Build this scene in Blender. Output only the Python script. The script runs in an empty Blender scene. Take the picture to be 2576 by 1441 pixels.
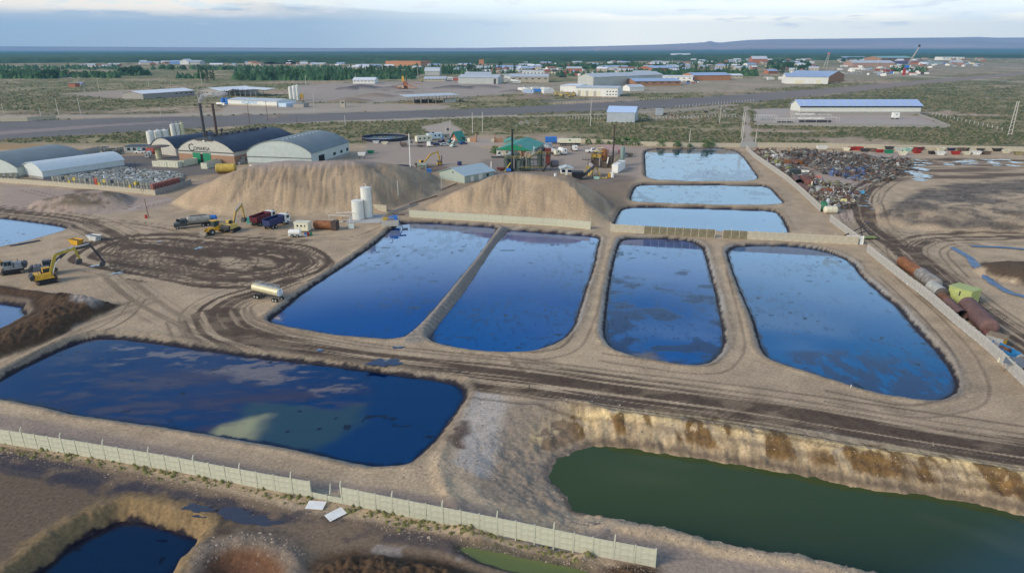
import bpy, bmesh, math, random
import numpy as np
from mathutils import Vector, Matrix
random.seed(7)
rng = np.random.default_rng(11)
SC = bpy.context.scene
C = SC.collection
# ------------------------------------------------------------------ camera, sky, sun, exposure
H = 45.0; F = 1660.0; CX = 1288.0; CY = 720.5; TH = math.atan((CY - 126) / F)
cth, sth = math.cos(TH), math.sin(TH)
cam = bpy.data.cameras.new('camera'); camo = bpy.data.objects.new('camera', cam); C.objects.link(camo)
camo.location = (0, 0, H); camo.rotation_euler = (math.pi / 2 - TH, 0, 0)
cam.sensor_width = 36; cam.lens = F / 2576 * 36; cam.clip_start = 1; cam.clip_end = 90000
SC.camera = camo
SUN_EL, SUN_AZ = math.radians(28), math.radians(-118)      # azimuth from +Y towards +X
w = bpy.data.worlds.new('World'); SC.world = w; w.use_nodes = True
def build_sky():
    nt = w.node_tree; N = nt.nodes; L = nt.links; N.clear()
    def nd(t, **k):
        n = N.new(t)
        for a, b in k.items(): setattr(n, a, b)
        return n
    def math_(op, a, b=None, c=None, clamp=False):
        n = nd('ShaderNodeMath', operation=op, use_clamp=clamp)
        for i, v in enumerate((a, b, c)):
            if v is None: continue
            if isinstance(v, (int, float)): n.inputs[i].default_value = v
            else: L.new(v, n.inputs[i])
        return n.outputs[0]
    def ss(v, lo, hi):
        n = nd('ShaderNodeMapRange', interpolation_type='SMOOTHSTEP')
        L.new(v, n.inputs[0])
        for i, q in ((1, lo), (2, hi)):
            if isinstance(q, (int, float)): n.inputs[i].default_value = q
            else: L.new(q, n.inputs[i])
        return n.outputs[0]
    def ramp(v, els):
        n = nd('ShaderNodeValToRGB'); L.new(v, n.inputs[0]); cr = n.color_ramp
        while len(cr.elements) < len(els): cr.elements.new(0.5)
        for e, (p, col) in zip(cr.elements, els): e.position = p; e.color = (*col, 1)
        return n.outputs[0]
    def mix(f, a, b):
        n = nd('ShaderNodeMix', data_type='RGBA')
        if isinstance(f, (int, float)): n.inputs[0].default_value = f
        else: L.new(f, n.inputs[0])
        for i, v in ((6, a), (7, b)):
            if isinstance(v, tuple): n.inputs[i].default_value = (*v, 1)
            else: L.new(v, n.inputs[i])
        return n.outputs[2]
    tc = nd('ShaderNodeTexCoord'); sx = nd('ShaderNodeSeparateXYZ'); L.new(tc.outputs['Generated'], sx.inputs[0])
    x, y, z = sx.outputs
    el = math_('MAXIMUM', z, 0.0)
    den = math_('ADD', el, 0.10)
    cv = nd('ShaderNodeCombineXYZ'); L.new(math_('DIVIDE', x, den), cv.inputs[0]); L.new(math_('DIVIDE', y, den), cv.inputs[1])
    def noise(scale, detail, vec, rough=0.55):
        n = nd('ShaderNodeTexNoise'); n.inputs['Scale'].default_value = scale; n.inputs['Detail'].default_value = detail
        n.inputs['Roughness'].default_value = rough; L.new(vec, n.inputs['Vector']); return n.outputs[0]
    big = noise(0.42, 5, cv.outputs[0]); fine = noise(1.6, 6, cv.outputs[0])
    mp = nd('ShaderNodeMapping'); mp.inputs['Scale'].default_value = (3.0, 3.0, 26.0); L.new(tc.outputs['Generated'], mp.inputs[0])
    low = noise(1.3, 6, mp.outputs[0], 0.6)
    mp2 = nd('ShaderNodeMapping'); mp2.inputs['Scale'].default_value = (9.0, 9.0, 60.0); L.new(tc.outputs['Generated'], mp2.inputs[0])
    puff = noise(1.6, 7, mp2.outputs[0], 0.62)
    sky = nd('ShaderNodeTexSky', sky_type='NISHITA'); sky.sun_disc = False
    sky.sun_elevation = SUN_EL; sky.sun_rotation = SUN_AZ; sky.air_density = 1.0; sky.dust_density = 0.6; sky.ozone_density = 1.6
    vs = nd('ShaderNodeVectorMath', operation='SCALE'); L.new(sky.outputs[0], vs.inputs[0]); vs.inputs[3].default_value = 0.10
    base = vs.outputs[0]
    # broken cloud higher up
    cm = ss(math_('ADD', big, math_('MULTIPLY', fine, 0.35)), 0.60, 0.78)
    cm = math_('MULTIPLY', cm, math_('SUBTRACT', 1.0, ss(el, 0.30, 0.55)))
    base = mix(ss(el, 0.16, 0.5), base, (0.022, 0.135, 0.40))
    shade = mix(ss(fine, 0.35, 0.7), (0.50, 0.54, 0.62), (0.98, 0.94, 0.88))
    back = ss(y, 0.15, -0.35)
    cm = math_('MAXIMUM', math_('MULTIPLY', cm, 0.3), math_('MULTIPLY', ss(math_('ADD', big, math_('MULTIPLY', fine, 0.35)), 0.52, 0.74), back))
    col = mix(math_('MULTIPLY', cm, 0.6), base, shade)
    # bright veil from the horizon up to about fifteen degrees
    veil_col = ramp(math_('ADD', math_('MULTIPLY', x, 0.55), 0.5), [(0.0, (1.45, 1.30, 1.02)), (0.3, (1.35, 1.34, 1.18)), (0.5, (1.5, 1.52, 1.38)), (0.72, (1.8, 1.74, 1.5)), (1.0, (1.7, 1.66, 1.45))])
    veil_col = mix(ss(el, 0.075, 0.15), veil_col, (0.80, 1.14, 1.44))
    veil = math_('SUBTRACT', 1.0, ss(math_('ADD', el, math_('MULTIPLY', math_('SUBTRACT', big, 0.5), 0.12)), 0.25, 0.37))
    col = mix(veil, col, veil_col)
    # the lowest band: blue-grey bank on the left, pale towards the right
    lowcol = ramp(math_('ADD', math_('MULTIPLY', x, 0.8), 0.5), [(0.0, (0.82, 0.80, 0.74)), (0.28, (0.80, 0.82, 0.78)), (0.48, (1.5, 1.5, 1.30)), (0.62, (2.3, 2.05, 1.55)), (1.0, (2.3, 2.02, 1.46))])
    top = math_('ADD', math_('MULTIPLY', math_('SUBTRACT', low, 0.5), 0.055), math_('SUBTRACT', 0.046, math_('MULTIPLY', x, 0.016)))
    lowf = math_('SUBTRACT', 1.0, ss(el, math_('SUBTRACT', top, 0.003), math_('ADD', top, 0.005)))
    col = mix(math_('MULTIPLY', lowf, 0.95), col, lowcol)
    # small cumulus puffs and a warm lit bank at upper left
    pf = math_('MULTIPLY', ss(puff, 0.56, 0.68), math_('MULTIPLY', ss(el, 0.022, 0.034), math_('SUBTRACT', 1.0, ss(el, 0.058, 0.085))))
    col = mix(math_('MULTIPLY', pf, 0.65), col, (1.3, 1.22, 1.12))
    dark = math_('MULTIPLY', ss(low, 0.50, 0.66), math_('MULTIPLY', ss(el, 0.04, 0.055), ss(x, 0.05, 0.25)))
    col = mix(math_('MULTIPLY', dark, 0.35), col, (0.75, 0.90, 0.95))
    warm = math_('MULTIPLY', ss(math_('ADD', puff, math_('MULTIPLY', el, 2.6)), 0.50, 0.64), math_('MULTIPLY', math_('SUBTRACT', 1.0, ss(x, -0.46, -0.16)), math_('SUBTRACT', 1.0, ss(el, 0.09, 0.16))))
    warm = math_('MULTIPLY', warm, ss(el, 0.034, 0.050))
    col = mix(math_('MULTIPLY', warm, 0.9), col, (1.75, 1.42, 0.98))
    bg = nd('ShaderNodeBackground'); L.new(col, bg.inputs[0]); bg.inputs[1].default_value = 1.0
    out = nd('ShaderNodeOutputWorld'); L.new(bg.outputs[0], out.inputs[0])
build_sky()
sun = bpy.data.lights.new('sun', 'SUN'); sun.energy = 3.4; sun.angle = math.radians(24); sun.color = (1.0, 0.87, 0.70)
suno = bpy.data.objects.new('sun', sun); C.objects.link(suno)
sd_ = Vector((math.sin(SUN_AZ) * math.cos(SUN_EL), math.cos(SUN_AZ) * math.cos(SUN_EL), math.sin(SUN_EL)))
suno.rotation_euler = sd_.to_track_quat('Z', 'Y').to_euler()
SC.view_settings.view_transform = 'Standard'; SC.view_settings.look = 'None'; SC.view_settings.gamma = 1
SC.view_settings.use_curve_mapping = False; SC.view_settings.exposure = 0.22
SC.render.engine = 'CYCLES'; SC.cycles.use_denoising = True; SC.cycles.max_bounces = 6; SC.cycles.volume_bounces = 0

# ------------------------------------------------------------------ projection helpers (photo position -> place on the ground)
def G(px, py, z=0.0):
    a = (px - CX) / F; b = -(py - CY) / F
    dx, dy, dz = a, cth + b * sth, -sth + b * cth
    t = (z - H) / dz
    return Vector((dx * t, dy * t, z))
def GA(P, z=0.0):
    P = np.asarray(P, float); a = (P[:, 0] - CX) / F; b = -(P[:, 1] - CY) / F
    t = (z - H) / (-sth + b * cth)
    return np.stack([a * t, (cth + b * sth) * t], 1)
def plane_px(X, Y):
    dep = Y * cth + H * sth; up = Y * sth - H * cth
    return CX + F * X / dep, CY - F * up / dep
RT = rng.random((256, 256))
def vnoise(x, y, seed=0):
    x = x + seed * 17.37; y = y + seed * 9.71
    xi = np.floor(x).astype(np.int64); yi = np.floor(y).astype(np.int64)
    fx = x - xi; fy = y - yi; fx = fx * fx * (3 - 2 * fx); fy = fy * fy * (3 - 2 * fy)
    a = RT[xi & 255, yi & 255]; b = RT[(xi + 1) & 255, yi & 255]; c_ = RT[xi & 255, (yi + 1) & 255]; d = RT[(xi + 1) & 255, (yi + 1) & 255]
    return (a * (1 - fx) + b * fx) * (1 - fy) + (c_ * (1 - fx) + d * fx) * fy
def fbm(x, y, seed=0, o=4):
    s = 0; a = 0.5; t = 0
    for i in range(o):
        s = s + a * vnoise(x, y, seed + i); t += a; a *= 0.55; x = x * 2.03; y = y * 2.03
    return s / t
def sstep(v, lo, hi):
    t = np.clip((v - lo) / (hi - lo), 0, 1); return t * t * (3 - 2 * t)
def chaikin(P, n=2, closed=True):
    P = np.asarray(P, float)
    for _ in range(n):
        Q = np.roll(P, -1, 0) if closed else P[1:]
        A = P if closed else P[:-1]
        R = np.empty((len(A) * 2, 2)); R[0::2] = A * .8 + Q * .2; R[1::2] = A * .2 + Q * .8
        P = R if closed else np.vstack([P[:1], R, P[-1:]])
    return P
def seg_info(X, Y, P, closed):
    """min distance, signed side offset, arc length of the nearest point"""
    n = len(P); best = np.full(X.shape, 1e18); off = np.zeros(X.shape); arc = np.zeros(X.shape); s = 0.0
    for i in range(n if closed else n - 1):
        ax, ay = P[i]; bx, by = P[(i + 1) % n]; ex, ey = bx - ax, by - ay; l2 = ex * ex + ey * ey
        if l2 < 1e-9: continue
        l = math.sqrt(l2)
        t = np.clip(((X - ax) * ex + (Y - ay) * ey) / l2, 0, 1)
        qx = X - ax - t * ex; qy = Y - ay - t * ey; d2 = qx * qx + qy * qy
        m = d2 < best
        best = np.where(m, d2, best)
        off = np.where(m, (ex * (Y - ay) - ey * (X - ax)) / l, off); arc = np.where(m, s + t * l, arc); s += l
    return np.sqrt(best), off, arc
def inside(X, Y, P):
    r = np.zeros(X.shape, bool); n = len(P)
    for i in range(n):
        ax, ay = P[i]; bx, by = P[(i + 1) % n]
        if ay == by: continue
        r ^= ((ay > Y) != (by > Y)) & (X < (bx - ax) * (Y - ay) / (by - ay) + ax)
    return r
def sdist(X, Y, P, margin):
    """signed distance to a polygon (negative inside), evaluated near it only; far points get +margin"""
    out = np.full(X.shape, float(margin))
    m = (X > P[:, 0].min() - margin) & (X < P[:, 0].max() + margin) & (Y > P[:, 1].min() - margin) & (Y < P[:, 1].max() + margin)
    if not m.any(): return out
    x, y = X[m], Y[m]; d, _, _ = seg_info(x, y, P, True); d = np.where(inside(x, y, P), -d, d)
    out[m] = np.minimum(d, margin); return out
def pathinfo(X, Y, P, margin):
    d = np.full(X.shape, 1e6); o = np.zeros(X.shape); a = np.zeros(X.shape)
    m = (X > P[:, 0].min() - margin) & (X < P[:, 0].max() + margin) & (Y > P[:, 1].min() - margin) & (Y < P[:, 1].max() + margin)
    if m.any(): d[m], o[m], a[m] = seg_info(X[m], Y[m], P, False)
    return d, o, a

# ------------------------------------------------------------------ layout data, photo positions (2576 x 1441 frame)
PONDS = {
 'west': dict(z=-.6, w=1.0, p=[(1012,560),(1100,563),(1180,568),(1255,573),(1235,605),(1195,658),(1178,678),(1125,741),(1075,801),(1025,848),(982,855),(920,850),(858,846),(770,832),(672,812),(706,785),(766,735),(858,675),(905,643),(950,610),(985,578)]),
 'centre': dict(z=-.6, w=1.0, p=[(1275,582),(1290,580),(1400,588),(1497,595),(1508,602),(1502,620),(1490,680),(1468,738),(1450,800),(1440,826),(1422,848),(1392,868),(1345,884),(1290,889),(1225,887),(1150,877),(1100,864),(1078,850),(1100,815),(1135,770),(1172,722),(1205,670),(1240,618)]),
 'narrow': dict(z=-.6, w=1.0, p=[(1562,606),(1578,601),(1650,600),(1717,605),(1750,611),(1768,625),(1780,671),(1797,735),(1813,812),(1820,858),(1812,885),(1785,912),(1755,921),(1700,917),(1650,907),(1590,897),(1545,880),(1521,850),(1525,795),(1535,711),(1548,645)]),
 'east': dict(z=-.6, w=1.0, p=[(1830,634),(1845,623),(1884,618),(1950,617),(2017,622),(2074,632),(2117,648),(2144,665),(2164,695),(2190,718),(2217,742),(2251,768),(2284,808),(2317,845),(2357,885),(2388,930),(2403,965),(2399,988),(2370,1005),(2330,1009),(2280,1002),(2200,990),(2120,965),(2040,940),(1990,925),(1935,905),(1912,866),(1900,812),(1877,762),(1860,722),(1843,678)]),
 'far': dict(z=-.6, w=1.2, p=[(1622,376),(1720,374),(1840,375),(1866,392),(1890,425),(1912,457),(1780,458),(1626,455),(1624,420)]),
 'middle': dict(z=-.6, w=1.2, p=[(1602,464),(1700,464),(1830,466),(1915,467),(1935,473),(1955,495),(1975,516),(1850,518),(1700,515),(1589,510),(1588,495)]),
 'walled': dict(z=-.6, w=1.2, p=[(1570,521),(1700,522),(1850,527),(1945,530),(1963,545),(1978,575),(1983,590),(1860,586),(1700,580),(1545,572),(1552,550)]),
 'scum': dict(z=-.8, w=1.3, p=[(-60,985),(0,958),(60,925),(130,890),(200,860),(245,850),(300,852),(420,867),(600,895),(780,915),(900,930),(1000,945),(1100,958),(1145,967),(1167,985),(1163,1013),(1121,1070),(1090,1112),(1056,1143),(1026,1168),(954,1174),(900,1166),(750,1131),(600,1105),(480,1085),(330,1062),(200,1045),(100,1020),(20,1005),(-40,1000)]),
 'green': dict(z=-2.6, w=3.4, p=[(1381,1208),(1384,1173),(1411,1150),(1468,1129),(1506,1120),(1600,1130),(1717,1147),(1869,1171),(2022,1196),(2174,1229),(2327,1246),(2479,1272),(2576,1295),(2760,1340),(2950,1420),(2900,1640),(2576,1520),(2400,1480),(2155,1437),(2060,1414),(1945,1391),(1820,1375),(1717,1340),(1600,1322),(1500,1300),(1445,1288),(1430,1257),(1407,1227)]),
 'black': dict(z=-1.6, w=1.5, p=[(30,1500),(99,1441),(190,1364),(282,1316),(332,1310),(419,1330),(507,1358),(473,1391),(431,1436),(405,1500)]),
 'upper': dict(z=-.6, w=1.0, p=[(-140,545),(-60,545),(0,549),(60,556),(130,566),(172,574),(150,587),(100,600),(60,612),(0,624),(-80,640)]),
 'left': dict(z=-.8, w=1.2, p=[(-90,755),(0,763),(27,768),(60,772),(52,780),(67,798),(33,815),(0,835),(-70,858)]),
 'puddle': dict(z=-.25, w=.6, p=[(1148,1378),(1182,1375),(1250,1388),(1316,1402),(1430,1425),(1500,1446),(1335,1448),(1270,1432),(1201,1410)]),
}
for k, d in PONDS.items(): d['P'] = chaikin(GA(d['p'], d['z']), 2)
MOUNDS = {   # footprint on the ground, crest height, flank width
 'west_pile': dict(h=12.5, w=25, sil=[(420,512),(470,490),(560,442),(610,424),(640,416),(680,409),(720,405),(800,406),(860,403),(910,404),(960,410),(1030,420),(1080,434),(1110,462),(1130,500)], P=np.vstack([GA([(432,512),(480,532),(560,541),(700,545),(850,538),(960,532),(1020,520),(1062,500),(1090,482)]), [(-22,262),(-60,268),(-100,262),(-128,250),(-134,238)]])),
 'centre_pile': dict(h=12.0, w=25, sil=[(1050,528),(1110,498),(1180,468),(1240,442),(1290,434),(1370,440),(1440,455),(1490,473),(1530,500),(1560,540)], P=np.vstack([GA([(1052,524),(1130,538),(1250,549),(1400,560),(1480,568),(1525,560),(1542,538),(1535,515)]), [(25,240),(10,246),(-12,246),(-24,232)]])),
}
for d in MOUNDS.values(): d['P'] = chaikin(d['P'], 2)
SMALL = [  # centre px, radius x, y (metres), height, kind
 (215,512,15,12,3.2,1), (2560,690,9,7,2.6,2), (2420,545,34,20,3.0,3), (130,808,0,0,0,0),
 (490,512,6,3,.8,0), (1424,454,5,4,1.8,2), (640,230,0,0,0,0)]

def ridge(d, P): return d
SLUDGE = GA([(-90,722),(0,718),(60,727),(180,742),(228,752),(300,766),(268,788),(205,812),(150,848),(60,884),(0,905),(-90,930)])
SLUDGE2 = GA([(760,1450),(800,1410),(880,1392),(960,1390),(1040,1402),(1120,1418),(1200,1436),(1260,1470),(1300,1560),(740,1560)])
SLUDGE3 = GA([(1515,1426),(1560,1412),(1620,1416),(1665,1430),(1650,1500),(1500,1500)])
CRATER = GA([(470,1470),(492,1420),(530,1388),(590,1368),(660,1368),(718,1392),(742,1430),(750,1500),(600,1560),(480,1540)])
AGG = [(95,0)]
PILES_FAR = [  # aggregate piles in the far yard: px, py, radius m, height, colour index
 (905,222,30,6,0),(870,226,16,4,0),(1018,232,13,3.0,1),(1140,222,30,5,0),(1215,220,26,5,1),(985,222,20,5,1),(1295,232,20,5,1),
 (1345,247,24,5,2),(945,243,24,4,2),(880,255,24,4,2),(1170,250,8,2,0),(1010,216,14,3,2),(960,228,10,2,2),(620,290,7,2.2,2),(700,295,9,2.0,2)]
def terrain_h(X, Y):
    h = (fbm(X * .05, Y * .05, 3, 3) - .5) * .25 + (fbm(X * .6, Y * .6, 5, 3) - .5) * .05
    h = h * sstep(-Y, -400, -100)
    flat = h
    for d in MOUNDS.values():
        sd = sdist(X, Y, d['P'], 40)
        m = sd < 8
        if not m.any(): continue
        x, y, s = X[m], Y[m], sd[m]
        s = s + (fbm(x * .08, y * .08, 21, 3) - .5) * 5
        t = np.clip(-s / d['w'], 0, 1); prof = np.sin(t * math.pi / 2) ** .95
        prof = prof - .10 * sstep(t, .75, 1) * 0 + .03 * (fbm(x * .10, y * .10, 9, 3) - .5)
        slope = sstep(t, .04, .2) * (1 - sstep(t, .62, .85))
        wx = x + (fbm(x * .1, y * .1, 31, 2) - .5) * 6
        gul = np.abs(fbm(wx * .42, y * .035, 33, 3) - .5) * 2
        gully = -(1 - sstep(gul, 0.0, .16)) * .45 * sstep(fbm(x * .06, y * .06, 37, 2), .35, .6) - (fbm(wx * 1.9, y * .10, 35, 3) - .5) * .55
        fl = fbm(x * .3, y * .3, 41, 4) - .5
        hh = d['h'] * prof + slope * gully + fl * sstep(t, .02, .2) * 1.1
        hh = hh + sstep(t, .7, 1.) * (fbm(x * .045, y * .045, 17, 2) - .45) * 3.2
        sil = np.array(d['sil'], float); cap = np.full(x.shape, 50.)
        for _ in range(2):
            pxx = CX + F * x / (y * cth + (H - np.clip(cap, 0, 9)) * sth); bb = (CY - np.interp(pxx, sil[:, 0], sil[:, 1])) / F; cap = H + y * (bb * cth - sth) / (cth + bb * sth)
        cap = cap + fl * .5; kk = 1.2; dd = np.clip(.5 + .5 * (cap - hh) / kk, 0, 1); hh = cap * (1 - dd) + hh * dd - kk * dd * (1 - dd)
        h = np.array(h); h[m] = np.maximum(h[m], np.where(t > 0, hh, h[m]))
    for px, py, rx, ry, hh, kind in SMALL:
        if hh <= 0: continue
        c = G(px, py); q = ((X - c.x) / rx) ** 2 + ((Y - c.y) / ry) ** 2
        q = q + (fbm(X * .15, Y * .15, 51, 3) - .5) * .6
        h = h + hh * np.clip(1 - q, 0, 1) ** .9 * (.8 + .4 * fbm(X * .3, Y * .3, 55, 3))
    for px, py, r, hh, ci in PILES_FAR:
        c = G(px, py); q = np.sqrt(((X - c.x) / r) ** 2 + ((Y - c.y) / (r * .9)) ** 2) + (fbm(X * .05, Y * .05, 61, 2) - .5) * .3
        h = h + hh * np.clip(1 - q, 0, 1)
    for P, hh, fr in ((SLUDGE, 2.4, .35), (SLUDGE2, 2.2, .6), (SLUDGE3, 1.3, .6)):
        sd = sdist(X, Y, P, 8)
        t = sstep(-sd, 0, 2.6)
        if P is SLUDGE: t = t * (.12 + .88 * sstep(sdist(X, Y, PONDS['left']['P'], 12), 1.5, 8) ** 1.0); lump = fbm(X * fr, Y * fr, 71, 4)
        h = h + t * (hh * (.35 + .65 * lump) + (fbm(X * 1.7, Y * 1.7, 75, 3) - .5) * .9)
    sd = sdist(X, Y, CRATER, 10)
    h = h + .7 * np.exp(-(sd / 1.6) ** 2) * (.6 + .8 * fbm(X * .5, Y * .5, 81, 3)) - 1.0 * sstep(-sd, .6, 3.4)
    for k, d in PONDS.items():
        ww = d['w']; sd = sdist(X, Y, d['P'], 26 if k == 'green' else 7)
        m = sd < (25.9 if k == 'green' else 6.9)
        if not m.any(): continue
        x, y, s = X[m], Y[m], sd[m]
        jit = (fbm(x * .9, y * .9, 91, 3) - .5)
        s = s + jit * (.35 if k not in ('green', 'black') else .9)
        z0 = d['z']; hm = h[m]
        if k == 'green':
            px, _ = plane_px(x, y)
            wl = 3.4 + 9.0 * (1 - sstep(px, 1400, 1560)) * sstep(plane_px(x, y)[1], 900, 1150)
            t = np.clip(s / wl, 0, 1); up = z0 + (0 - z0) * (t ** .8) + jit * .7 * sstep(t, .0, .2) * (1 - t)
            rim = .35 * np.exp(-((s - wl - .5) / .8) ** 2)
        else:
            t = np.clip(s / ww, 0, 1); up = z0 + (0 - z0) * t + .0
            rim = .14 * np.exp(-((s - ww - .5) / .6) ** 2) * (.8 + .4 * fbm(x * .4, y * .4, 95, 2))
        under = z0 - np.clip(-s, 0, 1.6) * .7
        ground = np.where(t >= 1, hm, up * (1 - t ** 4) + hm * t ** 4)
        hm2 = np.where(s < 0, under, ground + rim)
        h[m] = np.minimum(hm2, np.where(s < 0, hm2, 1e9))
    # covered divider between the two big ponds: crosswise folds in its liner
    d_, o_, a_ = pathinfo(X, Y, DIV, 6)
    h = h + np.exp(-(d_ / 1.7) ** 4) * (.35 + .16 * np.sin(a_ * 4.2 + o_ * .6 + 3 * vnoise(X * .3, Y * .3, 7)))
    return h
DIV = chaikin(GA([(1262,577),(1215,650),(1160,720),(1110,780),(1040,855)]), 1, False)
# ------------------------------------------------------------------ ground paint (what each stretch of ground is made of)
def LIN(r, g, b): 
    f = lambda c: (c / 255 / 12.92) if c <= 10 else ((c / 255 + .055) / 1.055) ** 2.4
    return np.array([f(r), f(g), f(b)])
TAN = np.array([.45, .345, .225]); TAN2 = np.array([.375, .285, .19]); PINK = np.array([.33, .265, .225]); PALE = np.array([.42, .37, .31])
MUD = np.array([.048, .031, .023]); MUD2 = np.array([.085, .058, .041]); LINER = np.array([.30, .30, .29]); OILY_SHADE = np.array([.012, .012, .022])
PATHS = [  # photo polyline, half width m, kind, strength
 ([(540,800),(560,835),(640,866),(760,884),(900,908),(1100,930),(1300,950),(1600,992),(1900,1034),(2200,1082),(2576,1140),(2900,1190)], 5.6, 'main', 1.0),
 ([(700,712),(640,735),(580,752),(545,775),(536,800),(556,834),(640,866)], 4.6, 'main', 1.0),
 ([(275,700),(320,740),(390,785),(470,830),(600,868),(760,890)], 2.6, 'rut', .55),
 ([(340,705),(395,750),(480,810),(560,845),(680,872)], 1.6, 'rut', .45),
 ([(-80,524),(0,531),(100,541),(200,556),(262,580),(315,612)], 4.6, 'main', .95),
 ([(200,556),(330,560),(420,575),(470,590)], 3.2, 'rut', .6),
 ([(232,612),(330,592),(480,590),(620,598),(760,606)], 2.4, 'main', .9),
 ([(0,915),(90,868),(190,818),(300,778),(350,760)], 4.0, 'rut', .35),
 ([(0,1245),(200,1120),(0,1100)], .1, 'rut', .0),
 ([(2300,425),(2240,440),(2180,474),(2160,512),(2178,560),(2235,605),(2330,682),(2420,760),(2500,820),(2600,890),(2800,1010)], 5.2, 'main', 1.0),
 ([(2800,596),(2576,594),(2420,596),(2330,600),(2285,625),(2330,680)], 4.4, 'main', .95),
 ([(2160,500),(2172,560),(2240,580),(2330,592),(2420,594)], 2.4, 'rut', .6),
 ([(2576,402),(2440,402),(2340,404),(2290,412)], 5, 'main', .8),
 ([(1290,905),(1310,925),(1330,945)], 1.2, 'rut', .6),
 ([(2100,1000),(2300,1040),(2450,1010),(2460,960),(2420,880),(2330,780),(2240,700)], 2.0, 'rut', .18),
 ([(0,1150),(200,1195),(400,1242),(600,1290),(760,1330),(900,1370)], 1.1, 'seep', 1.0),
 ([(0,1172),(220,1222),(330,1240)], .8, 'seep', .9),
 ([(760,1300),(1000,1345),(1150,1380),(1400,1440)], 1.2, 'seep', .8),
]
SWIRL = chaikin(GA([(130,662),(190,622),(262,598),(340,588),(450,586),(540,600),(680,604),(790,614),(838,640),(848,663),(800,692),(700,716),(600,726),(480,726),(380,709),(280,694),(215,680)]), 2)
EYES = [[(285,632),(330,624),(400,630),(420,642),(330,648)], [(330,650),(400,646),(450,658),(400,668),(330,660)], [(408,668),(428,662),(450,690),(425,690)], [(448,666),(475,668),(488,692),(460,690)],
        [(486,678),(512,678),(512,696),(494,696)], [(545,648),(590,646),(640,660),(632,680),(600,684),(552,674)], [(620,642),(680,650),(700,668),(660,676),(636,664)], [(500,656),(530,654),(532,668),(506,668)], [(520,684),(548,688),(546,696),(524,696)],
        [(240,645),(280,640),(300,652),(262,660)], [(380,690),(480,706),(560,712),(480,714),(400,702)]]
EYES = [chaikin(GA(e), 2) for e in EYES]
Z = {}
def zone(PX, PY, poly, soft, wob=0.0, seed=0, X=None, Y=None, wx=.05):
    P = np.asarray(poly, float); out = np.zeros(PX.shape)
    m = (PX > P[:, 0].min() - 12 * soft - 30) & (PX < P[:, 0].max() + 12 * soft + 30) & (PY > P[:, 1].min() - 3 * soft - 12) & (PY < P[:, 1].max() + 3 * soft + 12)
    if not m.any(): return out
    x, y = PX[m], PY[m]; k = 5.0    # vertical photo distance counts more than horizontal
    Q = P * [1 / k, 1]; sd = sdist(x / k, y, Q, 60)
    if wob: sd = sd + (fbm(X[m] * wx, Y[m] * wx, seed, 3) - .5) * wob
    out[m] = 1 - sstep(sd, -soft, soft); return out
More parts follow.
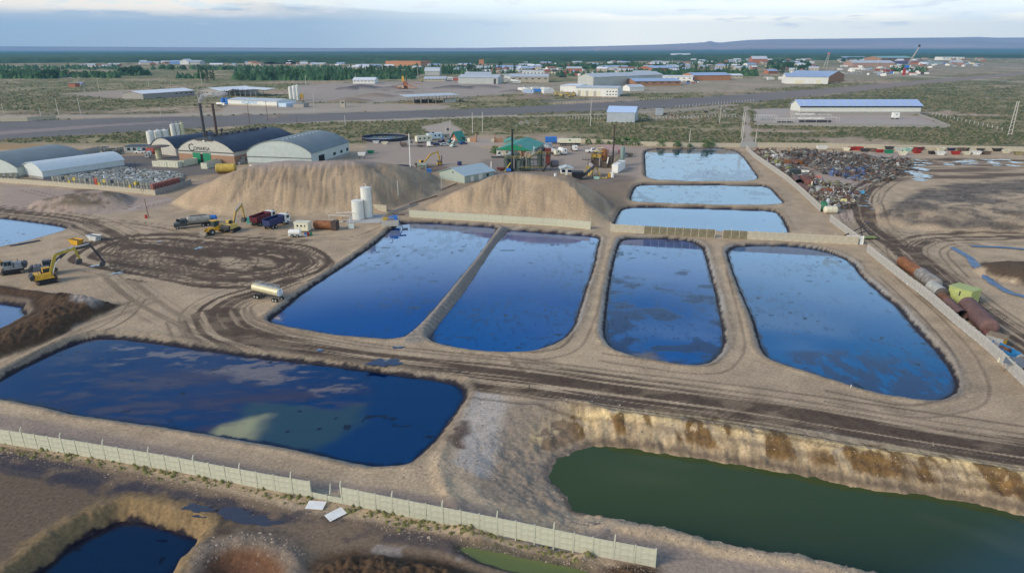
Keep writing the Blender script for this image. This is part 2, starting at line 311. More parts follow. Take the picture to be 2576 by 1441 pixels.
def paint(X, Y, h):
    PX, PY = plane_px(X, Y)
    n1 = fbm(X * .03, Y * .03, 101, 4)[..., None]; n2 = fbm(X * .35, Y * .35, 103, 4); n3 = fbm(X * 1.6, Y * 1.6, 107, 3)
    col = TAN * n1 + TAN2 * (1 - n1)
    col = col * (.72 + .56 * n2[..., None])
    def blend(m, c, a=1.0):
        nonlocal col
        m = (m * a)[..., None]; col = col * (1 - m) + np.asarray(c) * m
    def Zn(poly, soft=2, wob=0, seed=0, wx=.05): return zone(PX, PY, poly, soft, wob, seed, X, Y, wx)
    # scrub plain beyond the plant
    pl = sstep(-PY, -372, -352)
    big = fbm(X * .012, Y * .012, 111, 3); cl = fbm(X * .07, Y * .11, 113, 4); fn = fbm(X * .35, Y * .5, 115, 3)
    dry = np.array([.28, .235, .13]); grn = np.array([.10, .125, .04]); dirt = np.array([.36, .275, .19])
    veg = sstep(cl + (big - .5) * .9, .40, .58)[..., None]
    sc = dirt * (1 - sstep(big, .30, .42)[..., None]) + dry * sstep(big, .30, .42)[..., None]
    sc = sc * (1 - veg * .62) + grn * veg * .62; sc = sc * (.6 + .8 * fn[..., None])
    col = col * (1 - pl[..., None]) + sc * pl[..., None]
    right = Zn([(1690,240),(2100,222),(2576,200),(2600,380),(1690,350)], 6, 10, 1, .01)
    blend(right * sstep(fbm(X * .03, Y * .05, 117, 4), .40, .62), (.085, .095, .045), .8)
    lft = Zn([(-50,235),(250,225),(560,262),(560,285),(240,292),(-50,292)], 5, 8, 2, .01)
    blend(lft * sstep(fbm(X * .03, Y * .05, 119, 4), .42, .66), (.10, .10, .05), .7)
    blend(Zn([(1100,330),(1470,300),(1880,300),(1880,360),(1460,362),(1180,345)], 4, 8, 3, .02) * sstep(cl, .40, .6), (.15, .15, .06), .7)
    # bare pinkish yards and lanes among the far buildings
    for poly, c, a in [
        ([(740,214),(1180,200),(1330,214),(1330,235),(1150,245),(960,258),(740,258)], (.37, .31, .27), .8),
        ([(150,238),(300,226),(560,240),(320,250)], (.36, .30, .24), .8),
        ([(1300,210),(1900,198),(2060,214),(1800,232),(1400,240)], (.38, .31, .24), .6),
        ([(2080,165),(2576,160),(2576,178),(2280,196),(2100,205)], (.33, .27, .21), .5),
        ([(1895,275),(2110,272),(2320,292),(2385,318),(1898,315)], (.40, .345, .30), .95),
        ([(1870,268),(1884,268),(1898,365),(1866,365)], (.40, .34, .27), .9),
        ([(570,262),(700,258),(1010,262),(1130,268),(1120,276),(860,284),(560,290)], (.38, .32, .26), .85),
        ([(1060,318),(1130,305),(1180,345),(1300,362),(1190,370),(1100,350)], (.40, .335, .275), .95),
        ([(0,292),(300,290),(860,275),(860,278),(560,290),(0,300)], (.40, .35, .28), .8),
        ([(560,310),(860,303),(1300,290),(1300,293),(860,308),(560,314)], (.41, .35, .28), .9),
        ([(1290,292),(1500,286),(1700,276),(1860,262),(1860,265),(1700,280),(1500,291),(1290,296)], (.40, .34, .27), .8),
        ([(1590,275),(1850,262),(1870,300),(1640,300)], (.34, .29, .23), .6),
        ([(2230,186),(2576,205),(2576,208),(2230,190)], (.38, .33, .26), .8)]:
        blend(Zn(poly, 1.6, 5, 4, .03), c, a)
    blend(Zn([(-60,360),(0,362),(150,366),(252,384),(235,392),(120,380),(0,376),(-60,374)], 1.2, 2, 5, .05), (.34, .225, .11), .9)
    # highway with its dusty verge
    hw = Zn([(-60,308),(0,306),(300,297),(560,292),(860,284),(1130,276),(1300,269),(1500,259),(1700,249),(1900,236),(2100,221),(2300,204),(2600,180),(2600,187),(2350,209),(2100,237),(1900,257),(1700,271),(1500,280),(1300,288),(1000,299),(858,304),(700,311),(500,323),(250,338),(-60,356)], .9, 1.0, 6, .05)
    hwc = np.array([.165, .155, .148]) * (.85 + .3 * fbm(X * .03, Y * .2, 121, 3))[..., None]
    rw = sstep(PX, 1700, 2300)[..., None]; hwc = hwc * (1 - rw) + np.array([.25, .205, .175]) * rw
    m = hw[..., None]; col = col * (1 - m) + hwc * m
    blend(Zn([(-60,333),(0,331),(250,314),(420,306),(430,308),(250,320),(0,340),(-60,344)], .8, 1.5, 7, .05), (.30, .24, .22), .8)
    # works yard: dark hard standing on the left, pale beaten earth in the middle
    blend(Zn([(228,418),(300,392),(420,390),(600,412),(585,440),(540,455),(480,462),(392,486),(250,470),(60,450),(120,446)], 1.6, 3, 8, .1), (.140, .130, .122), .92)
    blend(Zn([(925,352),(1060,348),(1260,378),(1400,368),(1620,372),(1618,450),(1500,470),(1200,450),(1100,425),(900,408)], 3, 4, 9, .05), (.335, .275, .225), .85)
    blend(Zn([(1440,430),(1600,440),(1600,470),(1590,500),(1560,545),(1530,520),(1470,470),(1400,455)], 4, 8, 10, .1) * (.4 + .6 * n2), (.11, .085, .065), .85)
    blend(Zn([(1050,410),(1120,418),(1140,432),(1060,432)], 2, 4, 12, .1), (.13, .09, .07), .7)
    blend(Zn([(1210,400),(1420,400),(1420,450),(1210,450)], 2, 4, 13, .1), (.14, .12, .11), .5)
    blend(Zn([(0,462),(390,494),(470,500),(400,525),(250,540),(0,528)], 3, 5, 14, .05), (.34, .265, .235), .6)
    blend(Zn([(330,528),(420,505),(560,470),(610,455),(560,462),(470,490),(380,510),(300,530)], 1.5, 3, 15, .1), (.42, .36, .31), .7)
    c = G(215, 512); q = ((X - c.x) / 14) ** 2 + ((Y - c.y) / 11) ** 2
    blend((1 - sstep(q, .5, 1.1)) * sstep(n2, .3, .6), (.13, .10, .055), .85)
    blend(Zn([(180,478),(250,474),(250,488),(190,490)], 2, 4, 16, .2), (.06, .05, .035), .6)
    # right-hand side
    blend(Zn([(1880,385),(2300,385),(2290,420),(2170,470),(2140,560),(2070,530),(1990,450)], 3, 4, 17, .05), (.36, .29, .25), .8)
    blend(Zn([(2290,400),(2600,395),(2600,462),(2350,450),(2260,462),(2200,470),(2230,430)], 2.5, 8, 18, .1) * sstep(fbm(X * .05, Y * .35, 131, 3), .35, .6), (.095, .065, .05), .85)
    dp = Zn([(2230,520),(2330,470),(2470,455),(2600,450),(2600,588),(2400,582),(2280,570),(2215,550)], 4, 14, 19, .06)
    blend(dp * sstep(fbm(X * .06 + 2, Y * .06, 133, 4), .22, .50), (.115, .098, .085), .85); blend(dp * sstep(fbm(X * .35, Y * .5, 139, 4), .5, .66), (.06, .052, .046), .6)
    blend(dp * sstep(fbm(X * .9, Y * .9, 135, 3), .62, .8), (.30, .26, .20), .5)
    c = G(2572, 690); q = ((X - c.x) / 10) ** 2 + ((Y - c.y) / 9) ** 2
    blend(1 - sstep(q + (n2 - .5), .6, 1.0), (.075, .052, .035), .95)
    blend(Zn([(1390,1020),(1560,1060),(1900,1110),(2300,1180),(2600,1225),(2600,1160),(2200,1100),(1800,1050),(1450,985)], 4, 12, 20, .25) * sstep(n2, .35, .6), (.22, .20, .19), .7)
    # stained far bank of the green pit
    gd = sdist(X, Y, PONDS['green']['P'], 12)
    far = sstep(-PY, -1330, -1290) * 0 + (PY < 1118 + (PX - 1500) * .17).astype(float) * (PX > 1330)
    bank = far * (gd < 6.5) * (gd > -.5)
    edge = np.exp(-((gd - 3.9) / 1.3) ** 2)
    blend(bank * edge * sstep(fbm(X * .9, Y * .9, 141, 3), .2, .45), (.66, .49, .24), .95)
    drip = sstep(fbm(X * .55 + Y * .1, Y * .10 + 3, 143, 4), .43, .52) * sstep(4.6 - gd + (fbm(X * .8, Y * .8, 145, 4) - .5) * 8, 0, .9) * sstep(gd, .5, 1.6)
    blend(bank * drip * sstep(fbm(X * .10, Y * .1, 147, 2), .22, .38), (.14, .075, .02), .9)
    blend(bank * (1 - edge) * (1 - drip) , (.36, .27, .15), .6); col = col * (1 + (bank * (fbm(X * 2.2, Y * .35, 149, 3) - .5) * 1.1)[..., None])
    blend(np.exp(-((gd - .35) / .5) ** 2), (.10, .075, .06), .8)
    # pit's left flank: darker gravel
    blend(Zn([(1290,1010),(1400,1010),(1500,1110),(1400,1150),(1385,1200),(1430,1270),(1200,1245),(1180,1190),(1250,1080)], 5, 10, 22, .2) * (.5 + .5 * n2), (.20, .165, .135), .7)
    blend(Zn([(1190,985),(1270,990),(1280,1020),(1235,1150),(1210,1190),(1130,1160),(1160,1080)], 4, 8, 23, .2), (.44, .40, .36), .75)
    blend(Zn([(1130,1080),(1180,1060),(1180,1100),(1160,1125),(1115,1115)], 3, 16, 24, .5) * sstep(n2, .3, .45), (.10, .07, .055), .9)
    # lilac lane between scum pond and wall, brown flats below it with vignette darkening in their colour
    blend(Zn([(-50,1030),(200,1075),(500,1140),(800,1205),(1050,1240),(1250,1280),(1500,1330),(1800,1400),(2200,1460),(1700,1460),(1300,1350),(1000,1265),(700,1205),(400,1150),(-50,1075)], 6, 8, 25, .3), (.26, .205, .175), .7)
    low = Zn([(-50,1110),(400,1200),(790,1290),(1100,1340),(1650,1450),(1600,1700),(-50,1700)], 5, 6, 26, .2)
    blend(low, (.165, .118, .08), .85)
    blend(low * Zn([(-50,1180),(250,1215),(440,1260),(420,1300),(260,1340),(120,1441),(-50,1500)], 5, 8, 27, .1), (.13, .095, .065), .85)
    blend(Zn([(330,1250),(480,1275),(700,1330),(900,1380),(1100,1400),(1100,1440),(760,1400),(560,1350),(430,1310),(350,1290)], 5, 20, 28, .3) * sstep(n2, .3, .62), (.085, .062, .045), .85)
    blend(Zn([(760,1350),(1000,1370),(1160,1400),(1140,1420),(900,1400)], 4, 16, 29, .4) * sstep(n2, .5, .6), (.34, .31, .28), .6)
    # tracks
    sd = sdist(X, Y, SWIRL, 30)
    ms = 1 - sstep(sd + (fbm(X * .25, Y * .25, 151, 3) - .5) * 3.0, -.6, .8)
    wr = vnoise(X * .035, Y * .035, 5) * 4; rings = .55 * vnoise(-sd * .95 + wr, X * .008, 153) + .45 * vnoise(-sd * 2.3 + wr * 2, X * .03 + Y * .03, 154)
    rg = .06 + .94 * sstep(rings + .12 * sstep(-sd, 4, 12), .46, .56)
    r2 = fbm(X * .03 + 7, Y * .55 + X * .10, 156, 3); rg = np.maximum(rg, sstep(r2, .55, .62) * sstep(-sd, 3, 8))
    ms = ms * np.clip(rg * 1.1 - .05, 0, 1)
    for e in EYES:
        se = sdist(X, Y, e, 6); ms = ms * (1 - .85 * (1 - sstep(se + (fbm(X * .5, Y * .5, 155, 2) - .5) * 2.2, -1.2, .5)))
    for P, hw_, kind, st in PATHS:
        if st <= 0: continue
        W = chaikin(GA(P), 2, False); d, o, a = pathinfo(X, Y, W, hw_ + 5)
        edge_ = 1 - sstep(d + (fbm(X * .3, Y * .3, 157, 2) - .5) * 1.6, hw_ * .75, hw_ + .5)
        st1 = .5 * vnoise(o * 1.35 + vnoise(a * .05, o * 0, 3) * 2.2, a * .02, 159) + .5 * vnoise(o * 3.1 + vnoise(a * .05, o * 0, 4) * 2, a * .03, 160)
        if kind == 'main': t = edge_ * (.06 + .94 * sstep(st1 + .17 * np.exp(-((o - .8) / (hw_ * .25)) ** 2) - .10 * sstep(np.abs(o), hw_ * .5, hw_), .42, .56))
        elif kind == 'rut': t = edge_ * sstep(st1, .52, .66)
        else: t = edge_ * sstep(n2, .25, .55)
        if kind != 'seep': t = t * (.74 + .26 * sstep(fbm(X * .22, Y * .5, 163, 3), .30, .52))
        if kind == 'seep': blend(t, (.045, .045, .06), .85 * st)
        else: ms = np.maximum(ms, t * st)
    lr = random.Random(4)
    for i in range(20):
        cx, cy = (lr.uniform(380, 470), lr.uniform(640, 668)) if i % 3 == 0 else (lr.uniform(520, 640), lr.uniform(645, 665)); rx = lr.uniform(90, 190) if i % 3 == 0 else lr.uniform(110, 235); ry = rx * lr.uniform(.17, .26)
        pts = [(cx + rx * math.cos(u), cy + ry * math.sin(u) * (1 + .15 * math.sin(u + i))) for u in np.linspace(0, 6.2, 22)]; W = chaikin(GA(pts), 1, False); d, o, a = pathinfo(X, Y, W, 4)
        ms = np.maximum(ms, (1 - sstep(np.abs(d - .9) + (n3 - .5) * .5, .12, .34)) * .85)
    for P, offs in ((PATHS[0][0], (-7.2, -5.6, 3.2, 5.2, 6.6)), (PATHS[1][0], (-5.6, 4.8, 6.2)), (PATHS[9][0], (-6.5, 5.5)), (PATHS[4][0], (-5, 5.2)), (PATHS[10][0], (-5.5, 5.2, 7)), (PATHS[7][0], (-2, 1.5)), (PATHS[14][0], (-1.4, 1.4)), ([(330,760),(300,800),(180,860),(60,910)], (0, 2)), ([(1240,870),(1330,900),(1440,880),(1480,800),(1510,700)], (-1.2, 1.0)), ([(1530,900),(1800,940),(1860,880),(1840,780),(1815,680)], (-1.1, 1.1)), ([(1000,620),(900,690),(800,750),(740,780)], (-1, 1)), ([(640,590),(760,600),(900,600),(960,575)], (-1, 1)), ([(60,480),(250,530),(400,520),(560,465)], (0, 2))):
        W = chaikin(GA(P), 2, False); d, o, a = pathinfo(X, Y, W, 10)
        for k_, of in enumerate(offs): ms = np.maximum(ms, (1 - sstep(np.abs(o - of - 1.2 * (vnoise(a * .02, o * 0, 9 + k_) - .5)) + 5 * (d > np.abs(o) + .5), .12, .40)) * (.35 + .4 * vnoise(a * .05, o * 0, 19 + k_)) * (d < 10))
    mc = MUD * (1 - n2[..., None]) + MUD2 * n2[..., None]
    m = (ms * (.84 + .16 * n3))[..., None]; col = col * (1 - m) + mc * m
    # sludge heaps, crater floor
    for P in (SLUDGE, SLUDGE2, SLUDGE3):
        sd = sdist(X, Y, P, 6); t = 1 - sstep(sd + (n2 - .5) * 2, -.8, .8)
        c = np.array([.05, .032, .02]) * (1 - n3[..., None]) + np.array([.11, .068, .038]) * n3[..., None]
        m = t[..., None]; col = col * (1 - m) + c * m
    blend(Zn([(175,742),(230,752),(262,775),(235,790),(190,775)], 3, 6, 31, .3), (.30, .27, .24), .8)
    sd = sdist(X, Y, CRATER, 8)
    blend(1 - sstep(sd, .2, 1.8), (.22, .17, .125), .85); blend(sstep(-sd, .2, 1.6), (.13, .06, .03), .9); blend(sstep(-sd, 1.8, 4), (.09, .045, .04), .9)
    # the big piles: pink-grey crowns, buff flanks
    for d in MOUNDS.values():
        sd = sdist(X, Y, d['P'], 30); t = np.clip(-sd / d['w'], 0, 1)
        fl = sstep(t, .02, .12)
        buff = np.array([.34, .255, .168]) * (.62 + .76 * fbm(X * .22, Y * .12, 165, 5)[..., None]); top = np.array([.335, .27, .225]) * (.8 + .4 * n2[..., None])
        k = sstep(t + (fbm(X * .1, Y * .1, 161, 3) - .5) * .3, .62, .82)[..., None]
        c = buff * (1 - k) + top * k; m = fl[..., None]; col = col * (1 - m) + c * m
    for px, py, r, hh, ci in PILES_FAR:
        c = G(px, py); q = np.sqrt(((X - c.x) / r) ** 2 + ((Y - c.y) / (r * .9)) ** 2)
        blend(1 - sstep(q, .8, 1.05), [(.12, .11, .11), (.17, .15, .145), (.26, .20, .15)][ci], .95)
    # pond margins: oil-stained liner, the steep bank's shade put into its colour
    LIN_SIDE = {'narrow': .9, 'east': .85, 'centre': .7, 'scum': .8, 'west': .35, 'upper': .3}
    for k, d in PONDS.items():
        if k == 'green': continue
        sd = sdist(X, Y, d['P'], 6); j = (fbm(X * 1.1, Y * 1.1, 171, 3) - .5)
        if k == 'black':
            blend((1 - sstep(sd + j * 3, 1.6, 3.2)), (.24, .165, .08), .8); blend(1 - sstep(sd + j, .0, .4), OILY_SHADE, .95); continue
        if k == 'puddle':
            blend(1 - sstep(sd + j, .2, .9), (.10, .09, .06), .8); continue
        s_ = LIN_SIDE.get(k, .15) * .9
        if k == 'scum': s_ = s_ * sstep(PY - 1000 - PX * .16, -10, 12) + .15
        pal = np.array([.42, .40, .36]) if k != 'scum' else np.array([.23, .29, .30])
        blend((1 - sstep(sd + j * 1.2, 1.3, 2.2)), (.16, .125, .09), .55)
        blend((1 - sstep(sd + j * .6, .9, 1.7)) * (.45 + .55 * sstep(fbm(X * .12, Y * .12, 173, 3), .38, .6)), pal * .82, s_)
        blend((1 - sstep(sd + j * .7, .35, .75)), OILY_SHADE, .95)
    d_, o_, a_ = pathinfo(X, Y, DIV, 6)
    blend(np.exp(-(d_ / 1.8) ** 6), (.24, .215, .185), .9)
    return np.clip(col, .004, .9)

# ------------------------------------------------------------------ frustum-shaped ground grid (finer near, coarser far)
def grid_axes():
    t = np.concatenate([[-1.3], np.linspace(-.98, -.80, 20), np.linspace(-.795, .795, 1020), np.linspace(.80, .98, 20), [1.3]])
    py = np.concatenate([np.arange(1500, 200, -2.4), np.arange(200, 127.6, -1.2)])
    b = -(py - CY) / F; y = (cth + b * sth) * (-H) / (-sth + b * cth)
    y = np.concatenate([[-40, -15, 5, 18, 28, 36], y[(y > 38) & (y < 23000)], [25500]])
    return t, y
T_, Y_ = grid_axes()
YY, TT = np.meshgrid(Y_, T_, indexing='ij'); XX = TT * (YY + 45)
HH = terrain_h(XX, YY)
def grid_mesh(name, X, Y, Zv, col, mask, mats, smooth=True, alpha=None):
    n, m = X.shape; idx = np.arange(n * m).reshape(n, m)
    q = np.stack([idx[:-1, :-1], idx[:-1, 1:], idx[1:, 1:], idx[1:, :-1]], -1).reshape(-1, 4)
    if mask is not None:
        keep = mask.reshape(-1)[q].any(1); q = q[keep]
    used = np.unique(q); remap = np.full(n * m, -1); remap[used] = np.arange(len(used)); q = remap[q]
    co = np.stack([X, Y, Zv], -1).reshape(-1, 3)[used]
    me = bpy.data.meshes.new(name); me.vertices.add(len(co)); me.vertices.foreach_set('co', co.astype(np.float32).ravel())
    me.loops.add(len(q) * 4); me.loops.foreach_set('vertex_index', q.astype(np.int32).ravel())
    me.polygons.add(len(q)); me.polygons.foreach_set('loop_start', np.arange(0, len(q) * 4, 4, dtype=np.int32)); me.polygons.foreach_set('loop_total', np.full(len(q), 4, np.int32))
    if smooth: me.polygons.foreach_set('use_smooth', np.ones(len(q), bool))
    me.update(calc_edges=True)
    if col is not None:
        a = me.color_attributes.new('Col', 'FLOAT_COLOR', 'POINT'); c = col.reshape(-1, 3)[used]
        al = np.ones((len(c), 1)) if alpha is None else alpha.reshape(-1, 1)[used]
        a.data.foreach_set('color', np.concatenate([c, al], 1).astype(np.float32).ravel())
    for mt in mats: me.materials.append(mt)
    o = bpy.data.objects.new(name, me); C.objects.link(o); return o
def ground_material():
    m = bpy.data.materials.new('earth'); m.use_nodes = True; nt = m.node_tree; N, L = nt.nodes, nt.links
    b = N['Principled BSDF']; b.inputs['Roughness'].default_value = .95; b.inputs['Specular IOR Level'].default_value = .15
    a = N.new('ShaderNodeVertexColor'); a.layer_name = 'Col'
    g = N.new('ShaderNodeNewGeometry')
    def noise(s, d, r=.6):
        n = N.new('ShaderNodeTexNoise'); n.inputs['Scale'].default_value = s; n.inputs['Detail'].default_value = d; n.inputs['Roughness'].default_value = r
        L.new(g.outputs['Position'], n.inputs['Vector']); return n.outputs[0]
    n1 = noise(2.6, 8, .78); n2 = noise(7.0, 3)
    mr = N.new('ShaderNodeMapRange'); L.new(n1, mr.inputs[0]); mr.inputs[1].default_value = .3; mr.inputs[2].default_value = .7; mr.inputs[3].default_value = .52; mr.inputs[4].default_value = 1.42
    mu = N.new('ShaderNodeMix'); mu.data_type = 'RGBA'; mu.blend_type = 'MULTIPLY'; mu.inputs[0].default_value = 1
    L.new(a.outputs[0], mu.inputs[6]); L.new(mr.outputs[0], mu.inputs[7])
    st = N.new('ShaderNodeMapRange'); L.new(n2, st.inputs[0]); st.inputs[1].default_value = .66; st.inputs[2].default_value = .72; st.inputs[3].default_value = 0; st.inputs[4].default_value = .35
    m2 = N.new('ShaderNodeMix'); m2.data_type = 'RGBA'; L.new(st.outputs[0], m2.inputs[0]); L.new(mu.outputs[2], m2.inputs[6]); m2.inputs[7].default_value = (.5, .44, .36, 1)
    L.new(m2.outputs[2], b.inputs['Base Color'])
    bp = N.new('ShaderNodeBump'); bp.inputs['Strength'].default_value = .45; bp.inputs['Distance'].default_value = .15; L.new(n1, bp.inputs['Height']); L.new(bp.outputs[0], b.inputs['Normal'])
    return m
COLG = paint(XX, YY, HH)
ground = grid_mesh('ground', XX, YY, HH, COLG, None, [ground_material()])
ground['kind'] = 'structure'; ground['label'] = 'bare tan works ground with wheel tracks, earth heaps and scrub plain behind'

# ------------------------------------------------------------------ ponds
def water_material(name, rough=.04, ior=2.2, bump=.02):
    m = bpy.data.materials.new(name); m.use_nodes = True; nt = m.node_tree; N, L = nt.nodes, nt.links
    b = N['Principled BSDF']; b.inputs['IOR'].default_value = ior
    a = N.new('ShaderNodeVertexColor'); a.layer_name = 'Col'; L.new(a.outputs[0], b.inputs['Base Color']); mr = N.new('ShaderNodeMapRange'); L.new(a.outputs[1], mr.inputs[0]); mr.inputs[3].default_value = .03; mr.inputs[4].default_value = .35; L.new(mr.outputs[0], b.inputs['Roughness']); m3 = N.new('ShaderNodeMapRange'); L.new(a.outputs[1], m3.inputs[0]); m3.inputs[3].default_value = .5; m3.inputs[4].default_value = .02; L.new(m3.outputs[0], b.inputs['Specular IOR Level'])
    g = N.new('ShaderNodeNewGeometry'); n = N.new('ShaderNodeTexNoise'); n.inputs['Scale'].default_value = 1.2; n.inputs['Detail'].default_value = 4; L.new(g.outputs['Position'], n.inputs['Vector'])
    bp = N.new('ShaderNodeBump'); bp.inputs['Strength'].default_value = bump; bp.inputs['Distance'].default_value = .1; L.new(n.outputs[0], bp.inputs['Height']); L.new(bp.outputs[0], b.inputs['Normal'])
    return m
WM = water_material('oily_water'); WG = water_material('green_water', .05, 1.33, .015)
PLAB = {'west': 'large blue reflecting pond left of the covered divider', 'centre': 'blue pond right of the covered divider, rounded near corners', 'narrow': 'narrow upright blue pond with floating sludge', 'east': 'broad blue pond along the right fence', 'far': 'farthest of the three pale sky-reflecting ponds', 'middle': 'middle of the three pale ponds, a thin strip', 'walled': 'pale pond behind the cream concrete wall', 'scum': 'dark blue foreground pond with brown scum and a yellow film', 'green': 'green water in the foreground pit', 'black': 'near black pond in the bottom left corner', 'upper': 'pale blue pond cut by the left edge', 'left': 'small deep blue pond among brown sludge heaps', 'puddle': 'yellow green puddle below the foreground wall'}
for k, d in PONDS.items():
    sd = sdist(XX, YY, d['P'], 5); mask = sd < .9
    X, Y = XX, YY
    base = {'green': (.045, .068, .020), 'black': (.001, .002, .012), 'scum': (.0005, .010, .055), 'puddle': (.12, .15, .05), 'far': (.02, .05, .09), 'middle': (.01, .06, .12), 'walled': (.003, .08, .20), 'west': (.001, .052, .22), 'centre': (.001, .060, .24), 'narrow': (.001, .062, .23), 'east': (.005, .095, .25)}.get(k, (.001, .06, .20))
    col = np.empty(X.shape + (3,)); col[:] = base; rough = np.full(X.shape, .0)
    ys, xs = np.where(mask); y0, y1, x0, x1 = max(ys.min() - 1, 0), ys.max() + 2, max(xs.min() - 1, 0), xs.max() + 2
    sl = (slice(y0, y1), slice(x0, x1)); x, y, s = X[sl], Y[sl], sd[sl]; c = col[sl]; r = rough[sl]; px, py = plane_px(x, y)
    def bl(m, cc, rr=None):
        global c, r
        mm = m[..., None]; c[:] = c * (1 - mm) + np.asarray(cc) * mm
        if rr is not None: r[:] = r * (1 - m) + rr * m
    wp = fbm(x * .06, y * .06, 181, 3) * 3
    f1 = fbm(x * .16 + wp, y * .16, 183, 5); f2 = fbm(x * .7, y * .35, 185, 4); f3 = fbm(x * .06, y * .09 + wp * .4, 187, 4)
    if k in ('centre', 'east', 'narrow'):
        bl(sstep(f3, .25, .75) * .7, np.array(base) * .85 + np.array([.006, .030, .035]), .22)
        bl(sstep(fbm(x * 1.3, y * .5, 199, 5) + (f3 - .5) * .5, .60, .78) * .6, (.001, .024, .09), .45)
    if k == 'west':
        bl(sstep(f2 + (f3 - .5), .66, .72) * .5, (.001, .025, .09), .5)
    if k == 'narrow':
        a = sstep(fbm(x * .22 + wp * .5, y * .30, 201, 5) + .16 * sstep(py, 690, 720) + .10 * sstep(-px, -1620, -1540) + .16 * sstep(py, 845, 890), .70, .80); bl(a * .80, (.001, .012, .048), .9)
        a = sstep(f1 + .8 * sstep(py + (1700 - px) * .12, 880, 925), .95, 1.05); bl(a * .95, (.030, .014, .012), .9)
        a = zone(px, py, [(1560,885),(1640,878),(1700,915),(1600,905)], 5, 10, 3, x, y, .4); bl(a, (.13, .10, .075), .7)
    if k == 'east':
        a = zone(px, py, [(2000,880),(2120,868),(2200,880),(2300,905),(2400,950),(2400,1010),(2250,1000),(2080,960),(1940,910)], 8, 34, 3, x, y, .16) * sstep(f2, .3, .55); bl(a * .8, (.018, .026, .060), .6)
        a = zone(px, py, [(2060,640),(2120,655),(2110,668),(2050,656)], 2, 10, 4, x, y, .3) * sstep(f2, .5, .58); bl(a, (.002, .01, .03), .3)
    if k in ('far', 'middle'):
        a = sstep(f1 + (.28 if k == 'far' else 0) * sstep(px + (py - 420) * 3, 1720, 1880) * sstep(py, 415, 432), .60, .70); bl(a * .8, (.010, .04, .09), .65)
        bl(sstep(f2 + (f3 - .5) * .4, .60, .68) * .8, (.004, .02, .05), .65)
    if k == 'scum':
        a = zone(px, py, [(300,865),(520,880),(700,905),(905,935),(905,990),(850,1010),(700,1010),(640,1060),(520,1095),(480,1070),(200,1030),(60,1000),(150,900)], 14, 60, 3, x, y, .10)
        fs = fbm(x * .10 + y * .05, y * .34 - x * .05, 195, 5); f5 = fbm(x * .35 + y * .2, y * 1.0 - x * .15, 197, 5); bl(a * sstep(fs + (f5 - .5) * .5, .20, .80) * .9, (.040, .023, .036), .55)
        a2 = zone(px, py, [(310,862),(460,868),(600,890),(830,925),(900,960),(860,985),(760,965),(640,935),(500,915),(330,905)], 8, 50, 4, x, y, .14)
        f5 = fbm(x * .35 + y * .2, y * 1.0 - x * .15, 197, 5); bl(a2 * sstep(f5 + (fs - .5) * .9, .40, .66) * .85, (.17, .14, .13), .85)
        a3 = zone(px, py, [(640,1000),(740,1008),(850,1020),(900,1005),(890,1050),(830,1100),(770,1128),(660,1110),(600,1090),(620,1040)], 5, 16, 5, x, y, .16)
        bl(a3 * .9, (.028, .052, .042), .35)
        a4 = zone(px, py, [(520,1085),(560,1060),(630,1035),(665,1030),(650,1070),(620,1115),(560,1105)], 7, 18, 6, x, y, .2)
        bl(a4 * (.75 + .25 * f2), (.32, .31, .15), .7)
        bl(sstep(f5 + (f3 - .5) * .5, .50, .80) * a * .5, (.06, .045, .055), .5)
    if k == 'green':
        bl(sstep(py, 1150, 1420), (.026, .044, .020)); bl(sstep(px + (py - 1300) * 2, 2350, 2750) * .6, (.03, .07, .085), .1)
    if k in ('black',): r[:] = .45
    if k in ('upper', 'left'): r[:] = .4
    if k == 'left': bl(np.ones_like(f1) * .5, (.001, .03, .16))
    # floating lumps
    if k not in ('green', 'puddle'):
        sp = sstep(fbm(x * .55, y * .8, 191, 2) + (f3 - .5) * .25, .83, .86); bl(sp * .9, (.002, .004, .015), .9)
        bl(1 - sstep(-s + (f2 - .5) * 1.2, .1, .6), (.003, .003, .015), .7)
    o = grid_mesh('pond_water', XX, YY, np.full(XX.shape, d['z']), col, mask, [WG if k in ('green', 'puddle') else WM], alpha=None)
    # roughness rides in the alpha of the colour
    me = o.data; used = np.zeros(XX.size, bool); n, m_ = XX.shape; idx = np.arange(n * m_).reshape(n, m_)
    q = np.stack([idx[:-1, :-1], idx[:-1, 1:], idx[1:, 1:], idx[1:, :-1]], -1).reshape(-1, 4); q = q[mask.reshape(-1)[q].any(1)]
    u = np.unique(q); cc = np.concatenate([col.reshape(-1, 3)[u], rough.reshape(-1, 1)[u]], 1)
    me.color_attributes['Col'].data.foreach_set('color', cc.astype(np.float32).ravel())
    o['kind'] = 'structure'; o['label'] = PLAB[k]

def puddle(px, py, rx, ry, i):
    g = G(px, py); r = random.Random(i); n = 26; z = float(terrain_h(np.array([[g.x]]), np.array([[g.y]]))[0, 0]); ph = [r.uniform(0, 6.3) for _ in range(4)]
    vs = [(g.x, g.y, z + .07)] + [(g.x + rx * math.cos(u) * q, g.y + ry * math.sin(u) * q, z + .03) for u in [math.tau * k / n for k in range(n)] for q in [1 + .28 * math.sin(2 * u + ph[0]) + .2 * math.sin(5 * u + ph[1]) + .12 * math.sin(9 * u + ph[2])]]
    me = bpy.data.meshes.new('puddle'); me.from_pydata(vs, [], [(0, k + 1, (k + 1) % n + 1) for k in range(n)]); a = me.color_attributes.new('Col', 'FLOAT_COLOR', 'POINT'); a.data.foreach_set('color', [.05, .05, .06, .05 if i < 60 else .6] * len(vs)); me.materials.append(WM)
    o = bpy.data.objects.new('puddle', me); C.objects.link(o); o['kind'] = 'structure'
pr_ = random.Random(3)
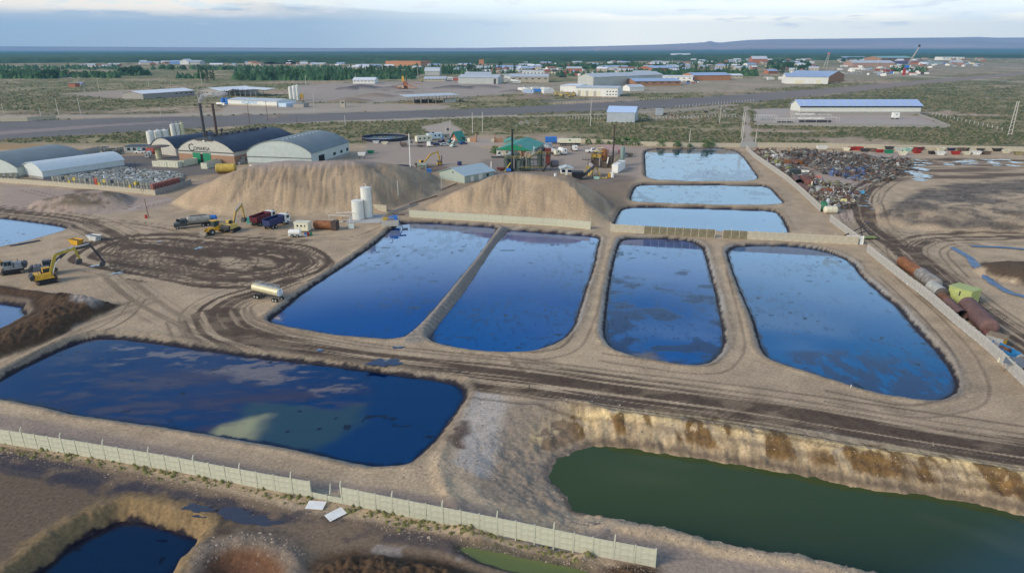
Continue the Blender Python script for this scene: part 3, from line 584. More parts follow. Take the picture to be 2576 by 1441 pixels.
for i, (x, y, rx, ry) in enumerate([(500,624,.9,.9),(243,668,1.1,.9),(294,687,1.0,.8),(968,913,2.0,1.6),(1002,873,.8,.6),(805,881,.7,.5),(400,608,.5,.6)] + [(pr_.uniform(2285, 2345) - (y - 402) * .35, y, pr_.uniform(.8, 2.6), pr_.uniform(.8, 2.2)) for y in np.linspace(402, 455, 24)] + [(pr_.uniform(2380, 2570), pr_.uniform(402, 417), pr_.uniform(.8, 3.5), pr_.uniform(.8, 1.8)) for _ in range(20)] + [(pr_.uniform(2172, 2200), y, pr_.uniform(.3, .9), pr_.uniform(.3, .6)) for y in np.linspace(490, 560, 10)] + [(2172,528,1.4,.9),(560,1290,2.6,.7),(600,1300,2.4,.9),(500,1282,1.6,.6),(655,1312,1.8,.6)]): puddle(x, y, rx, ry, i)
# ------------------------------------------------------------------ object helpers
ORD = ['', 'first', 'second', 'third', 'fourth', 'fifth', 'sixth', 'seventh', 'eighth', 'ninth', 'tenth', 'eleventh', 'twelfth', 'thirteenth', 'fourteenth', 'fifteenth', 'sixteenth', 'seventeenth', 'eighteenth', 'nineteenth']
TENS = ['', '', 'twent', 'thirt', 'fort', 'fift', 'sixt', 'sevent', 'eight', 'ninet']
def nth(i):
    if i < 20: return ORD[i]
    if i >= 100: return 'hundred and ' + nth(i - 100) if i > 100 else 'hundredth'
    return TENS[i // 10] + ('ieth' if i % 10 == 0 else 'y-' + ORD[i % 10])
MATS = {}
def M(name, col, rough=.7, metal=0.0, var=.25, scale=1.0, rust=0.0, corr=0.0, rustcol=(.16, .07, .03)):
    if name in MATS: return MATS[name]
    m = bpy.data.materials.new(name); m.use_nodes = True; nt = m.node_tree; N, L = nt.nodes, nt.links
    b = N['Principled BSDF']; b.inputs['Roughness'].default_value = rough; b.inputs['Metallic'].default_value = metal; b.inputs['Specular IOR Level'].default_value = .35
    tc = N.new('ShaderNodeTexCoord'); vec = tc.outputs['Object']
    n = N.new('ShaderNodeTexNoise'); n.inputs['Scale'].default_value = scale; n.inputs['Detail'].default_value = 6; n.inputs['Roughness'].default_value = .65; L.new(vec, n.inputs[0])
    mr = N.new('ShaderNodeMapRange'); L.new(n.outputs[0], mr.inputs[0]); mr.inputs[1].default_value = .3; mr.inputs[2].default_value = .7; mr.inputs[3].default_value = 1 - var; mr.inputs[4].default_value = 1 + var * .5
    mu = N.new('ShaderNodeMix'); mu.data_type = 'RGBA'; mu.blend_type = 'MULTIPLY'; mu.inputs[0].default_value = 1; mu.inputs[6].default_value = (*col, 1); L.new(mr.outputs[0], mu.inputs[7])
    out = mu.outputs[2]
    mp = N.new('ShaderNodeMapping'); mp.inputs['Scale'].default_value = (2.2, 2.2, .35); L.new(vec, mp.inputs[0])
    n2 = N.new('ShaderNodeTexNoise'); n2.inputs['Scale'].default_value = 1.3; n2.inputs['Detail'].default_value = 5; L.new(mp.outputs[0], n2.inputs[0])
    r = N.new('ShaderNodeMapRange'); L.new(n2.outputs[0], r.inputs[0]); r.inputs[1].default_value = .62 - rust * .25; r.inputs[2].default_value = .70 - rust * .15; r.inputs[3].default_value = 0; r.inputs[4].default_value = .25 + .6 * rust
    m2 = N.new('ShaderNodeMix'); m2.data_type = 'RGBA'; L.new(r.outputs[0], m2.inputs[0]); L.new(out, m2.inputs[6])
    m2.inputs[7].default_value = (*(rustcol if rust else tuple(c * .55 for c in col)), 1)
    L.new(m2.outputs[2], b.inputs['Base Color'])
    if corr:
        wv = N.new('ShaderNodeTexWave'); wv.inputs['Scale'].default_value = corr; L.new(vec, wv.inputs[0])
        bp = N.new('ShaderNodeBump'); bp.inputs['Strength'].default_value = .5; bp.inputs['Distance'].default_value = .05; L.new(wv.outputs[1], bp.inputs['Height']); L.new(bp.outputs[0], b.inputs['Normal'])
    MATS[name] = m; return m
concrete = M('concrete_cream', (.46, .46, .36), .85, var=.18, scale=2)
concrete_old = M('concrete_weathered', (.40, .39, .36), .85, var=.25, scale=1.5)
concrete_dark = M('concrete_stained', (.19, .17, .11), .9, var=.35, scale=1.2)
concrete_tan = M('concrete_tan', (.44, .40, .31), .9, var=.2, scale=1)
white = M('white_paint', (.74, .74, .70), .5, var=.12); cream = M('cream_paint', (.66, .63, .48), .6, var=.18)
grey = M('grey_paint', (.33, .34, .34), .6, var=.2); darkm = M('dark_steel', (.045, .045, .05), .6, var=.3); black = M('black_rubber', (.022, .022, .022), .85, var=.3)
glass = M('tinted_glass', (.03, .045, .055), .08, var=.1); yellow = M('machine_yellow', (.60, .34, .03), .5, var=.3, scale=1.5); yellowd = M('faded_yellow', (.40, .31, .09), .65, var=.35, scale=1.5)
rusty = M('rusted_steel', (.17, .085, .05), .85, var=.5, scale=1.2, rust=.5); rusto = M('orange_rust', (.25, .105, .045), .85, var=.5, scale=1.2, rust=.4); rustp = M('purple_rust', (.15, .085, .075), .8, var=.35, scale=.9)
red = M('red_paint', (.33, .028, .022), .5, var=.25); maroon = M('maroon_paint', (.13, .02, .03), .5, var=.3); navy = M('navy_paint', (.03, .04, .12), .45, var=.3); blue = M('blue_paint', (.03, .16, .50), .5, var=.2); teal = M('teal_paint', (.06, .32, .30), .6, var=.2)
green = M('green_paint', (.01, .20, .10), .6, var=.2); greenroof = M('green_roof_sheet', (.05, .26, .20), .55, var=.15, scale=.4, corr=2.0); slate = M('dark_roof_sheet', (.045, .055, .075), .55, var=.25, scale=.25, corr=1.5)
greyroof = M('grey_roof_sheet', (.17, .20, .20), .5, var=.18, scale=.25, corr=1.5); palewall = M('pale_sheet_wall', (.46, .52, .50), .55, var=.12, scale=.4, corr=2.5); galv = M('galvanised_sheet', (.42, .47, .52), .35, .35, var=.15, scale=.3, corr=2.5)
blueroof = M('blue_grey_roof_sheet', (.33, .42, .58), .4, .1, var=.12, scale=.2, corr=1.2); brick = M('brick_wall', (.33, .20, .13), .9, var=.25, scale=1.5); brickr = M('red_brick', (.36, .15, .09), .9, var=.2, scale=1.0); whiteroof = M('white_roof_sheet', (.70, .72, .74), .45, var=.08, scale=.2)
wood = M('weathered_wood', (.26, .19, .12), .9, var=.35, scale=2); olive = M('olive_paint', (.22, .25, .08), .7, var=.2); lime = M('lime_paint', (.36, .41, .15), .6, var=.18); pipew = M('pipe_white', (.6, .6, .58), .5, var=.15); mudm = M('dried_mud', (.20, .15, .115), .95, var=.3)
blockw = M('grey_block_wall', (.30, .29, .27), .9, var=.2, scale=.8); oran = M('orange_block', (.42, .20, .10), .9, var=.2, scale=.5)

class B:
    """collects simple solids for one mesh"""
    def __init__(s): s.v = []; s.f = []
    def add(s, vs, fs):
        k = len(s.v); s.v += [tuple(v) for v in vs]; s.f += [tuple(i + k for i in f) for f in fs]; return s
    def box(s, x0, y0, z0, x1, y1, z1, rz=0, taper=0):
        vs = [(x0, y0, z0), (x1, y0, z0), (x1, y1, z0), (x0, y1, z0), (x0 + taper, y0 + taper, z1), (x1 - taper, y0 + taper, z1), (x1 - taper, y1 - taper, z1), (x0 + taper, y1 - taper, z1)]
        if rz:
            cx, cy = (x0 + x1) / 2, (y0 + y1) / 2; a, b = math.cos(rz), math.sin(rz)
            vs = [(cx + (x - cx) * a - (y - cy) * b, cy + (x - cx) * b + (y - cy) * a, z) for x, y, z in vs]
        return s.add(vs, [(3, 2, 1, 0), (4, 5, 6, 7), (0, 1, 5, 4), (1, 2, 6, 5), (2, 3, 7, 6), (3, 0, 4, 7)])
    def cyl(s, p0, p1, r, r1=None, n=10, caps=True):
        p0, p1 = Vector(p0), Vector(p1); r1 = r if r1 is None else r1; d = (p1 - p0).normalized()
        a = d.orthogonal().normalized(); b = d.cross(a); k = len(s.v)
        for p, rr in ((p0, r), (p1, r1)):
            for i in range(n): t = 2 * math.pi * i / n; s.v.append(tuple(p + a * rr * math.cos(t) + b * rr * math.sin(t)))
        s.f += [(k + i, k + (i + 1) % n, k + n + (i + 1) % n, k + n + i) for i in range(n)]
        if caps: s.f += [tuple(k + i for i in range(n))[::-1], tuple(k + n + i for i in range(n))]
        return s
    def beam(s, p0, p1, w_, h_=None):
        """square bar between two points"""
        h_ = w_ if h_ is None else h_; p0, p1 = Vector(p0), Vector(p1); d = (p1 - p0).normalized()
        up = Vector((0, 0, 1)) if abs(d.z) < .95 else Vector((1, 0, 0)); a = d.cross(up).normalized() * w_ / 2; b = a.cross(d).normalized() * h_ / 2; vs = []
        for p in (p0, p1): vs += [p - a - b, p + a - b, p + a + b, p - a + b]
        return s.add(vs, [(3, 2, 1, 0), (4, 5, 6, 7), (0, 1, 5, 4), (1, 2, 6, 5), (2, 3, 7, 6), (3, 0, 4, 7)])
    def prism(s, prof, y0, y1, axis='y'):
        """profile of (a, z) pairs swept along the axis"""
        n = len(prof); k = len(s.v)
        for yy in (y0, y1): s.v += [((a, yy, z) if axis == 'y' else (yy, a, z)) for a, z in prof]
        s.f += [(k + i, k + (i + 1) % n, k + n + (i + 1) % n, k + n + i) for i in range(n)]
        s.f += [tuple(k + i for i in range(n))[::-1], tuple(k + n + i for i in range(n))]; return s
    def dome(s, c, r, axis, n=10, rings=3, flat=.45):
        """shallow dished end of a tank, towards axis"""
        c, d = Vector(c), Vector(axis).normalized(); a = d.orthogonal().normalized(); b = d.cross(a); k = len(s.v)
        for j in range(rings):
            t = j / rings * math.pi / 2; rr = r * math.cos(t); hh = r * flat * math.sin(t)
            for i in range(n): u = 2 * math.pi * i / n; s.v.append(tuple(c + d * hh + a * rr * math.cos(u) + b * rr * math.sin(u)))
        s.v.append(tuple(c + d * r * flat)); e = len(s.v) - 1
        for j in range(rings - 1): s.f += [(k + j * n + i, k + j * n + (i + 1) % n, k + (j + 1) * n + (i + 1) % n, k + (j + 1) * n + i) for i in range(n)]
        s.f += [(k + (rings - 1) * n + i, k + (rings - 1) * n + (i + 1) % n, e) for i in range(n)]; return s
    def mesh(s, name, mat, smooth=False):
        me = bpy.data.meshes.new(name); me.from_pydata(s.v, [], s.f); bm = bmesh.new(); bm.from_mesh(me); bmesh.ops.recalc_face_normals(bm, faces=bm.faces); bm.to_mesh(me); bm.free()
        me.materials.append(mat)
        if smooth:
            me.polygons.foreach_set('use_smooth', [True] * len(me.polygons))
            try: me.set_sharp_from_angle(angle=math.radians(40))
            except Exception: pass
        return me
def part(name, b, mat, parent=None, smooth=False, **kw):
    o = bpy.data.objects.new(name, b.mesh(name, mat, smooth) if isinstance(b, B) else b); C.objects.link(o); o.parent = parent
    for k, v in kw.items(): o[k] = v
    return o
def thing(name, label, cat, loc=(0, 0, 0), rz=0, group=None, sc=1.0):
    o = bpy.data.objects.new(name, None); C.objects.link(o); o.location = loc; o.rotation_euler = (0, 0, rz); o.scale = (sc, sc, sc); o.empty_display_size = .5
    o['label'] = label; o['category'] = cat
    if group: o['group'] = group
    return o
def solo(name, b, mat, label, cat, loc=(0, 0, 0), rz=0, group=None, smooth=False, sc=1.0):
    o = part(name, b, mat, None, smooth); o.location = loc; o.rotation_euler = (0, 0, rz); o.scale = (sc, sc, sc); o['label'] = label; o['category'] = cat
    if group: o['group'] = group
    return o
def clone(root, label, loc, rz=0, group=None, sc=None, mats=None):
    def cp(o, par):
        c = o.copy(); C.objects.link(c); c.parent = par
        if mats and c.type == 'MESH':
            for i, s in enumerate(o.data.materials):
                if s in mats:
                    c.data = o.data.copy() if c.data is o.data else c.data; c.data.materials[i] = mats[s]
        for ch in list(o.children): cp(ch, c)
        return c
    r = cp(root, None); r.location = loc; r.rotation_euler = (0, 0, rz); r['label'] = label
    if group: r['group'] = group
    if sc: r.scale = (sc, sc, sc)
    return r
def gz(x, y):
    return float(terrain_h(np.array([[x]]), np.array([[y]]))[0, 0])
def pose(pa, pb):
    a, b = G(*pa), G(*pb); m = (a + b) / 2; return m, math.atan2(b.y - a.y, b.x - a.x), (b - a).length

# ------------------------------------------------------------------ concrete walls: posts and panels, each its own piece
def slab_b(L, h, t=.05):
    b = B(); b.box(0, -t / 2, .015, L, t / 2, h - .015); b.box(.04, -t / 2 - .012, .05, L - .04, t / 2 + .012, h - .06); return b
def concrete_wall(label, line, height, mat, bay=2.0, slabs=1, tall_every=0, skip=(), low=(), group='precast concrete walls round the works', matf=None, jitter=.03, post_mat=None):
    P = [G(*p) for p in line]; t = thing('concrete_wall', label, 'wall', tuple(P[0]), 0, group)
    meshes = {}
    k = 0
    hs = height / slabs
    for i in range(len(P) - 1):
        a, b = P[i], P[i + 1]; L = (b - a).length; n = max(1, round(L / bay)); d = (b - a) / n; rz = math.atan2(d.y, d.x); bl = d.length
        sm = slab_b(bl - .10, hs).mesh('panel', mat); 
        pm = B().box(-.07, -.07, -.3, .07, .07, height + .06).mesh('post', post_mat or mat)
        tb = B().box(-.07, -.07, -.3, .07, .07, height + .35); tb.beam((0, 0, height + .33), (0, .22, height + .62), .10); tm = tb.mesh('post', post_mat or mat)
        for j in range(n + (i == len(P) - 2)):
            q = a + d * j; o = part('post', tm if tall_every and k % tall_every == 0 else pm, None, t); o.location = q - P[0]; o.rotation_euler.z = rz + random.uniform(-.02, .02); o.rotation_euler.y = random.uniform(-1, 1) * jitter
            if j < n and k not in skip:
                for s in range(1 if k in low else slabs):
                    me = sm
                    if matf and matf(k): me = meshes.setdefault((i, 'alt'), None) or meshes.__setitem__((i, 'alt'), slab_b(bl - .10, hs).mesh('panel', matf(k))) or meshes[(i, 'alt')]
                    o = part('panel', me, None, t); o.location = q - P[0] + d.normalized() * .05 + Vector((0, random.uniform(-.012, .012), s * hs - .02)); o.rotation_euler = (random.uniform(-1, 1) * jitter * .5, 0, rz)
            k += 1
    return t
concrete_wall('cream precast wall across the foreground, left stretch, three slabs high with tall bent posts', [(-30,1109),(0,1114),(229,1150),(419,1182),(648,1226),(783,1250)], 2.05, concrete, 1.95, 3, 3, group=None)
concrete_wall('cream precast wall in the foreground right of the gap, ends near the bottom edge', [(862,1266),(988,1292),(1072,1309),(1297,1354),(1491,1396),(1647,1426)], 2.1, concrete, 1.95, 3, 3, group=None)
concrete_wall('single low slab closing the gap in the foreground wall beside a leaning post', [(785,1251),(823,1259),(862,1266)], .75, concrete, 1.9, 1, group=None)
concrete_wall('cream wall in front of the centre earth pile above the divided pond', [(1030,546),(1140,553),(1300,563),(1400,569),(1485,577)], 2.1, concrete, 2.0, 1, 3, low=(), group=None)
concrete_wall('wall between the pale ponds and the narrow pond, oil stained panels on its left half', [(1535,583),(1600,587),(1717,594),(1900,603),(2080,612),(2157,616)], 2.15, concrete_tan, 2.0, 1, 3, skip=(13,), low=(30, 31), matf=lambda k: concrete_dark if 4 <= k <= 16 and k != 13 else None, group=None)
concrete_wall('long grey wall down the right side beside the rusted tanks', [(2180,634),(2227,672),(2277,712),(2337,758),(2404,818),(2487,886),(2576,972),(2660,1060)], 2.0, concrete_old, 2.0, 1, jitter=.06, group=None)
concrete_wall('grey wall between the scrapyard and the three pale ponds', [(1876,376),(1894,395),(1937,426),(1980,456),(2023,494),(2063,533)], 2.1, concrete_old, 2.0, 1, group=None)
concrete_wall('short grey wall stretch by the track junction, upper right', [(2087,557),(2120,582),(2157,610)], 2.0, concrete_old, 2.0, 1, jitter=.06, group=None)
concrete_wall('tan wall along the back of the scrapyard, right of the grey gate', [(1905,371),(2050,372),(2217,376),(2400,379),(2576,382),(2680,385)], 2.3, concrete_tan, 2.4, 1, group=None)
concrete_wall('tan wall behind the pale ponds, left of the grey gate, bushes along it', [(1395,357),(1500,361),(1621,367),(1717,370),(1862,371)], 2.1, concrete_tan, 2.4, 1, group=None)
concrete_wall('weathered wall in front of the stacked totes on the left', [(-40,455),(0,459),(100,466),(203,474),(300,482),(391,491)], 1.7, concrete_tan, 2.0, 1, group=None)
concrete_wall('brownish wall turning back beside the red totes', [(392,491),(440,478),(482,464)], 1.9, blockw, 2.2, 1, group=None)
concrete_wall('grey blue wall behind the white round-roofed shed on the left', [(160,402),(205,392),(254,382)], 2.6, concrete_old, 2.4, 1, group=None)
concrete_wall('pale wall at the far left edge beyond the highway', [(-40,306),(0,306),(70,305),(142,300)], 2.6, concrete_tan, 3.0, 1, group=None)
concrete_wall('grey wall round the fenced yard of the blue roofed shed, front and right', [(1898,316),(2000,317),(2100,319),(2250,321),(2389,322),(2350,306),(2310,292)], 1.9, blockw, 2.6, 1, group=None)
concrete_wall('light wall behind the big white warehouse front on the far roadside', [(1360,258),(1500,252),(1600,250)], 1.4, blockw, 3.4, 1, group=None)
concrete_wall('pale broken wall behind the twin white tanks, above the steel pipes', [(866,527),(890,530),(940,530),(972,533)], 2.0, concrete_tan, 2.0, 1, 3, group=None)
g_ = thing('yard_gate', 'grey sheet gate between the tan walls at the head of the lane', 'gate', tuple(G(1883, 371)))
for x in (-3.7, .1): part('gate_leaf', B().box(x, -.05, .1, x + 3.6, .05, 2.6), grey, g_)
for x in (-3.8, 3.75): part('post', B().box(x, -.1, 0, x + .12, .1, 2.9), grey, g_)
# two loose sheets lying by the wall gap, one leaning post
for (p, rz, lb) in (((795,1273), -.1, 'white sheet lying flat below the foreground wall, left of the tilted one'), ((845,1296), .75, 'white sheet lying below the wall gap, long side pointing to the wall')):
    c = G(*p); o = solo('loose_sheet', B().box(-.95, -.6, 0, .95, .6, .05), white, lb, 'sheet', (c.x, c.y, .14), rz, 'loose sheets below the foreground wall'); o.rotation_euler.x = .06

# ------------------------------------------------------------------ vehicles and machines (local x = forward)
def wheels(t, xs, ys, r, wd, mat=black, name='wheel'):
    me = B().cyl((0, -wd / 2, 0), (0, wd / 2, 0), r, n=14).mesh(name, mat, True); rim = B().cyl((0, -wd / 2 - .01, 0), (0, wd / 2 + .01, 0), r * .5, n=10).mesh('rim', grey, True)
    for x in xs:
        for y in ys:
            o = part(name, me, None, t); o.location = (x, y, r); q = part('rim', rim, None, o)
def excavator(label, loc, rz, paint, boom, hub=yellowd, sc=1.0, dark=darkm, swing=0.0, group='excavators parked in the works'):
    t = thing('excavator', label, 'excavator', loc, rz, group, sc)
    for y in (-1.25, 1.25):
        prof = [(-2.0, .35), (-1.75, .05), (1.75, .05), (2.05, .35), (2.05, .6), (1.75, .9), (-1.75, .9), (-2.0, .6)]
        tr = part('track', B().prism(prof, y - .28, y + .28), black, t)
        for x in (-1.75, 1.8): part('sprocket', B().cyl((x, y - .31, .48), (x, y + .31, .48), .3, n=12), mudm, tr, True)
    part('undercarriage', B().box(-1.2, -1.0, .4, 1.2, 1.0, .95), dark, t)
    up = t
    h = B(); h.box(-2.1, -1.3, 1.05, 1.3, 1.3, 1.35); h.box(-1.5, -1.28, 1.35, .9, -.35, 2.1, taper=.06); part('body', h, paint, up)
    part('engine_cover', B().box(-2.0, -1.25, 1.36, -.6, 1.25, 2.2, taper=.12), paint, up)
    part('counterweight', B().prism([(-2.75, 1.15), (-2.1, 1.05), (-2.1, 2.15), (-2.55, 2.1), (-2.8, 1.8)], -1.25, 1.25), dark if paint is not darkm else grey, up)
    cb = part('cab', B().prism([(-.35, 1.36), (1.3, 1.36), (1.35, 2.0), (1.05, 2.95), (-.3, 2.95)], .4, 1.28), paint, up)
    for (x0, x1) in ((-.22, .4), (.48, 1.05)): part('window', B().box(x0, 1.27, 1.95, x1, 1.30, 2.8), glass, cb)
    part('windscreen', B().beam((1.35, .84, 1.95), (1.12, .84, 2.8), .04, .78).add([], []), glass, cb)
    part('window', B().box(-.22, .38, 2.0, 1.0, .40, 2.75), glass, cb)
    (bx, bz), (ex, ez), (sx, sz) = boom
    fx, fz = .9, 1.6
    bm_ = B(); bm_.beam((fx, 0, fz), (bx, 0, bz), .42, .62); bm_.beam((bx, 0, bz), (ex, 0, ez), .38, .48); part('boom', bm_, hub, up)
    part('stick', B().beam((ex - .1, 0, ez + .35), (sx, 0, sz), .34, .42), hub, up)
    k = B(); k.prism([(sx - .1, sz + .2), (sx + .35, sz), (sx + .15, sz - .75), (sx - .5, sz - 1.05), (sx - .95, sz - .75), (sx - .75, sz - .1)], -.55, .55); part('bucket', k, dark, up)
    chrome = M('polished_rod', (.6, .62, .65), .25, .6)
    for y in (-.33, .33): part('hydraulic_cylinder', B().cyl((1.2, y, 1.5), ((fx + bx) / 2 + .4, y, (fz + bz) / 2 + .1), .09, n=8), chrome, up)
    part('hydraulic_cylinder', B().cyl((bx + .1, 0, bz + .4), (ex - .15, 0, ez + .5), .09, n=8), chrome, up)
    part('hydraulic_cylinder', B().cyl((ex + .15, 0, ez), ((sx + ex) / 2 + .45, 0, (sz + ez) / 2 - .3), .07, n=8), dark, up)
    part('exhaust', B().cyl((-1.2, -.8, 2.1), (-1.2, -.8, 2.8), .06), dark, up)
    return t
m_, a_, l_ = pose((92,716), (160,704))
excavator('yellow excavator among the left group, nearest, bucket arm folded high', (m_.x - .6, m_.y, 0), a_ + .05, yellow, ((2.4, 5.4), (6.0, 6.0), (6.5, 3.6)), M('mustard_arm', (.38, .29, .05), .6, var=.35))
m_, a_, l_ = pose((60,700), (130,690))
excavator('dark grey excavator on the left, its black arm reaching down to the right', (m_.x + 1.0, m_.y + 1.2, 0), a_ - .08, M('grey_machine', (.12, .13, .14), .6), ((4.6, 4.6), (9.0, 5.2), (10.8, 1.3)), darkm, dark=M('grey_dark', (.06, .06, .065), .7))
m_, a_, l_ = pose((58,684), (8,688))
excavator('yellow and grey excavator at the left edge facing out of the picture', (m_.x, m_.y, 0), a_ + .25, M('dusty_grey_paint', (.24, .26, .27), .7), ((2.8, 4.2), (6.0, 3.4), (7.2, 1.2)), yellow)
m_, a_, l_ = pose((560,590), (606,574))
excavator('yellow excavator beside the maroon truck with its dark arm raised', (m_.x, m_.y, 0), a_ + .1, M('pale_yellow_paint', (.58, .42, .12), .5, var=.25), ((2.5, 4.6), (5.6, 5.9), (5.9, 2.2)), M('ochre_arm', (.40, .27, .08), .6, var=.3))
m_, a_, l_ = pose((1046,424), (1078,420))
excavator('yellow long arm excavator by the small round pool behind the west pile', (m_.x, m_.y, 0), a_ + .15, yellow, ((4.6, 4.8), (8.6, 5.4), (9.8, 1.3)), yellow)

def dump_truck(label, loc, rz, body, cabm, sc=1.0):
    t = thing('dump_truck', label, 'truck', loc, rz, 'dump trucks side by side', sc)
    part('chassis', B().box(-3.6, -.45, .75, 3.6, .45, 1.05), darkm, t)
    b = B(); b.box(-3.9, -1.25, 1.15, 1.9, 1.25, 1.3); b.box(-3.9, -1.27, 1.3, 1.9, -1.17, 2.75); b.box(-3.9, 1.17, 1.3, 1.9, 1.27, 2.75); b.box(1.8, -1.17, 1.3, 1.92, 1.17, 3.05); b.box(-4.0, -1.2, 1.2, -3.9, 1.2, 2.6)
    for i in range(6):
        for y in (-1.33, 1.27): b.box(-3.6 + i * 1.05, y, 1.2, -3.48 + i * 1.05, y + .06, 2.7)
    b.box(-4.0, -1.34, 2.72, 1.95, -1.15, 2.86); b.box(-4.0, 1.15, 2.72, 1.95, 1.34, 2.86); part('dump_bed', b, body, t)
    c = part('cab', B().prism([(2.1, .7), (4.2, .7), (4.25, 1.7), (3.95, 2.9), (2.15, 2.95)], -1.2, 1.2), cabm, t)
    part('windscreen', B().beam((4.28, 0, 1.8), (4.02, 0, 2.7), .04, 2.1), glass, c)
    w_ = B().beam((4.26, -1.0, 1.78), (4.0, -1.0, 2.7), .04, .04)
    for y in (-1.215, 1.215): part('window', B().box(2.8, y - .01, 1.8, 3.9, y + .01, 2.6), glass, c)
    wheels(t, (-2.9, -1.6, 3.2), (-1.05, 1.05), .52, .35); return t
m_, a_, l_ = pose((672,579), (720,562)); dump_truck('navy blue dump truck with a white cab, right of the maroon one', (m_.x, m_.y, 0), a_, navy, white)
m_, a_, l_ = pose((642,573), (690,555)); dump_truck('maroon dump truck behind and left of the navy one', (m_.x - .6, m_.y + .6, 0), a_, maroon, white)
def tank_b(x0, x1, r, z, n=14): return B().cyl((x0, 0, z), (x1, 0, z), r, n=n, caps=False).dome((x1, 0, z), r, (1, 0, 0), n).dome((x0, 0, z), r, (-1, 0, 0), n)
def tank_truck(label, loc, rz, tank, cabm, sc=1.0, L=4.5, group='tank trucks', bonnet=True):
    t = thing('tank_truck', label, 'truck', loc, rz, group, sc)
    part('chassis', B().box(-L, -.4, .7, 3.4, .4, .95), darkm, t)
    part('tank', tank_b(-L + .3, .9, 1.05, 2.05), tank, t, True); part('tank_cap', B().box(-L + .8, -.35, 3.0, .4, .35, 3.14), darkm, t)
    if bonnet: c = part('cab', B().prism([(1.3, .7), (4.6, .7), (4.6, 1.45), (3.1, 1.6), (2.8, 2.5), (1.35, 2.5)], -1.1, 1.1), cabm, t); part('windscreen', B().beam((3.13, 0, 1.66), (2.86, 0, 2.4), .04, 1.9), glass, c)
    else: c = part('cab', B().prism([(1.4, .7), (3.4, .7), (3.4, 1.7), (3.2, 2.8), (1.45, 2.8)], -1.15, 1.15), cabm, t); part('windscreen', B().beam((3.43, 0, 1.75), (3.25, 0, 2.65), .04, 2.0), glass, c)
    for y in (-1.16, 1.16): part('window', B().box(1.9, y - .01, 1.65, 2.7, y + .01, 2.3), glass, c)
    wheels(t, (-L + .8, -L + 2.0, 3.0 if not bonnet else 3.8), (-.95, .95), .48, .32); return t
m_, a_, l_ = pose((505,570), (462,573)); tank_truck('old dark bonneted tank truck with a dirty white tank, left of the machines', (m_.x + .3, m_.y, 0), a_ + .15 , M('dirty_tank', (.30, .30, .27), .6, var=.45, rust=.2), M('dark_green_paint', (.05, .06, .06), .6))
# wheel loader
m_, a_, l_ = pose((560,583), (520,592))
t = thing('wheel_loader', 'yellow wheel loader with a low bucket facing left', 'loader', (m_.x, m_.y, 0), a_)
part('body', B().prism([(-3.2, 1.0), (-.3, .9), (-.3, 2.0), (-1.0, 2.2), (-3.2, 2.1)], -.95, .95), yellow, t); part('front_frame', B().box(-.2, -.6, .8, 1.6, .6, 1.5), yellow, t)
c = part('cab', B().prism([(-1.1, 1.9), (.35, 1.9), (.2, 3.3), (-1.0, 3.35)], -.8, .8), M('dark_cab', (.03, .05, .05), .2), t); part('cab_roof', B().box(-1.2, -.9, 3.36, .5, .9, 3.5), yellow, c)
for y in (-.5, .5): part('lift_arm', B().beam((.8, y, 1.7), (3.0, y, .7), .18, .35), yellow, t)
part('bucket', B().prism([(2.8, .05), (4.0, .08), (3.3, .4), (3.0, 1.2), (2.75, 1.1)], -1.45, 1.45), M('worn_bucket', (.20, .17, .13), .7), t)
part('hydraulic_cylinder', B().cyl((.6, 0, 1.9), (2.9, 0, 1.3), .1), yellow, t); wheels(t, (-2.2, 1.2), (-1.05, 1.05), .75, .55)
# silver tanker trailer
m_, a_, l_ = pose((645,748), (712,757))
a_ -= .12
t = thing('tanker_trailer', 'long silver tanker trailer with a railed walkway standing alone by the pond', 'trailer', (m_.x - .2, m_.y, 0), a_, None, .80)
silver = M('dull_aluminium', (.55, .50, .34), .45, .15, var=.2, scale=.6)
part('tank', B().cyl((-4.2, 0, 2.55), (3.9, 0, 2.3), .98, n=20, caps=False).dome((-4.2, 0, 2.55), .98, (-1, 0, 0), 20, flat=.3), silver, t, True); part('end_plate', B().dome((3.9, 0, 2.3), .98, (1, 0, 0), 20, flat=.12), M('white_end', (.72, .74, .75), .4, var=.1), t, True)
part('ladder', B().beam((4.06, -.2, 1.5), (4.06, -.2, 3.2), .05).beam((4.06, .2, 1.5), (4.06, .2, 3.2), .05).beam((4.06, -.2, 1.9), (4.06, .2, 1.9), .04).beam((4.06, -.2, 2.4), (4.06, .2, 2.4), .04).beam((4.06, -.2, 2.9), (4.06, .2, 2.9), .04), grey, t)
rl = B(); 
for i in range(6): x = -3.8 + i * 1.5; rl.beam((x, .35, 3.4), (x, .35, 4.15 - .03 * i), .05)
rl.beam((-3.8, .35, 4.15), (3.7, .35, 4.0), .05).beam((-3.8, .35, 3.8), (3.7, .35, 3.65), .04); part('handrail', rl, galv, t); part('walkway', B().box(-3.9, -.3, 3.42, 3.6, .35, 3.47), galv, t)
part('manhole', B().cyl((2.0, 0, 3.2), (2.0, 0, 3.5), .3), grey, t, True); part('chassis', B().box(-3.9, -.4, 1.15, 3.7, .4, 1.5), darkm, t); part('front_axle', B().box(-3.3, -.9, .4, -2.5, .9, .6), darkm, t)
wheels(t, (-3.3, -2.4, 2.5, 3.4), (-.95, .95), .5, .45)
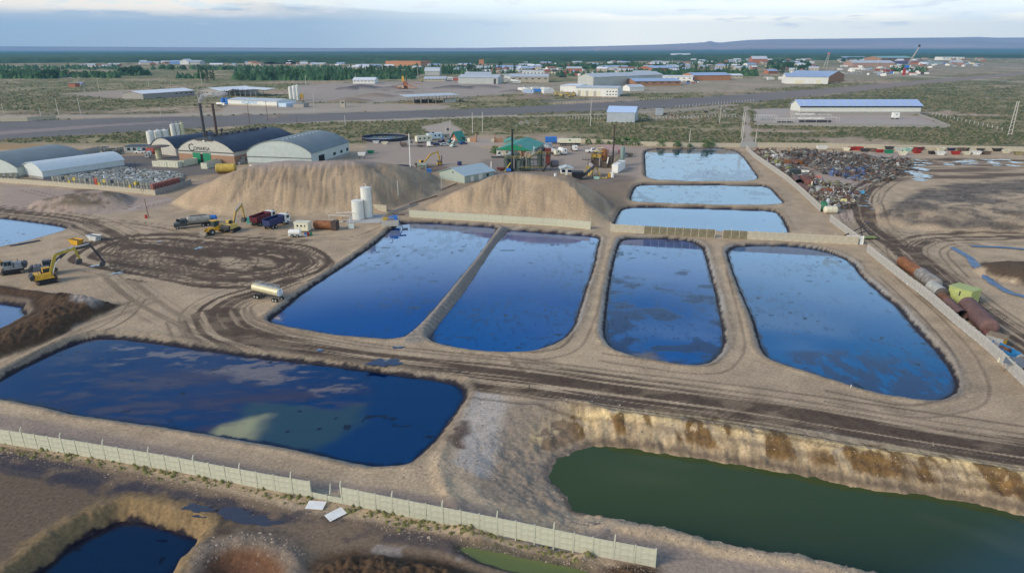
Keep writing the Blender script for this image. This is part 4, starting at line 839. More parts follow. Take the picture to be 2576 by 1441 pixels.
# row of small things right of the trucks
c = G(743, 596); t = thing('water_trailer', 'small white water bowser trailer on four wheels by the cream cabin', 'trailer', tuple(c), .05)
part('tank', tank_b(-1.3, 1.3, .75, 1.25), white, t, True); part('chassis', B().box(-1.7, -.5, .45, 1.7, .5, .6), white, t); part('drawbar', B().beam((1.5, .4, .5), (3.0, 0, .35), .1).beam((1.5, -.4, .5), (3.0, 0, .35), .1), white, t); wheels(t, (-.6, .7), (-.7, .7), .38, .25)
c = G(763, 582); t = thing('cream_cabin', 'cream site cabin trailer with small windows behind the water trailer', 'cabin', tuple(c), -.12)
cb = part('wall', B().box(-1.9, -1.1, .4, 1.9, 1.1, 2.6), cream, t); part('roof', B().box(-2.0, -1.2, 2.6, 2.0, 1.2, 2.7), cream, t)
for x in (-1.2, -.2, .9): part('window', B().box(x, -1.12, 1.5, x + .5, -1.09, 2.0), glass, cb)
part('door', B().box(1.2, -1.13, .45, 1.75, -1.09, 1.95), cream, cb)
c = G(763, 590)
for i, (m, nm) in enumerate(((blue, 'blue'), (red, 'red'), (green, 'green'))):
    q = G(769 + i * 7, 594 - i * .8); solo('steel_drum', B().cyl((0, 0, 0), (0, 0, .9), .31, n=12), m, nm + ' drum in the row of three before the cream cabin', 'drum', tuple(q), 0, 'coloured drums by the cream cabin', True)
c = G(822, 577); t = thing('rusted_tank', 'rusty brown cylindrical tank with an open boxed end right of the cream cabin', 'tank', tuple(c), -.12)
part('tank', tank_b(-3.0, 1.6, 1.15, 1.25), rusto, t, True); part('end_box', B().box(1.7, -1.2, .1, 3.1, 1.2, 2.4), M('dark_rust_plate', (.07, .05, .045), .85, rust=.3), t)
c = G(884, 574); solo('white_crate', B().box(-.7, -.5, 0, .7, .5, 1.1, taper=.03), M('pale_plastic', (.55, .62, .60), .6), 'small pale crate right of the rusty tank', 'crate', tuple(c), .1)
q = G(512, 578) ; solo('steel_drum', B().cyl((0, 0, 0), (0, 0, 1.0), .35, n=12), red, 'red drum standing right of the old tank truck', 'drum', (G(528, 566).x, G(528, 566).y, 0), 0, None, True)
for p, lb in (((520,566), 'left of two blue tanks on a low trailer behind the loader'), ((537,561), 'right of two blue tanks on a low trailer behind the loader')):
    q = G(*p); solo('blue_tank', tank_b(-.8, .8, .75, 1.5), blue, lb, 'tank', tuple(q), .35, 'blue tanks behind the loader', True)
c = G(529, 566); t = thing('low_trailer', 'rusty low trailer carrying the two blue tanks', 'trailer', tuple(c), .3); part('bed', B().box(-2.4, -.7, .55, 2.4, .7, .75), rusty, t); wheels(t, (-1.4, 1.4), (-.6, .6), .35, .25)
c = G(630, 562); solo('teal_cabinet', B().box(-.8, -.5, 0, .8, .5, 1.7, taper=.02), teal, 'teal cabinet half hidden behind the yellow excavator arm', 'cabinet', tuple(c), 0)
# twin white tanks on their slab, pipe frame
def vert_tank(label, loc, r, h, mat=white, gauge=True, group='twin white upright tanks', cone=.3):
    t = thing('upright_tank', label, 'tank', loc, 0, group)
    b = B().cyl((0, 0, .15), (0, 0, h), r, n=28, caps=False)
    for k in range(1, 5): b.cyl((0, 0, h * k / 5), (0, 0, h * k / 5 + .05), r + .025, n=28, caps=False)
    part('shell', b, mat, t, True); part('roof', B().cyl((0, 0, h), (0, 0, h + cone), r + .06, .25, n=28), mat, t, True); part('base_ring', B().cyl((0, 0, 0), (0, 0, .2), r + .12, n=28), concrete_old, t)
    part('ladder', B().beam((r + .12, -.2, 0), (r + .12, -.2, h + .8), .05).beam((r + .12, .2, 0), (r + .12, .2, h + .8), .05), grey, t)
    part('vent_pipe', B().cyl((0, .2, h), (0, .2, h + .9), .06).cyl((0, .2, h + .9), (-.6, .2, h + .95), .06), mat, t); return t
tankw = M('stained_white_tank', (.66, .67, .62), .45, var=.15, rust=.12, rustcol=(.30, .17, .09))
c = G(899, 556); vert_tank('shorter white upright tank in front of the taller one', (c.x, c.y + 1.6, .1), 1.65, 5.4, tankw)
c = G(922, 551); vert_tank('tall white upright tank by the top left pond corner', (c.x, c.y + 1.6, .1), 1.5, 8.6, tankw)
solo('concrete_slab', B().box(-4.4, -4.2, 0, 5.2, 5.6, .12), M('slab_concrete', (.44, .43, .41), .85, var=.2), 'pale concrete slab under the twin white tanks', 'slab', (G(914, 556).x, G(914, 556).y + 1.5, .06), 0)
t = thing('pipework', 'white pipe frame and pump stand left of the twin white tanks', 'pipework', tuple(G(860, 562)))
pf = B()
for x, y in ((-3.4, 0), (2.4, -.6), (2.4, 4.0)): pf.cyl((x, y, 0), (x, y, 2.3), .08, n=6)
pf.cyl((-3.6, 0, 2.3), (2.4, -.6, 2.3), .09, n=6).cyl((2.4, -.6, 2.3), (2.4, 4, 2.3), .09, n=6).cyl((-2.5, 3.8, 2.0), (2.4, 4, 2.2), .12, n=6).cyl((-3.0, .2, 1.0), (2.4, -.5, 1.0), .06, n=6).cyl((2.4, -.6, 1.1), (2.4, 4, 1.1), .06, n=6); part('pipe', pf, pipew, t)
part('pump', B().cyl((-1.6, 1.8, .8), (-.2, 1.8, .8), .55, n=12), M('rusty_pump', (.45, .30, .16), .7, rust=.4), t, True); part('stand', B().box(-1.7, 1.3, 0, -.1, 2.3, .3), white, t)
# pump platform at the pond corner
t = thing('pump_platform', 'concrete pump pit with yellow rails and blue pump at the pond corner', 'pump station', tuple(G(992, 566)), .12)
part('tank_wall', B().box(-3.4, -1.4, 0, 1.2, 1.2, 1.5), concrete_old, t)
r_ = B()
for x in (-3.3, -2.2, -1.1, 0): r_.beam((x, -1.3, 1.5), (x, -1.3, 2.4), .07); 
r_.beam((-3.3, -1.3, 2.4), (0, -1.3, 2.4), .07).beam((-3.3, -1.3, 1.95), (0, -1.3, 1.95), .06).beam((-3.3, 1.1, 2.4), (0, 1.1, 2.4), .07); part('railing', r_, yellow, t)
part('pump', B().cyl((-1.4, .1, 2.0), (.6, .1, 2.0), .5, n=12).box(-.3, -.4, 1.5, .9, .6, 2.6), blue, t); part('pump', B().box(-2.9, -.5, 1.5, -1.9, .5, 2.2), M('ochre_box', (.45, .33, .06), .6), t)
part('screen_panel', B().box(1.3, -1.5, .1, 1.4, 3.2, 2.4), galv, t); part('mast', B().beam((-.8, 1.3, 0), (-.8, 1.3, 4.2), .14), wood, t); part('steel_deck', B().box(-.3, 1.3, 2.3, 3.0, 2.6, 2.42), rusty, t)
part('dangling_hose', B().cyl((1.4, -1.0, 1.4), (2.4, -2.2, -.5), .12).cyl((2.4, -2.2, -.5), (3.6, -2.6, -.55), .12), darkm, t); part('floating_intake', B().box(2.2, -3.0, -.62, 3.8, -2.2, -.35, taper=.15), darkm, t)
# lying pipes behind the corner and pipeline past the piles
for i, (pa, pb) in enumerate((((975,538),(1048,512)), ((980,541),(1052,515)), ((1030,516),(1100,494)), ((1108,480),(1150,463)))):
    m_, a_, l_ = pose(pa, pb); solo('steel_pipe', B().cyl((-l_ / 2, 0, .25), (l_ / 2, 0, .25), .16, n=8), rusty if i > 1 else M('grey_pipe', (.3, .3, .3), .6), ['nearer of two grey pipes between the earth piles', 'farther of two grey pipes between the earth piles', 'brown pipe in the lane between the earth piles', 'dark pipe at the top of the lane between the piles'][i], 'pipe', (m_.x, m_.y, max(gz(m_.x, m_.y), 0)), a_, 'pipes between the earth piles')
# skips
def skip_b(L=3.4, W=1.7, h=1.25):
    b = B(); lo, hi = L * .31, L * .5; w0, w1 = W * .42, W * .5
    for s in (-1, 1):
        b.add([(-lo, s * w0, .1), (lo, s * w0, .1), (hi, s * w1, h), (-hi, s * w1, h), (-lo, s * (w0 - .06), .1), (lo, s * (w0 - .06), .1), (hi, s * (w1 - .06), h), (-hi, s * (w1 - .06), h)], [(0, 1, 2, 3), (7, 6, 5, 4), (0, 1, 5, 4), (1, 2, 6, 5), (2, 3, 7, 6), (3, 0, 4, 7)])
        b.add([(s * lo, -w0, .1), (s * lo, w0, .1), (s * hi, w1, h), (s * hi, -w1, h), (s * (lo - .06), -w0, .1), (s * (lo - .06), w0, .1), (s * (hi - .06), w1, h), (s * (hi - .06), -w1, h)], [(0, 1, 2, 3), (7, 6, 5, 4), (0, 1, 5, 4), (1, 2, 6, 5), (2, 3, 7, 6), (3, 0, 4, 7)])
    b.box(-lo, -w0, .02, lo, w0, .12); b.box(-hi, -w1 - .05, h - .1, hi, -w1 + .02, h + .02).box(-hi, w1 - .02, h - .1, hi, w1 + .05, h + .02); return b
SKIPME = {}
def skip(label, loc, rz, mat, sc=1.0, group='skips'):
    t = thing('waste_skip', label, 'skip', loc, rz, group, sc)
    me = SKIPME.setdefault(mat.name, skip_b().mesh('hopper', mat)); part('hopper', me, None, t)
    if 'load' not in SKIPME: SKIPME['load'] = B().box(-1.3, -.72, .5, 1.3, .72, 1.0, taper=.1).mesh('load', darkm)
    part('load', SKIPME['load'], None, t); return t
skip('yellow skip with dark sludge left of the pale one', tuple(G(193,614) ) , -.35, yellow, 1.0, 'two skips near the left excavators'); skip('pale grey skip just behind the yellow one', tuple(G(239,604)), -.35, M('pale_skip', (.60, .62, .62), .6, var=.3, rust=.1), 1.05, 'two skips near the left excavators')
# poles near the works
def pole(label, loc, h, mat, lean=0, cross=None, lamp=False, r=.13, group=None, name='utility_pole', cat='pole'):
    t = thing(name, label, cat, loc, 0, group); t.rotation_euler = (0, lean, 0)
    part('mast', B().cyl((0, 0, -.2), (0, 0, h), r, r * .65, n=8), mat, t, True)
    if cross: part('crossarm', B().beam((-cross, 0, h - .5), (cross, 0, h - .5), .12), mat, t)
    if lamp: part('lamp_head', B().box(-.25, -.9, h - .1, .25, .1, h + .15), grey, t)
    return t
def hpole(pb, pt_y):   # height from base to the photo row of the top
    g = G(*pb); lo, hi = 0, 60
    for _ in range(30):
        m = (lo + hi) / 2; dep = g.y * cth - (m - H) * sth; up = g.y * sth + (m - H) * cth
        if CY - F * up / dep > pt_y: lo = m
        else: hi = m
    return lo
woodp = M('pole_wood', (.17, .115, .08), .9, var=.3); concp = M('pole_concrete', (.50, .48, .44), .8, var=.15)
t = pole('leaning brown pole with a looped top by the left road', tuple(G(374,546)), hpole((374,546), 500), woodp, -.05); part('loop', B().beam((-.3, 0, 7.4), (-.4, 0, 8), .08).beam((.3, 0, 7.4), (.4, 0, 8), .08).beam((-.3, 0, 7.4), (.3, 0, 7.4), .08).beam((-.4, 0, 8), (.4, 0, 8), .08), woodp, t)
solo('red_box', B().box(-.3, -.3, 0, .3, .3, 1.0, taper=.08), red, 'small red box at the foot of the leaning brown pole', 'box', tuple(G(368,549)))
for p, ty, mt, lb, r in [((1003,512), 474, concp, 'grey post right of the tall white tank', .14), ((1060,497), 458, wood, 'wooden post at the foot of the west pile', .12), ((1111,479), 446, concp, 'grey post in the lane between the two piles', .12),
        ((1235,431), 405, concp, 'white post standing beside the grey gabled shed', .13), ((1201,435), 414, concp, 'white post in front of the grey gabled shed', .13), ((1153,449), 428, concp, 'thin grey post before the gable of the grey shed', .09),
        ((343,430), 405, darkm, 'dark post in the tote yard, left one', .1), ((421,424), 410, darkm, 'dark post in the tote yard by the white trough', .1), ((1331,978), 966, darkm, 'small dark marker post beside the foreground road', .08),
        ((2140,976), 967, pipew, 'small white marker at the edge of the east pond', .08), ((830,1256), 1216, concrete, 'leaning concrete post in the gap of the foreground wall', .12)]:
    pole(lb, (G(*p).x, G(*p).y, max(0, gz(*G(*p)[:2]) - .2) if p[1] < 520 and p[1] > 440 and 990 < p[0] < 1120 else 0), hpole(p, ty), mt, r=r, name='post', cat='post', group='single posts in the works', lean=.12 if p[0] == 830 else 0)
t = thing('light_mast', 'tall white light mast with floodlights between the pools and the pile', 'light mast', tuple(G(1033,428))); hh_ = hpole((1033,428), 335)
part('mast', B().cyl((0, 0, 0), (0, 0, hh_), .24, .16, n=10), white, t, True); part('crossbar', B().beam((-.9, 0, hh_ - .4), (.9, 0, hh_ - .4), .1), darkm, t)
for x in (-.9, -.4, .4, .9): part('floodlight', B().box(x - .22, -.3, hh_ - .2, x + .22, .2, hh_ + .25), darkm, t)

# ------------------------------------------------------------------ rusted tanks and junk along the right wall
def lying(label, pa, pb, r, mat, bands=0, open_end=False, endmat=None, z=0, group='old tanks along the right wall', n=18, name='old_tank'):
    m_, a_, l_ = pose(pa, pb); k_ = 1.06 if group.startswith('old tanks') else 1.0; t = thing(name, label, 'tank', (m_.x + (1.1 if k_ > 1 else 0), m_.y, z), a_, group, k_); h = l_ / 2
    if open_end:
        part('shell', B().cyl((-h, 0, r), (h, 0, r), r, n=n, caps=False).cyl((-h + .05, 0, r), (h, 0, r), r * .94, n=n, caps=False).cyl((-h + .3, 0, r), (-h + .35, 0, r), r * .93, n=n), mat, t, True)
    else: part('shell', B().cyl((-h, 0, r), (h, 0, r), r, n=n, caps=False).dome((-h, 0, r), r, (-1, 0, 0), n), mat, t, True); part('end_cap', B().dome((h, 0, r), r, (1, 0, 0), n), endmat or mat, t, True)
    for i in range(bands): x = -h + (i + 1) * l_ / (bands + 1); part('band', B().cyl((x - .08, 0, r), (x + .08, 0, r), r + .06, n=n, caps=False), mat, t, True)
    return t
offx = .9
def sh(p, dx=0, dy=0): return (p[0] + dx, p[1] + dy)
lying('orange brown rusted tank, farthest along the right wall', (2256,672), (2296,700), 1.15, rusto, 2)
lying('grey banded tank right behind the orange rusted one', (2300,704), (2335,730), 1.25, M('grey_flaking', (.27, .26, .24), .8, var=.6, rust=.4), 3)
lying('short grey tank with a dark end, third along the right wall', (2328,738), (2350,756), 1.25, M('pale_grey_shell', (.38, .38, .34), .8, var=.4, rust=.2), 0, endmat=M('dark_end', (.09, .075, .065), .8))
lying('open-ended purple rusted pipe in the row by the right wall', (2368,776), (2400,806), .95, rustp, 0, True)
lying('largest brown ribbed tank lying by the right wall', (2415,786), (2466,842), 1.38, rustp, 5)
lying('small rusted pipe end in front of the largest tank', (2462,846), (2478,856), .55, M('dark_red_rust', (.16, .06, .055), .8), 0, True)
t = thing('green_container', 'lime green metal container by the right wall', 'container', tuple(G(2420,760)), -1.05, None, 1.25)
part('body', B().box(-1.6, -1.3, .1, 1.6, 1.3, 2.3), lime, t); part('lid', B().box(-1.7, -1.4, 2.3, 1.7, 1.4, 2.42), lime, t); part('hatch', B().box(-.1, -1.33, 1.3, .1, -1.29, 2.0), darkm, t)
c = G(2366,760); solo('teal_drum', B().cyl((0, 0, 0), (0, 0, 1.1), .75, n=14), teal, 'turquoise drum left of the lime container', 'drum', tuple(c), 0, None, True)
t = thing('yellow_machine', 'pale machine housing with a yellow side behind the blue trough', 'machine', tuple(G(2502,868)), -.9); part('body', B().box(-1.2, -1.0, 0, 1.2, 1.0, 1.7), grey, t); part('side_cover', B().box(1.21, -.8, .4, 1.28, .9, 1.5), yellow, t); part('roof', B().box(-1.3, -1.1, 1.72, 1.4, 1.1, 1.84), wood, t)
m_, a_, l_ = pose((2478,872), (2540,905)); t = thing('blue_trough', 'long bright blue steel trough beside the right wall', 'trough', (m_.x + .8, m_.y, 0), a_)
part('hopper', B().box(-l_ / 2, -.9, 0, l_ / 2, -.8, 1.1).box(-l_ / 2, .8, 0, l_ / 2, .9, 1.1).box(-l_ / 2, -.8, 0, -l_ / 2 + .1, .8, 1.1).box(l_ / 2 - .1, -.8, 0, l_ / 2, .8, 1.1).box(-l_ / 2 + .1, -.8, .05, l_ / 2 - .1, .8, .15), M('bright_blue', (.03, .22, .50), .5, var=.25), t)
part('load', B().cyl((-.6, 0, .7), (.9, .1, .8), .45, n=10), rusty, t)
c = G(2528,912); solo('cream_tub', B().box(-1.0, -.5, 0, 1.0, .5, .8, taper=.1), cream, 'torn cream tub right below the blue trough', 'tub', tuple(c), -.5)
t = thing('lean_to_roof', 'low shelter with dark slatted sheet roof at the right edge', 'shelter', tuple(G(2566,938)), -.75)
for i in range(6): part('roof_sheet', B().box(-2.2, -1.5 + i * .5, 1.5 + i * .03, 2.2, -1.04 + i * .5, 1.56 + i * .03), M('dark_sheet', (.15, .17, .19), .6), t)
for x in (-2, 2):
    for y in (-1.3, 1.3): part('leg', B().box(x - .06, y - .06, 0, x + .06, y + .06, 1.5), wood, t)
solo('scrap_plate', B().box(-.9, -.5, .3, .9, .5, .36).box(-.8, -.4, 0, -.7, .4, .3).box(.7, -.4, 0, .8, .4, .3), M('pale_blue_plate', (.5, .6, .68), .5), 'white plate lying beneath the grey banded tank by the wall', 'plate', tuple(G(2292,716)), .4)
solo('scrap_chute', B().box(-1.3, -.5, 0, 1.3, .5, .7, taper=.15), M('bone_white', (.6, .58, .5), .6), 'bone white chute between turquoise drum and open pipe', 'chute', tuple(G(2394,782)), -.7)
lying('brown tank wedged between the pale grey shell and the open pipe', (2352,758), (2366,772), .9, rusty, 1)
lying('grey pipe section near the slatted shelter', (2548,916), (2566,932), .8, M('grey_flaking', (.27, .26, .24), .8, var=.6, rust=.4), 1, True)
# liner strips by the right edge
def ribbon(label, line, wd, mat, h=.5):
    P = [G(*p) for p in line]; b = B(); vs = []; fs = []; N = 0; Q = []
    for i in range(len(P) - 1):
        n = max(2, int((P[i + 1] - P[i]).length / .7)); Q += [P[i].lerp(P[i + 1], j / n) for j in range(n)]
    Q.append(P[-1])
    for i, q in enumerate(Q):
        d = (Q[min(i + 1, len(Q) - 1)] - Q[max(i - 1, 0)]).normalized(); s = Vector((-d.y, d.x, 0)); w2 = wd * random.uniform(.7, 1.2)
        for k, (u, z) in enumerate(((-.5, .02), (-.2, h * random.uniform(.5, 1)), (.15, h * random.uniform(.3, .8)), (.5, .02))): vs.append(tuple(q + s * w2 * u + Vector((0, 0, z + gz(q.x, q.y) * 0 + .12))))
    for i in range(len(Q) - 1):
        for k in range(3): fs.append((i * 4 + k, i * 4 + k + 1, i * 4 + k + 5, i * 4 + k + 4))
    b.add(vs, fs); o = part('pond_liner', b, mat); o['label'] = label; o['category'] = 'liner'; o['group'] = 'loose sheets of pond liner'; return o
linb = M('blue_grey_liner', (.10, .16, .26), .4, var=.35, scale=2.5)
ribbon('crumpled blue liner strip running down at the right edge', [(2398,625),(2440,650),(2470,690),(2500,715),(2540,738),(2590,750)], 1.8, linb, .4)
ribbon('flat blue liner strip running to the right edge above the other', [(2440,620),(2520,623),(2600,630)], 1.6, linb, .3)
ribbon('dark liner bundle on the bank of the upper left pond', [(25,620),(60,614),(100,606)], 1.0, M('dark_liner', (.05, .06, .09), .4), .3)
ribbon('dark liner edge beside the brown sludge heap', [(150,812),(200,790),(222,778)], 1.2, M('dark_liner', (.05, .06, .09), .4), .3)
# ------------------------------------------------------------------ buildings
def frame(pa, pb):
    a, b = G(*pa), G(*pb); return a, math.atan2(b.y - a.y, b.x - a.x), (b - a).length
def profile(kind, W, eave, ridge, n=14):
    if kind == 'arch': 
        return [(W * i / n, eave + (ridge - eave) * (1 - ((2 * i / n - 1) ** 2)) ** .85) for i in range(n + 1)]
    if kind == 'round': return [(0, eave), (W * .12, eave + (ridge - eave) * .55), (W * .32, eave + (ridge - eave) * .92), (W * .5, ridge), (W * .68, eave + (ridge - eave) * .92), (W * .88, eave + (ridge - eave) * .55), (W, eave)]
    if kind == 'gable': return [(0, eave), (W / 2, ridge), (W, eave)]
    if kind == 'mono': return [(0, eave), (W, ridge)]
    return [(0, eave), (W, eave)]
def building(name, label, cat, pa, pb, L, eave, ridge, wall, roof, kind='gable', axis='y', over=.35, base=None, base_h=1.2, openings=(), group=None, split=True, width=None, z=0, hip=0):
    a, rz, W = frame(pa, pb); W = width or W
    t = thing(name, label, cat, (a.x, a.y, z), rz, group)
    S, Q = (W, L) if axis == 'y' else (L, W)
    pr = profile(kind, S, eave, ridge)
    def mapp(v): return v if axis == 'y' else None
    th = .14
    b0 = base_h if base else -.3
    walls = {}
    gable = [(0, b0), (S, b0)] + pr[::-1]
    wb = B()
    if split:
        for nm, y in (('front', 0), ('back', Q)):
            b = B(); k = .12; b.prism(gable, y if nm == 'front' else y - k, y + k if nm == 'front' else y, 'y' if axis == 'y' else 'x'); walls[nm] = part('wall', b, wall, t)
        for x in (0, S):
            b = B(); x0, x1 = (x, x + .12) if x == 0 else (x - .12, x)
            if axis == 'y': b.box(x0, .121, b0, x1, Q - .121, (pr[0] if x == 0 else pr[-1])[1])
            else: b.box(.121, x0, b0, Q - .121, x1, (pr[0] if x == 0 else pr[-1])[1])
            walls['l' if x == 0 else 'r'] = part('wall', b, wall, t)
    else:
        wb.prism(gable, 0, Q, 'y' if axis == 'y' else 'x'); part('wall', wb, wall, t)
    if base: 
        b = B(); b.box(-.04, -.04, -.3, W + .04, L + .04, base_h); part('base_wall', b, base, t)
    sl0 = (pr[1][1] - pr[0][1]) / (pr[1][0] - pr[0][0]); sl1 = (pr[-2][1] - pr[-1][1]) / (pr[-1][0] - pr[-2][0]); 
    p2 = [(-over, pr[0][1] - sl0 * over + .02)] + [(u, v + .02) for u, v in pr[1:-1]] + [(S + over, pr[-1][1] - sl1 * over + .02)]
    if kind == 'mono': p2 = [(-over, pr[0][1] + .02), (S + over, pr[1][1] + .02)]
    rp = p2 + [(u, v + th) for u, v in p2[::-1]]
    ro = part('roof', B().prism(rp, -over, Q + over, 'y' if axis == 'y' else 'x'), roof, t, kind in ('arch', 'round'))
    t['_d'] = 0; del t['_d']
    for (kd, face, u0, u1, z0, z1, mt) in openings:
        d = .03; b = B()
        if face == 'f': b.box(u0, -d - (.04 if base else 0), z0, u1, .02, z1)
        elif face == 'b': b.box(u0, L - .02, z0, u1, L + d, z1)
        elif face == 'r': b.box(W - .02, u0, z0, W + d + (.04 if base else 0), u1, z1)
        else: b.box(-d - (.04 if base else 0), u0, z0, .02, u1, z1)
        part(kd, b, mt, t)
    return t, W, ro
def lettering(txt, parent, x, z, size, mat, y=-.06, name='lettering', ext=.03, sx=1.0, rz=0):
    cu = bpy.data.curves.new('letters', 'FONT'); cu.body = txt; cu.size = size; cu.extrude = ext; o = bpy.data.objects.new('letters', cu); C.objects.link(o)
    bpy.context.view_layer.update(); me = bpy.data.meshes.new_from_object(o.evaluated_get(bpy.context.evaluated_depsgraph_get())); bpy.data.objects.remove(o)
    me.materials.clear(); me.materials.append(mat); p = bpy.data.objects.new(name, me); C.objects.link(p); p.parent = parent; p.location = (x, y, z); p.rotation_euler = (math.pi / 2, 0, rz); p.scale = (sx, 1, 1); return p
dirtyw = M('streaked_white_wall', (.48, .47, .42), .8, var=.2, rust=.25, rustcol=(.30, .29, .26))
t, W, ro = building('arched_factory', 'long factory shed with dark arched roof, white gable lettered over green doors', 'factory', (453,407), (592,416), 43, 5.5, 10.4, dirtyw, slate, 'arch', base=brick, base_h=3.7)
for x0 in (7.6, 12.9): part('door_leaf', B().box(x0, -.16, .05, x0 + 3.9, -.06, 4.3), green, t)
part('door_opening', B().box(11.55, -.12, .05, 12.85, -.05, 3.9), M('dark_interior', (.01, .01, .012), .9), t)
part('gutter', B().box(-.3, -.35, 4.75, W + .3, -.13, 4.98), darkm, t); part('monitor_opening', B().box(W * .36, -.5, 9.5, W * .66, -.01, 10.2), darkm, t)
part('lamp', B().box(W * .5, -.62, 9.25, W * .5 + .7, -.4, 9.7), M('lit_lamp_glass', (.9, .9, .85), .3, var=0), t)
letm = M('black_lettering', (.03, .04, .04), .6, var=.1)
lettering('C', t, 5.7, 4.95, 4.3, letm); lettering('OMARSA', t, 8.4, 5.35, 2.1, letm, sx=1.02)
for i, y in enumerate((5, 9, 12, 16, 19.5, 24, 27, 29.5, 32, 38)):
    part('roof_vent', B().box(W / 2 - .8, y, 10.4, W / 2 + .8, y + (1.2 if i % 2 else 1.9), 11.4), darkm, t)
for y in (3.5, 12.5): part('roof_cowl', B().cyl((W * .45, y, 10.3), (W * .45, y, 12.2), .35).cyl((W * .45, y, 12.2), (W * .45 + .3, y, 12.9), .55), darkm, t)
for i in range(5): part('wall_crate', B().box(W + .2, 1.0 + i * 1.3, .1, W + 1.4, 2.1 + i * 1.3, 1.2 + (i % 3) * .9), M('grey_crate', (.32, .33, .33), .7), t)
t, W, ro = building('arched_annex', 'low dark arched annex left of the lettered factory gable', 'shed', (383,386), (444,392), 26, 3.6, 7.4, dirtyw, slate, 'arch')
t, W, ro = building('arched_warehouse', 'pale grey arched warehouse right of the lettered factory', 'warehouse', (625,418), (786,424), 35, 6.1, 10.7, palewall, greyroof, 'arch', base=blockw, base_h=1.6,
    openings=[('door', 'r', 6, 11, .0, 4.2, M('dark_interior', (.01, .01, .012), .9)), ('window', 'r', 19, 21.5, 2.4, 3.6, glass), ('window', 'r', 26, 28, 2.4, 3.6, glass), ('window', 'r', 32, 34, 2.4, 3.8, glass)])
part('gutter', B().box(-.2, -.25, 3.9, W + .2, -.13, 4.06), darkm, t)
for i in range(10): part('roof_vent', B().cyl((W * .55, 2 + i * 3.2, 10.5), (W * .55, 2 + i * 3.2, 11.0), .25), white, t)
for i in range(9): 
    q = G(636 + i * 13, 419 + i * .5); solo('junk_bin', B().box(-.7, -.5, 0, .7, .5, random.uniform(.7, 1.4), taper=.06), [cream, grey, concrete_old, rusty, white][i % 5], nth(i + 1) + ' junk bin from the left under the pale arched warehouse gable', 'bin', (q.x, q.y - 1.5, 0), random.uniform(-.4, .4), 'junk bins before the pale warehouse')
t, W, ro = building('round_roof_shed', 'white round-roofed shed at far left beside the tote yard', 'shed', (60,444), (110,452), 31, 3.2, 5.7, M('pale_blue_sheet', (.55, .60, .60), .5, var=.1, corr=2), M('white_blue_sheet', (.55, .62, .64), .5, var=.1, corr=2), 'round', base=blockw, base_h=.9)
t, W, ro = building('arched_shed', 'grey arched shed cut by the left edge of the picture', 'shed', (-110,436), (48,448), 30, 4.0, 7.6, palewall, greyroof, 'arch', base=blockw, base_h=.8)
t, W, ro = building('office_block', 'low dark flat office with teal windows behind the tote stack', 'office', (316,384), (374,384), 6, 2.8, 2.8, M('office_wall', (.34, .38, .38), .8), slate, 'flat', openings=[('window', 'f', 1, 2.4, .9, 2.2, glass), ('window', 'f', 3.6, 5, .9, 2.2, glass), ('door', 'f', 6, 7, .05, 2.2, teal), ('window', 'f', 8, 9.6, .9, 2.2, glass)])
# chimneys and silos of the factory
def chimney(label, x, y, topy, r, mat, rings=2, z0=0, foot=None):
    g = None; lo, hi = 0, 60
    for _ in range(30):
        m = (lo + hi) / 2; dep = y * cth - (m - H) * sth; up = y * sth + (m - H) * cth
        if CY - F * up / dep > topy: lo = m
        else: hi = m
    t = thing('chimney_stack', label, 'chimney', (x, y, 0), 0, 'steel chimney stacks'); part('flue', B().cyl((0, 0, z0), (0, 0, lo), r, r * .85, n=14), mat, t, True)
    part('cap_ring', B().cyl((0, 0, lo - .5), (0, 0, lo + .1), r * 1.02, r * 1.05, n=14, caps=False), mat, t); part('foot', B().cyl((0, 0, z0), (0, 0, z0 + 1.2), r * 1.5, n=12), foot or mat, t); return lo
ch1 = chimney('left of the two black chimneys on the factory roof, smoking white', -130.8, 286, 261, .62, darkm)
ch2 = chimney('right of the two black chimneys on the factory roof', -128.6, 293, 262, .62, M('brown_steel', (.07, .05, .045), .7))
silom = M('white_silo', (.64, .65, .60), .6, var=.18, rust=.15, rustcol=(.40, .38, .28))
for i, (p, ty, lb) in enumerate((((384,373), 331, 'leftmost of three short white silos behind the annex'), ((403,370), 329, 'middle of three short white silos behind the annex'), ((420,368), 328, 'right of three short white silos behind the annex'))):
    vert_tank(lb, tuple(G(*p)), 1.75, hpole(p, ty), silom, group='short white silos', cone=.5)
for i, (p, ty, lb) in enumerate((((441,363), 313, 'leftmost of three tall white silos behind the annex'), ((452,362), 312, 'middle of three tall white silos behind the annex'), ((463,361), 310, 'right of three tall white silos, yellow stained'))):
    vert_tank(lb, tuple(G(*p)), 1.15, hpole(p, ty), silom if i < 2 else M('yellow_stained_silo', (.58, .56, .36), .6, var=.2), group='tall white silos', cone=.2)
t = thing('water_tower', 'stained cream column tank with a wide rusty disc roof left of the factory door', 'water tower', tuple(G(401,399)))
part('column', B().cyl((0, 0, 0), (0, 0, 4.6), 1.35, 1.25, n=20), M('algae_cream', (.52, .50, .32), .7, var=.3, rust=.3, rustcol=(.2, .2, .08)), t, True); part('disc_roof', B().cyl((0, 0, 5.2), (0, 0, 5.35), 5.0, 4.8, n=24).cyl((0, 0, 4.6), (0, 0, 5.2), .5), M('brown_disc', (.13, .10, .08), .8), t, True)
c = G(424,382); solo('red_tank', tank_b(-2.6, 2.6, 1.4, 1.6), red, 'red lying tank under the left end of the dark annex roof', 'tank', (c.x, c.y, 0), -.1, None, True)
c = G(383,388); solo('dull_red_tank', tank_b(-1.8, 1.8, 1.4, 1.6), M('dull_red', (.28, .05, .04), .7), 'dull red tank left of the bright red one', 'tank', (c.x, c.y, 0), -.1, None, True)
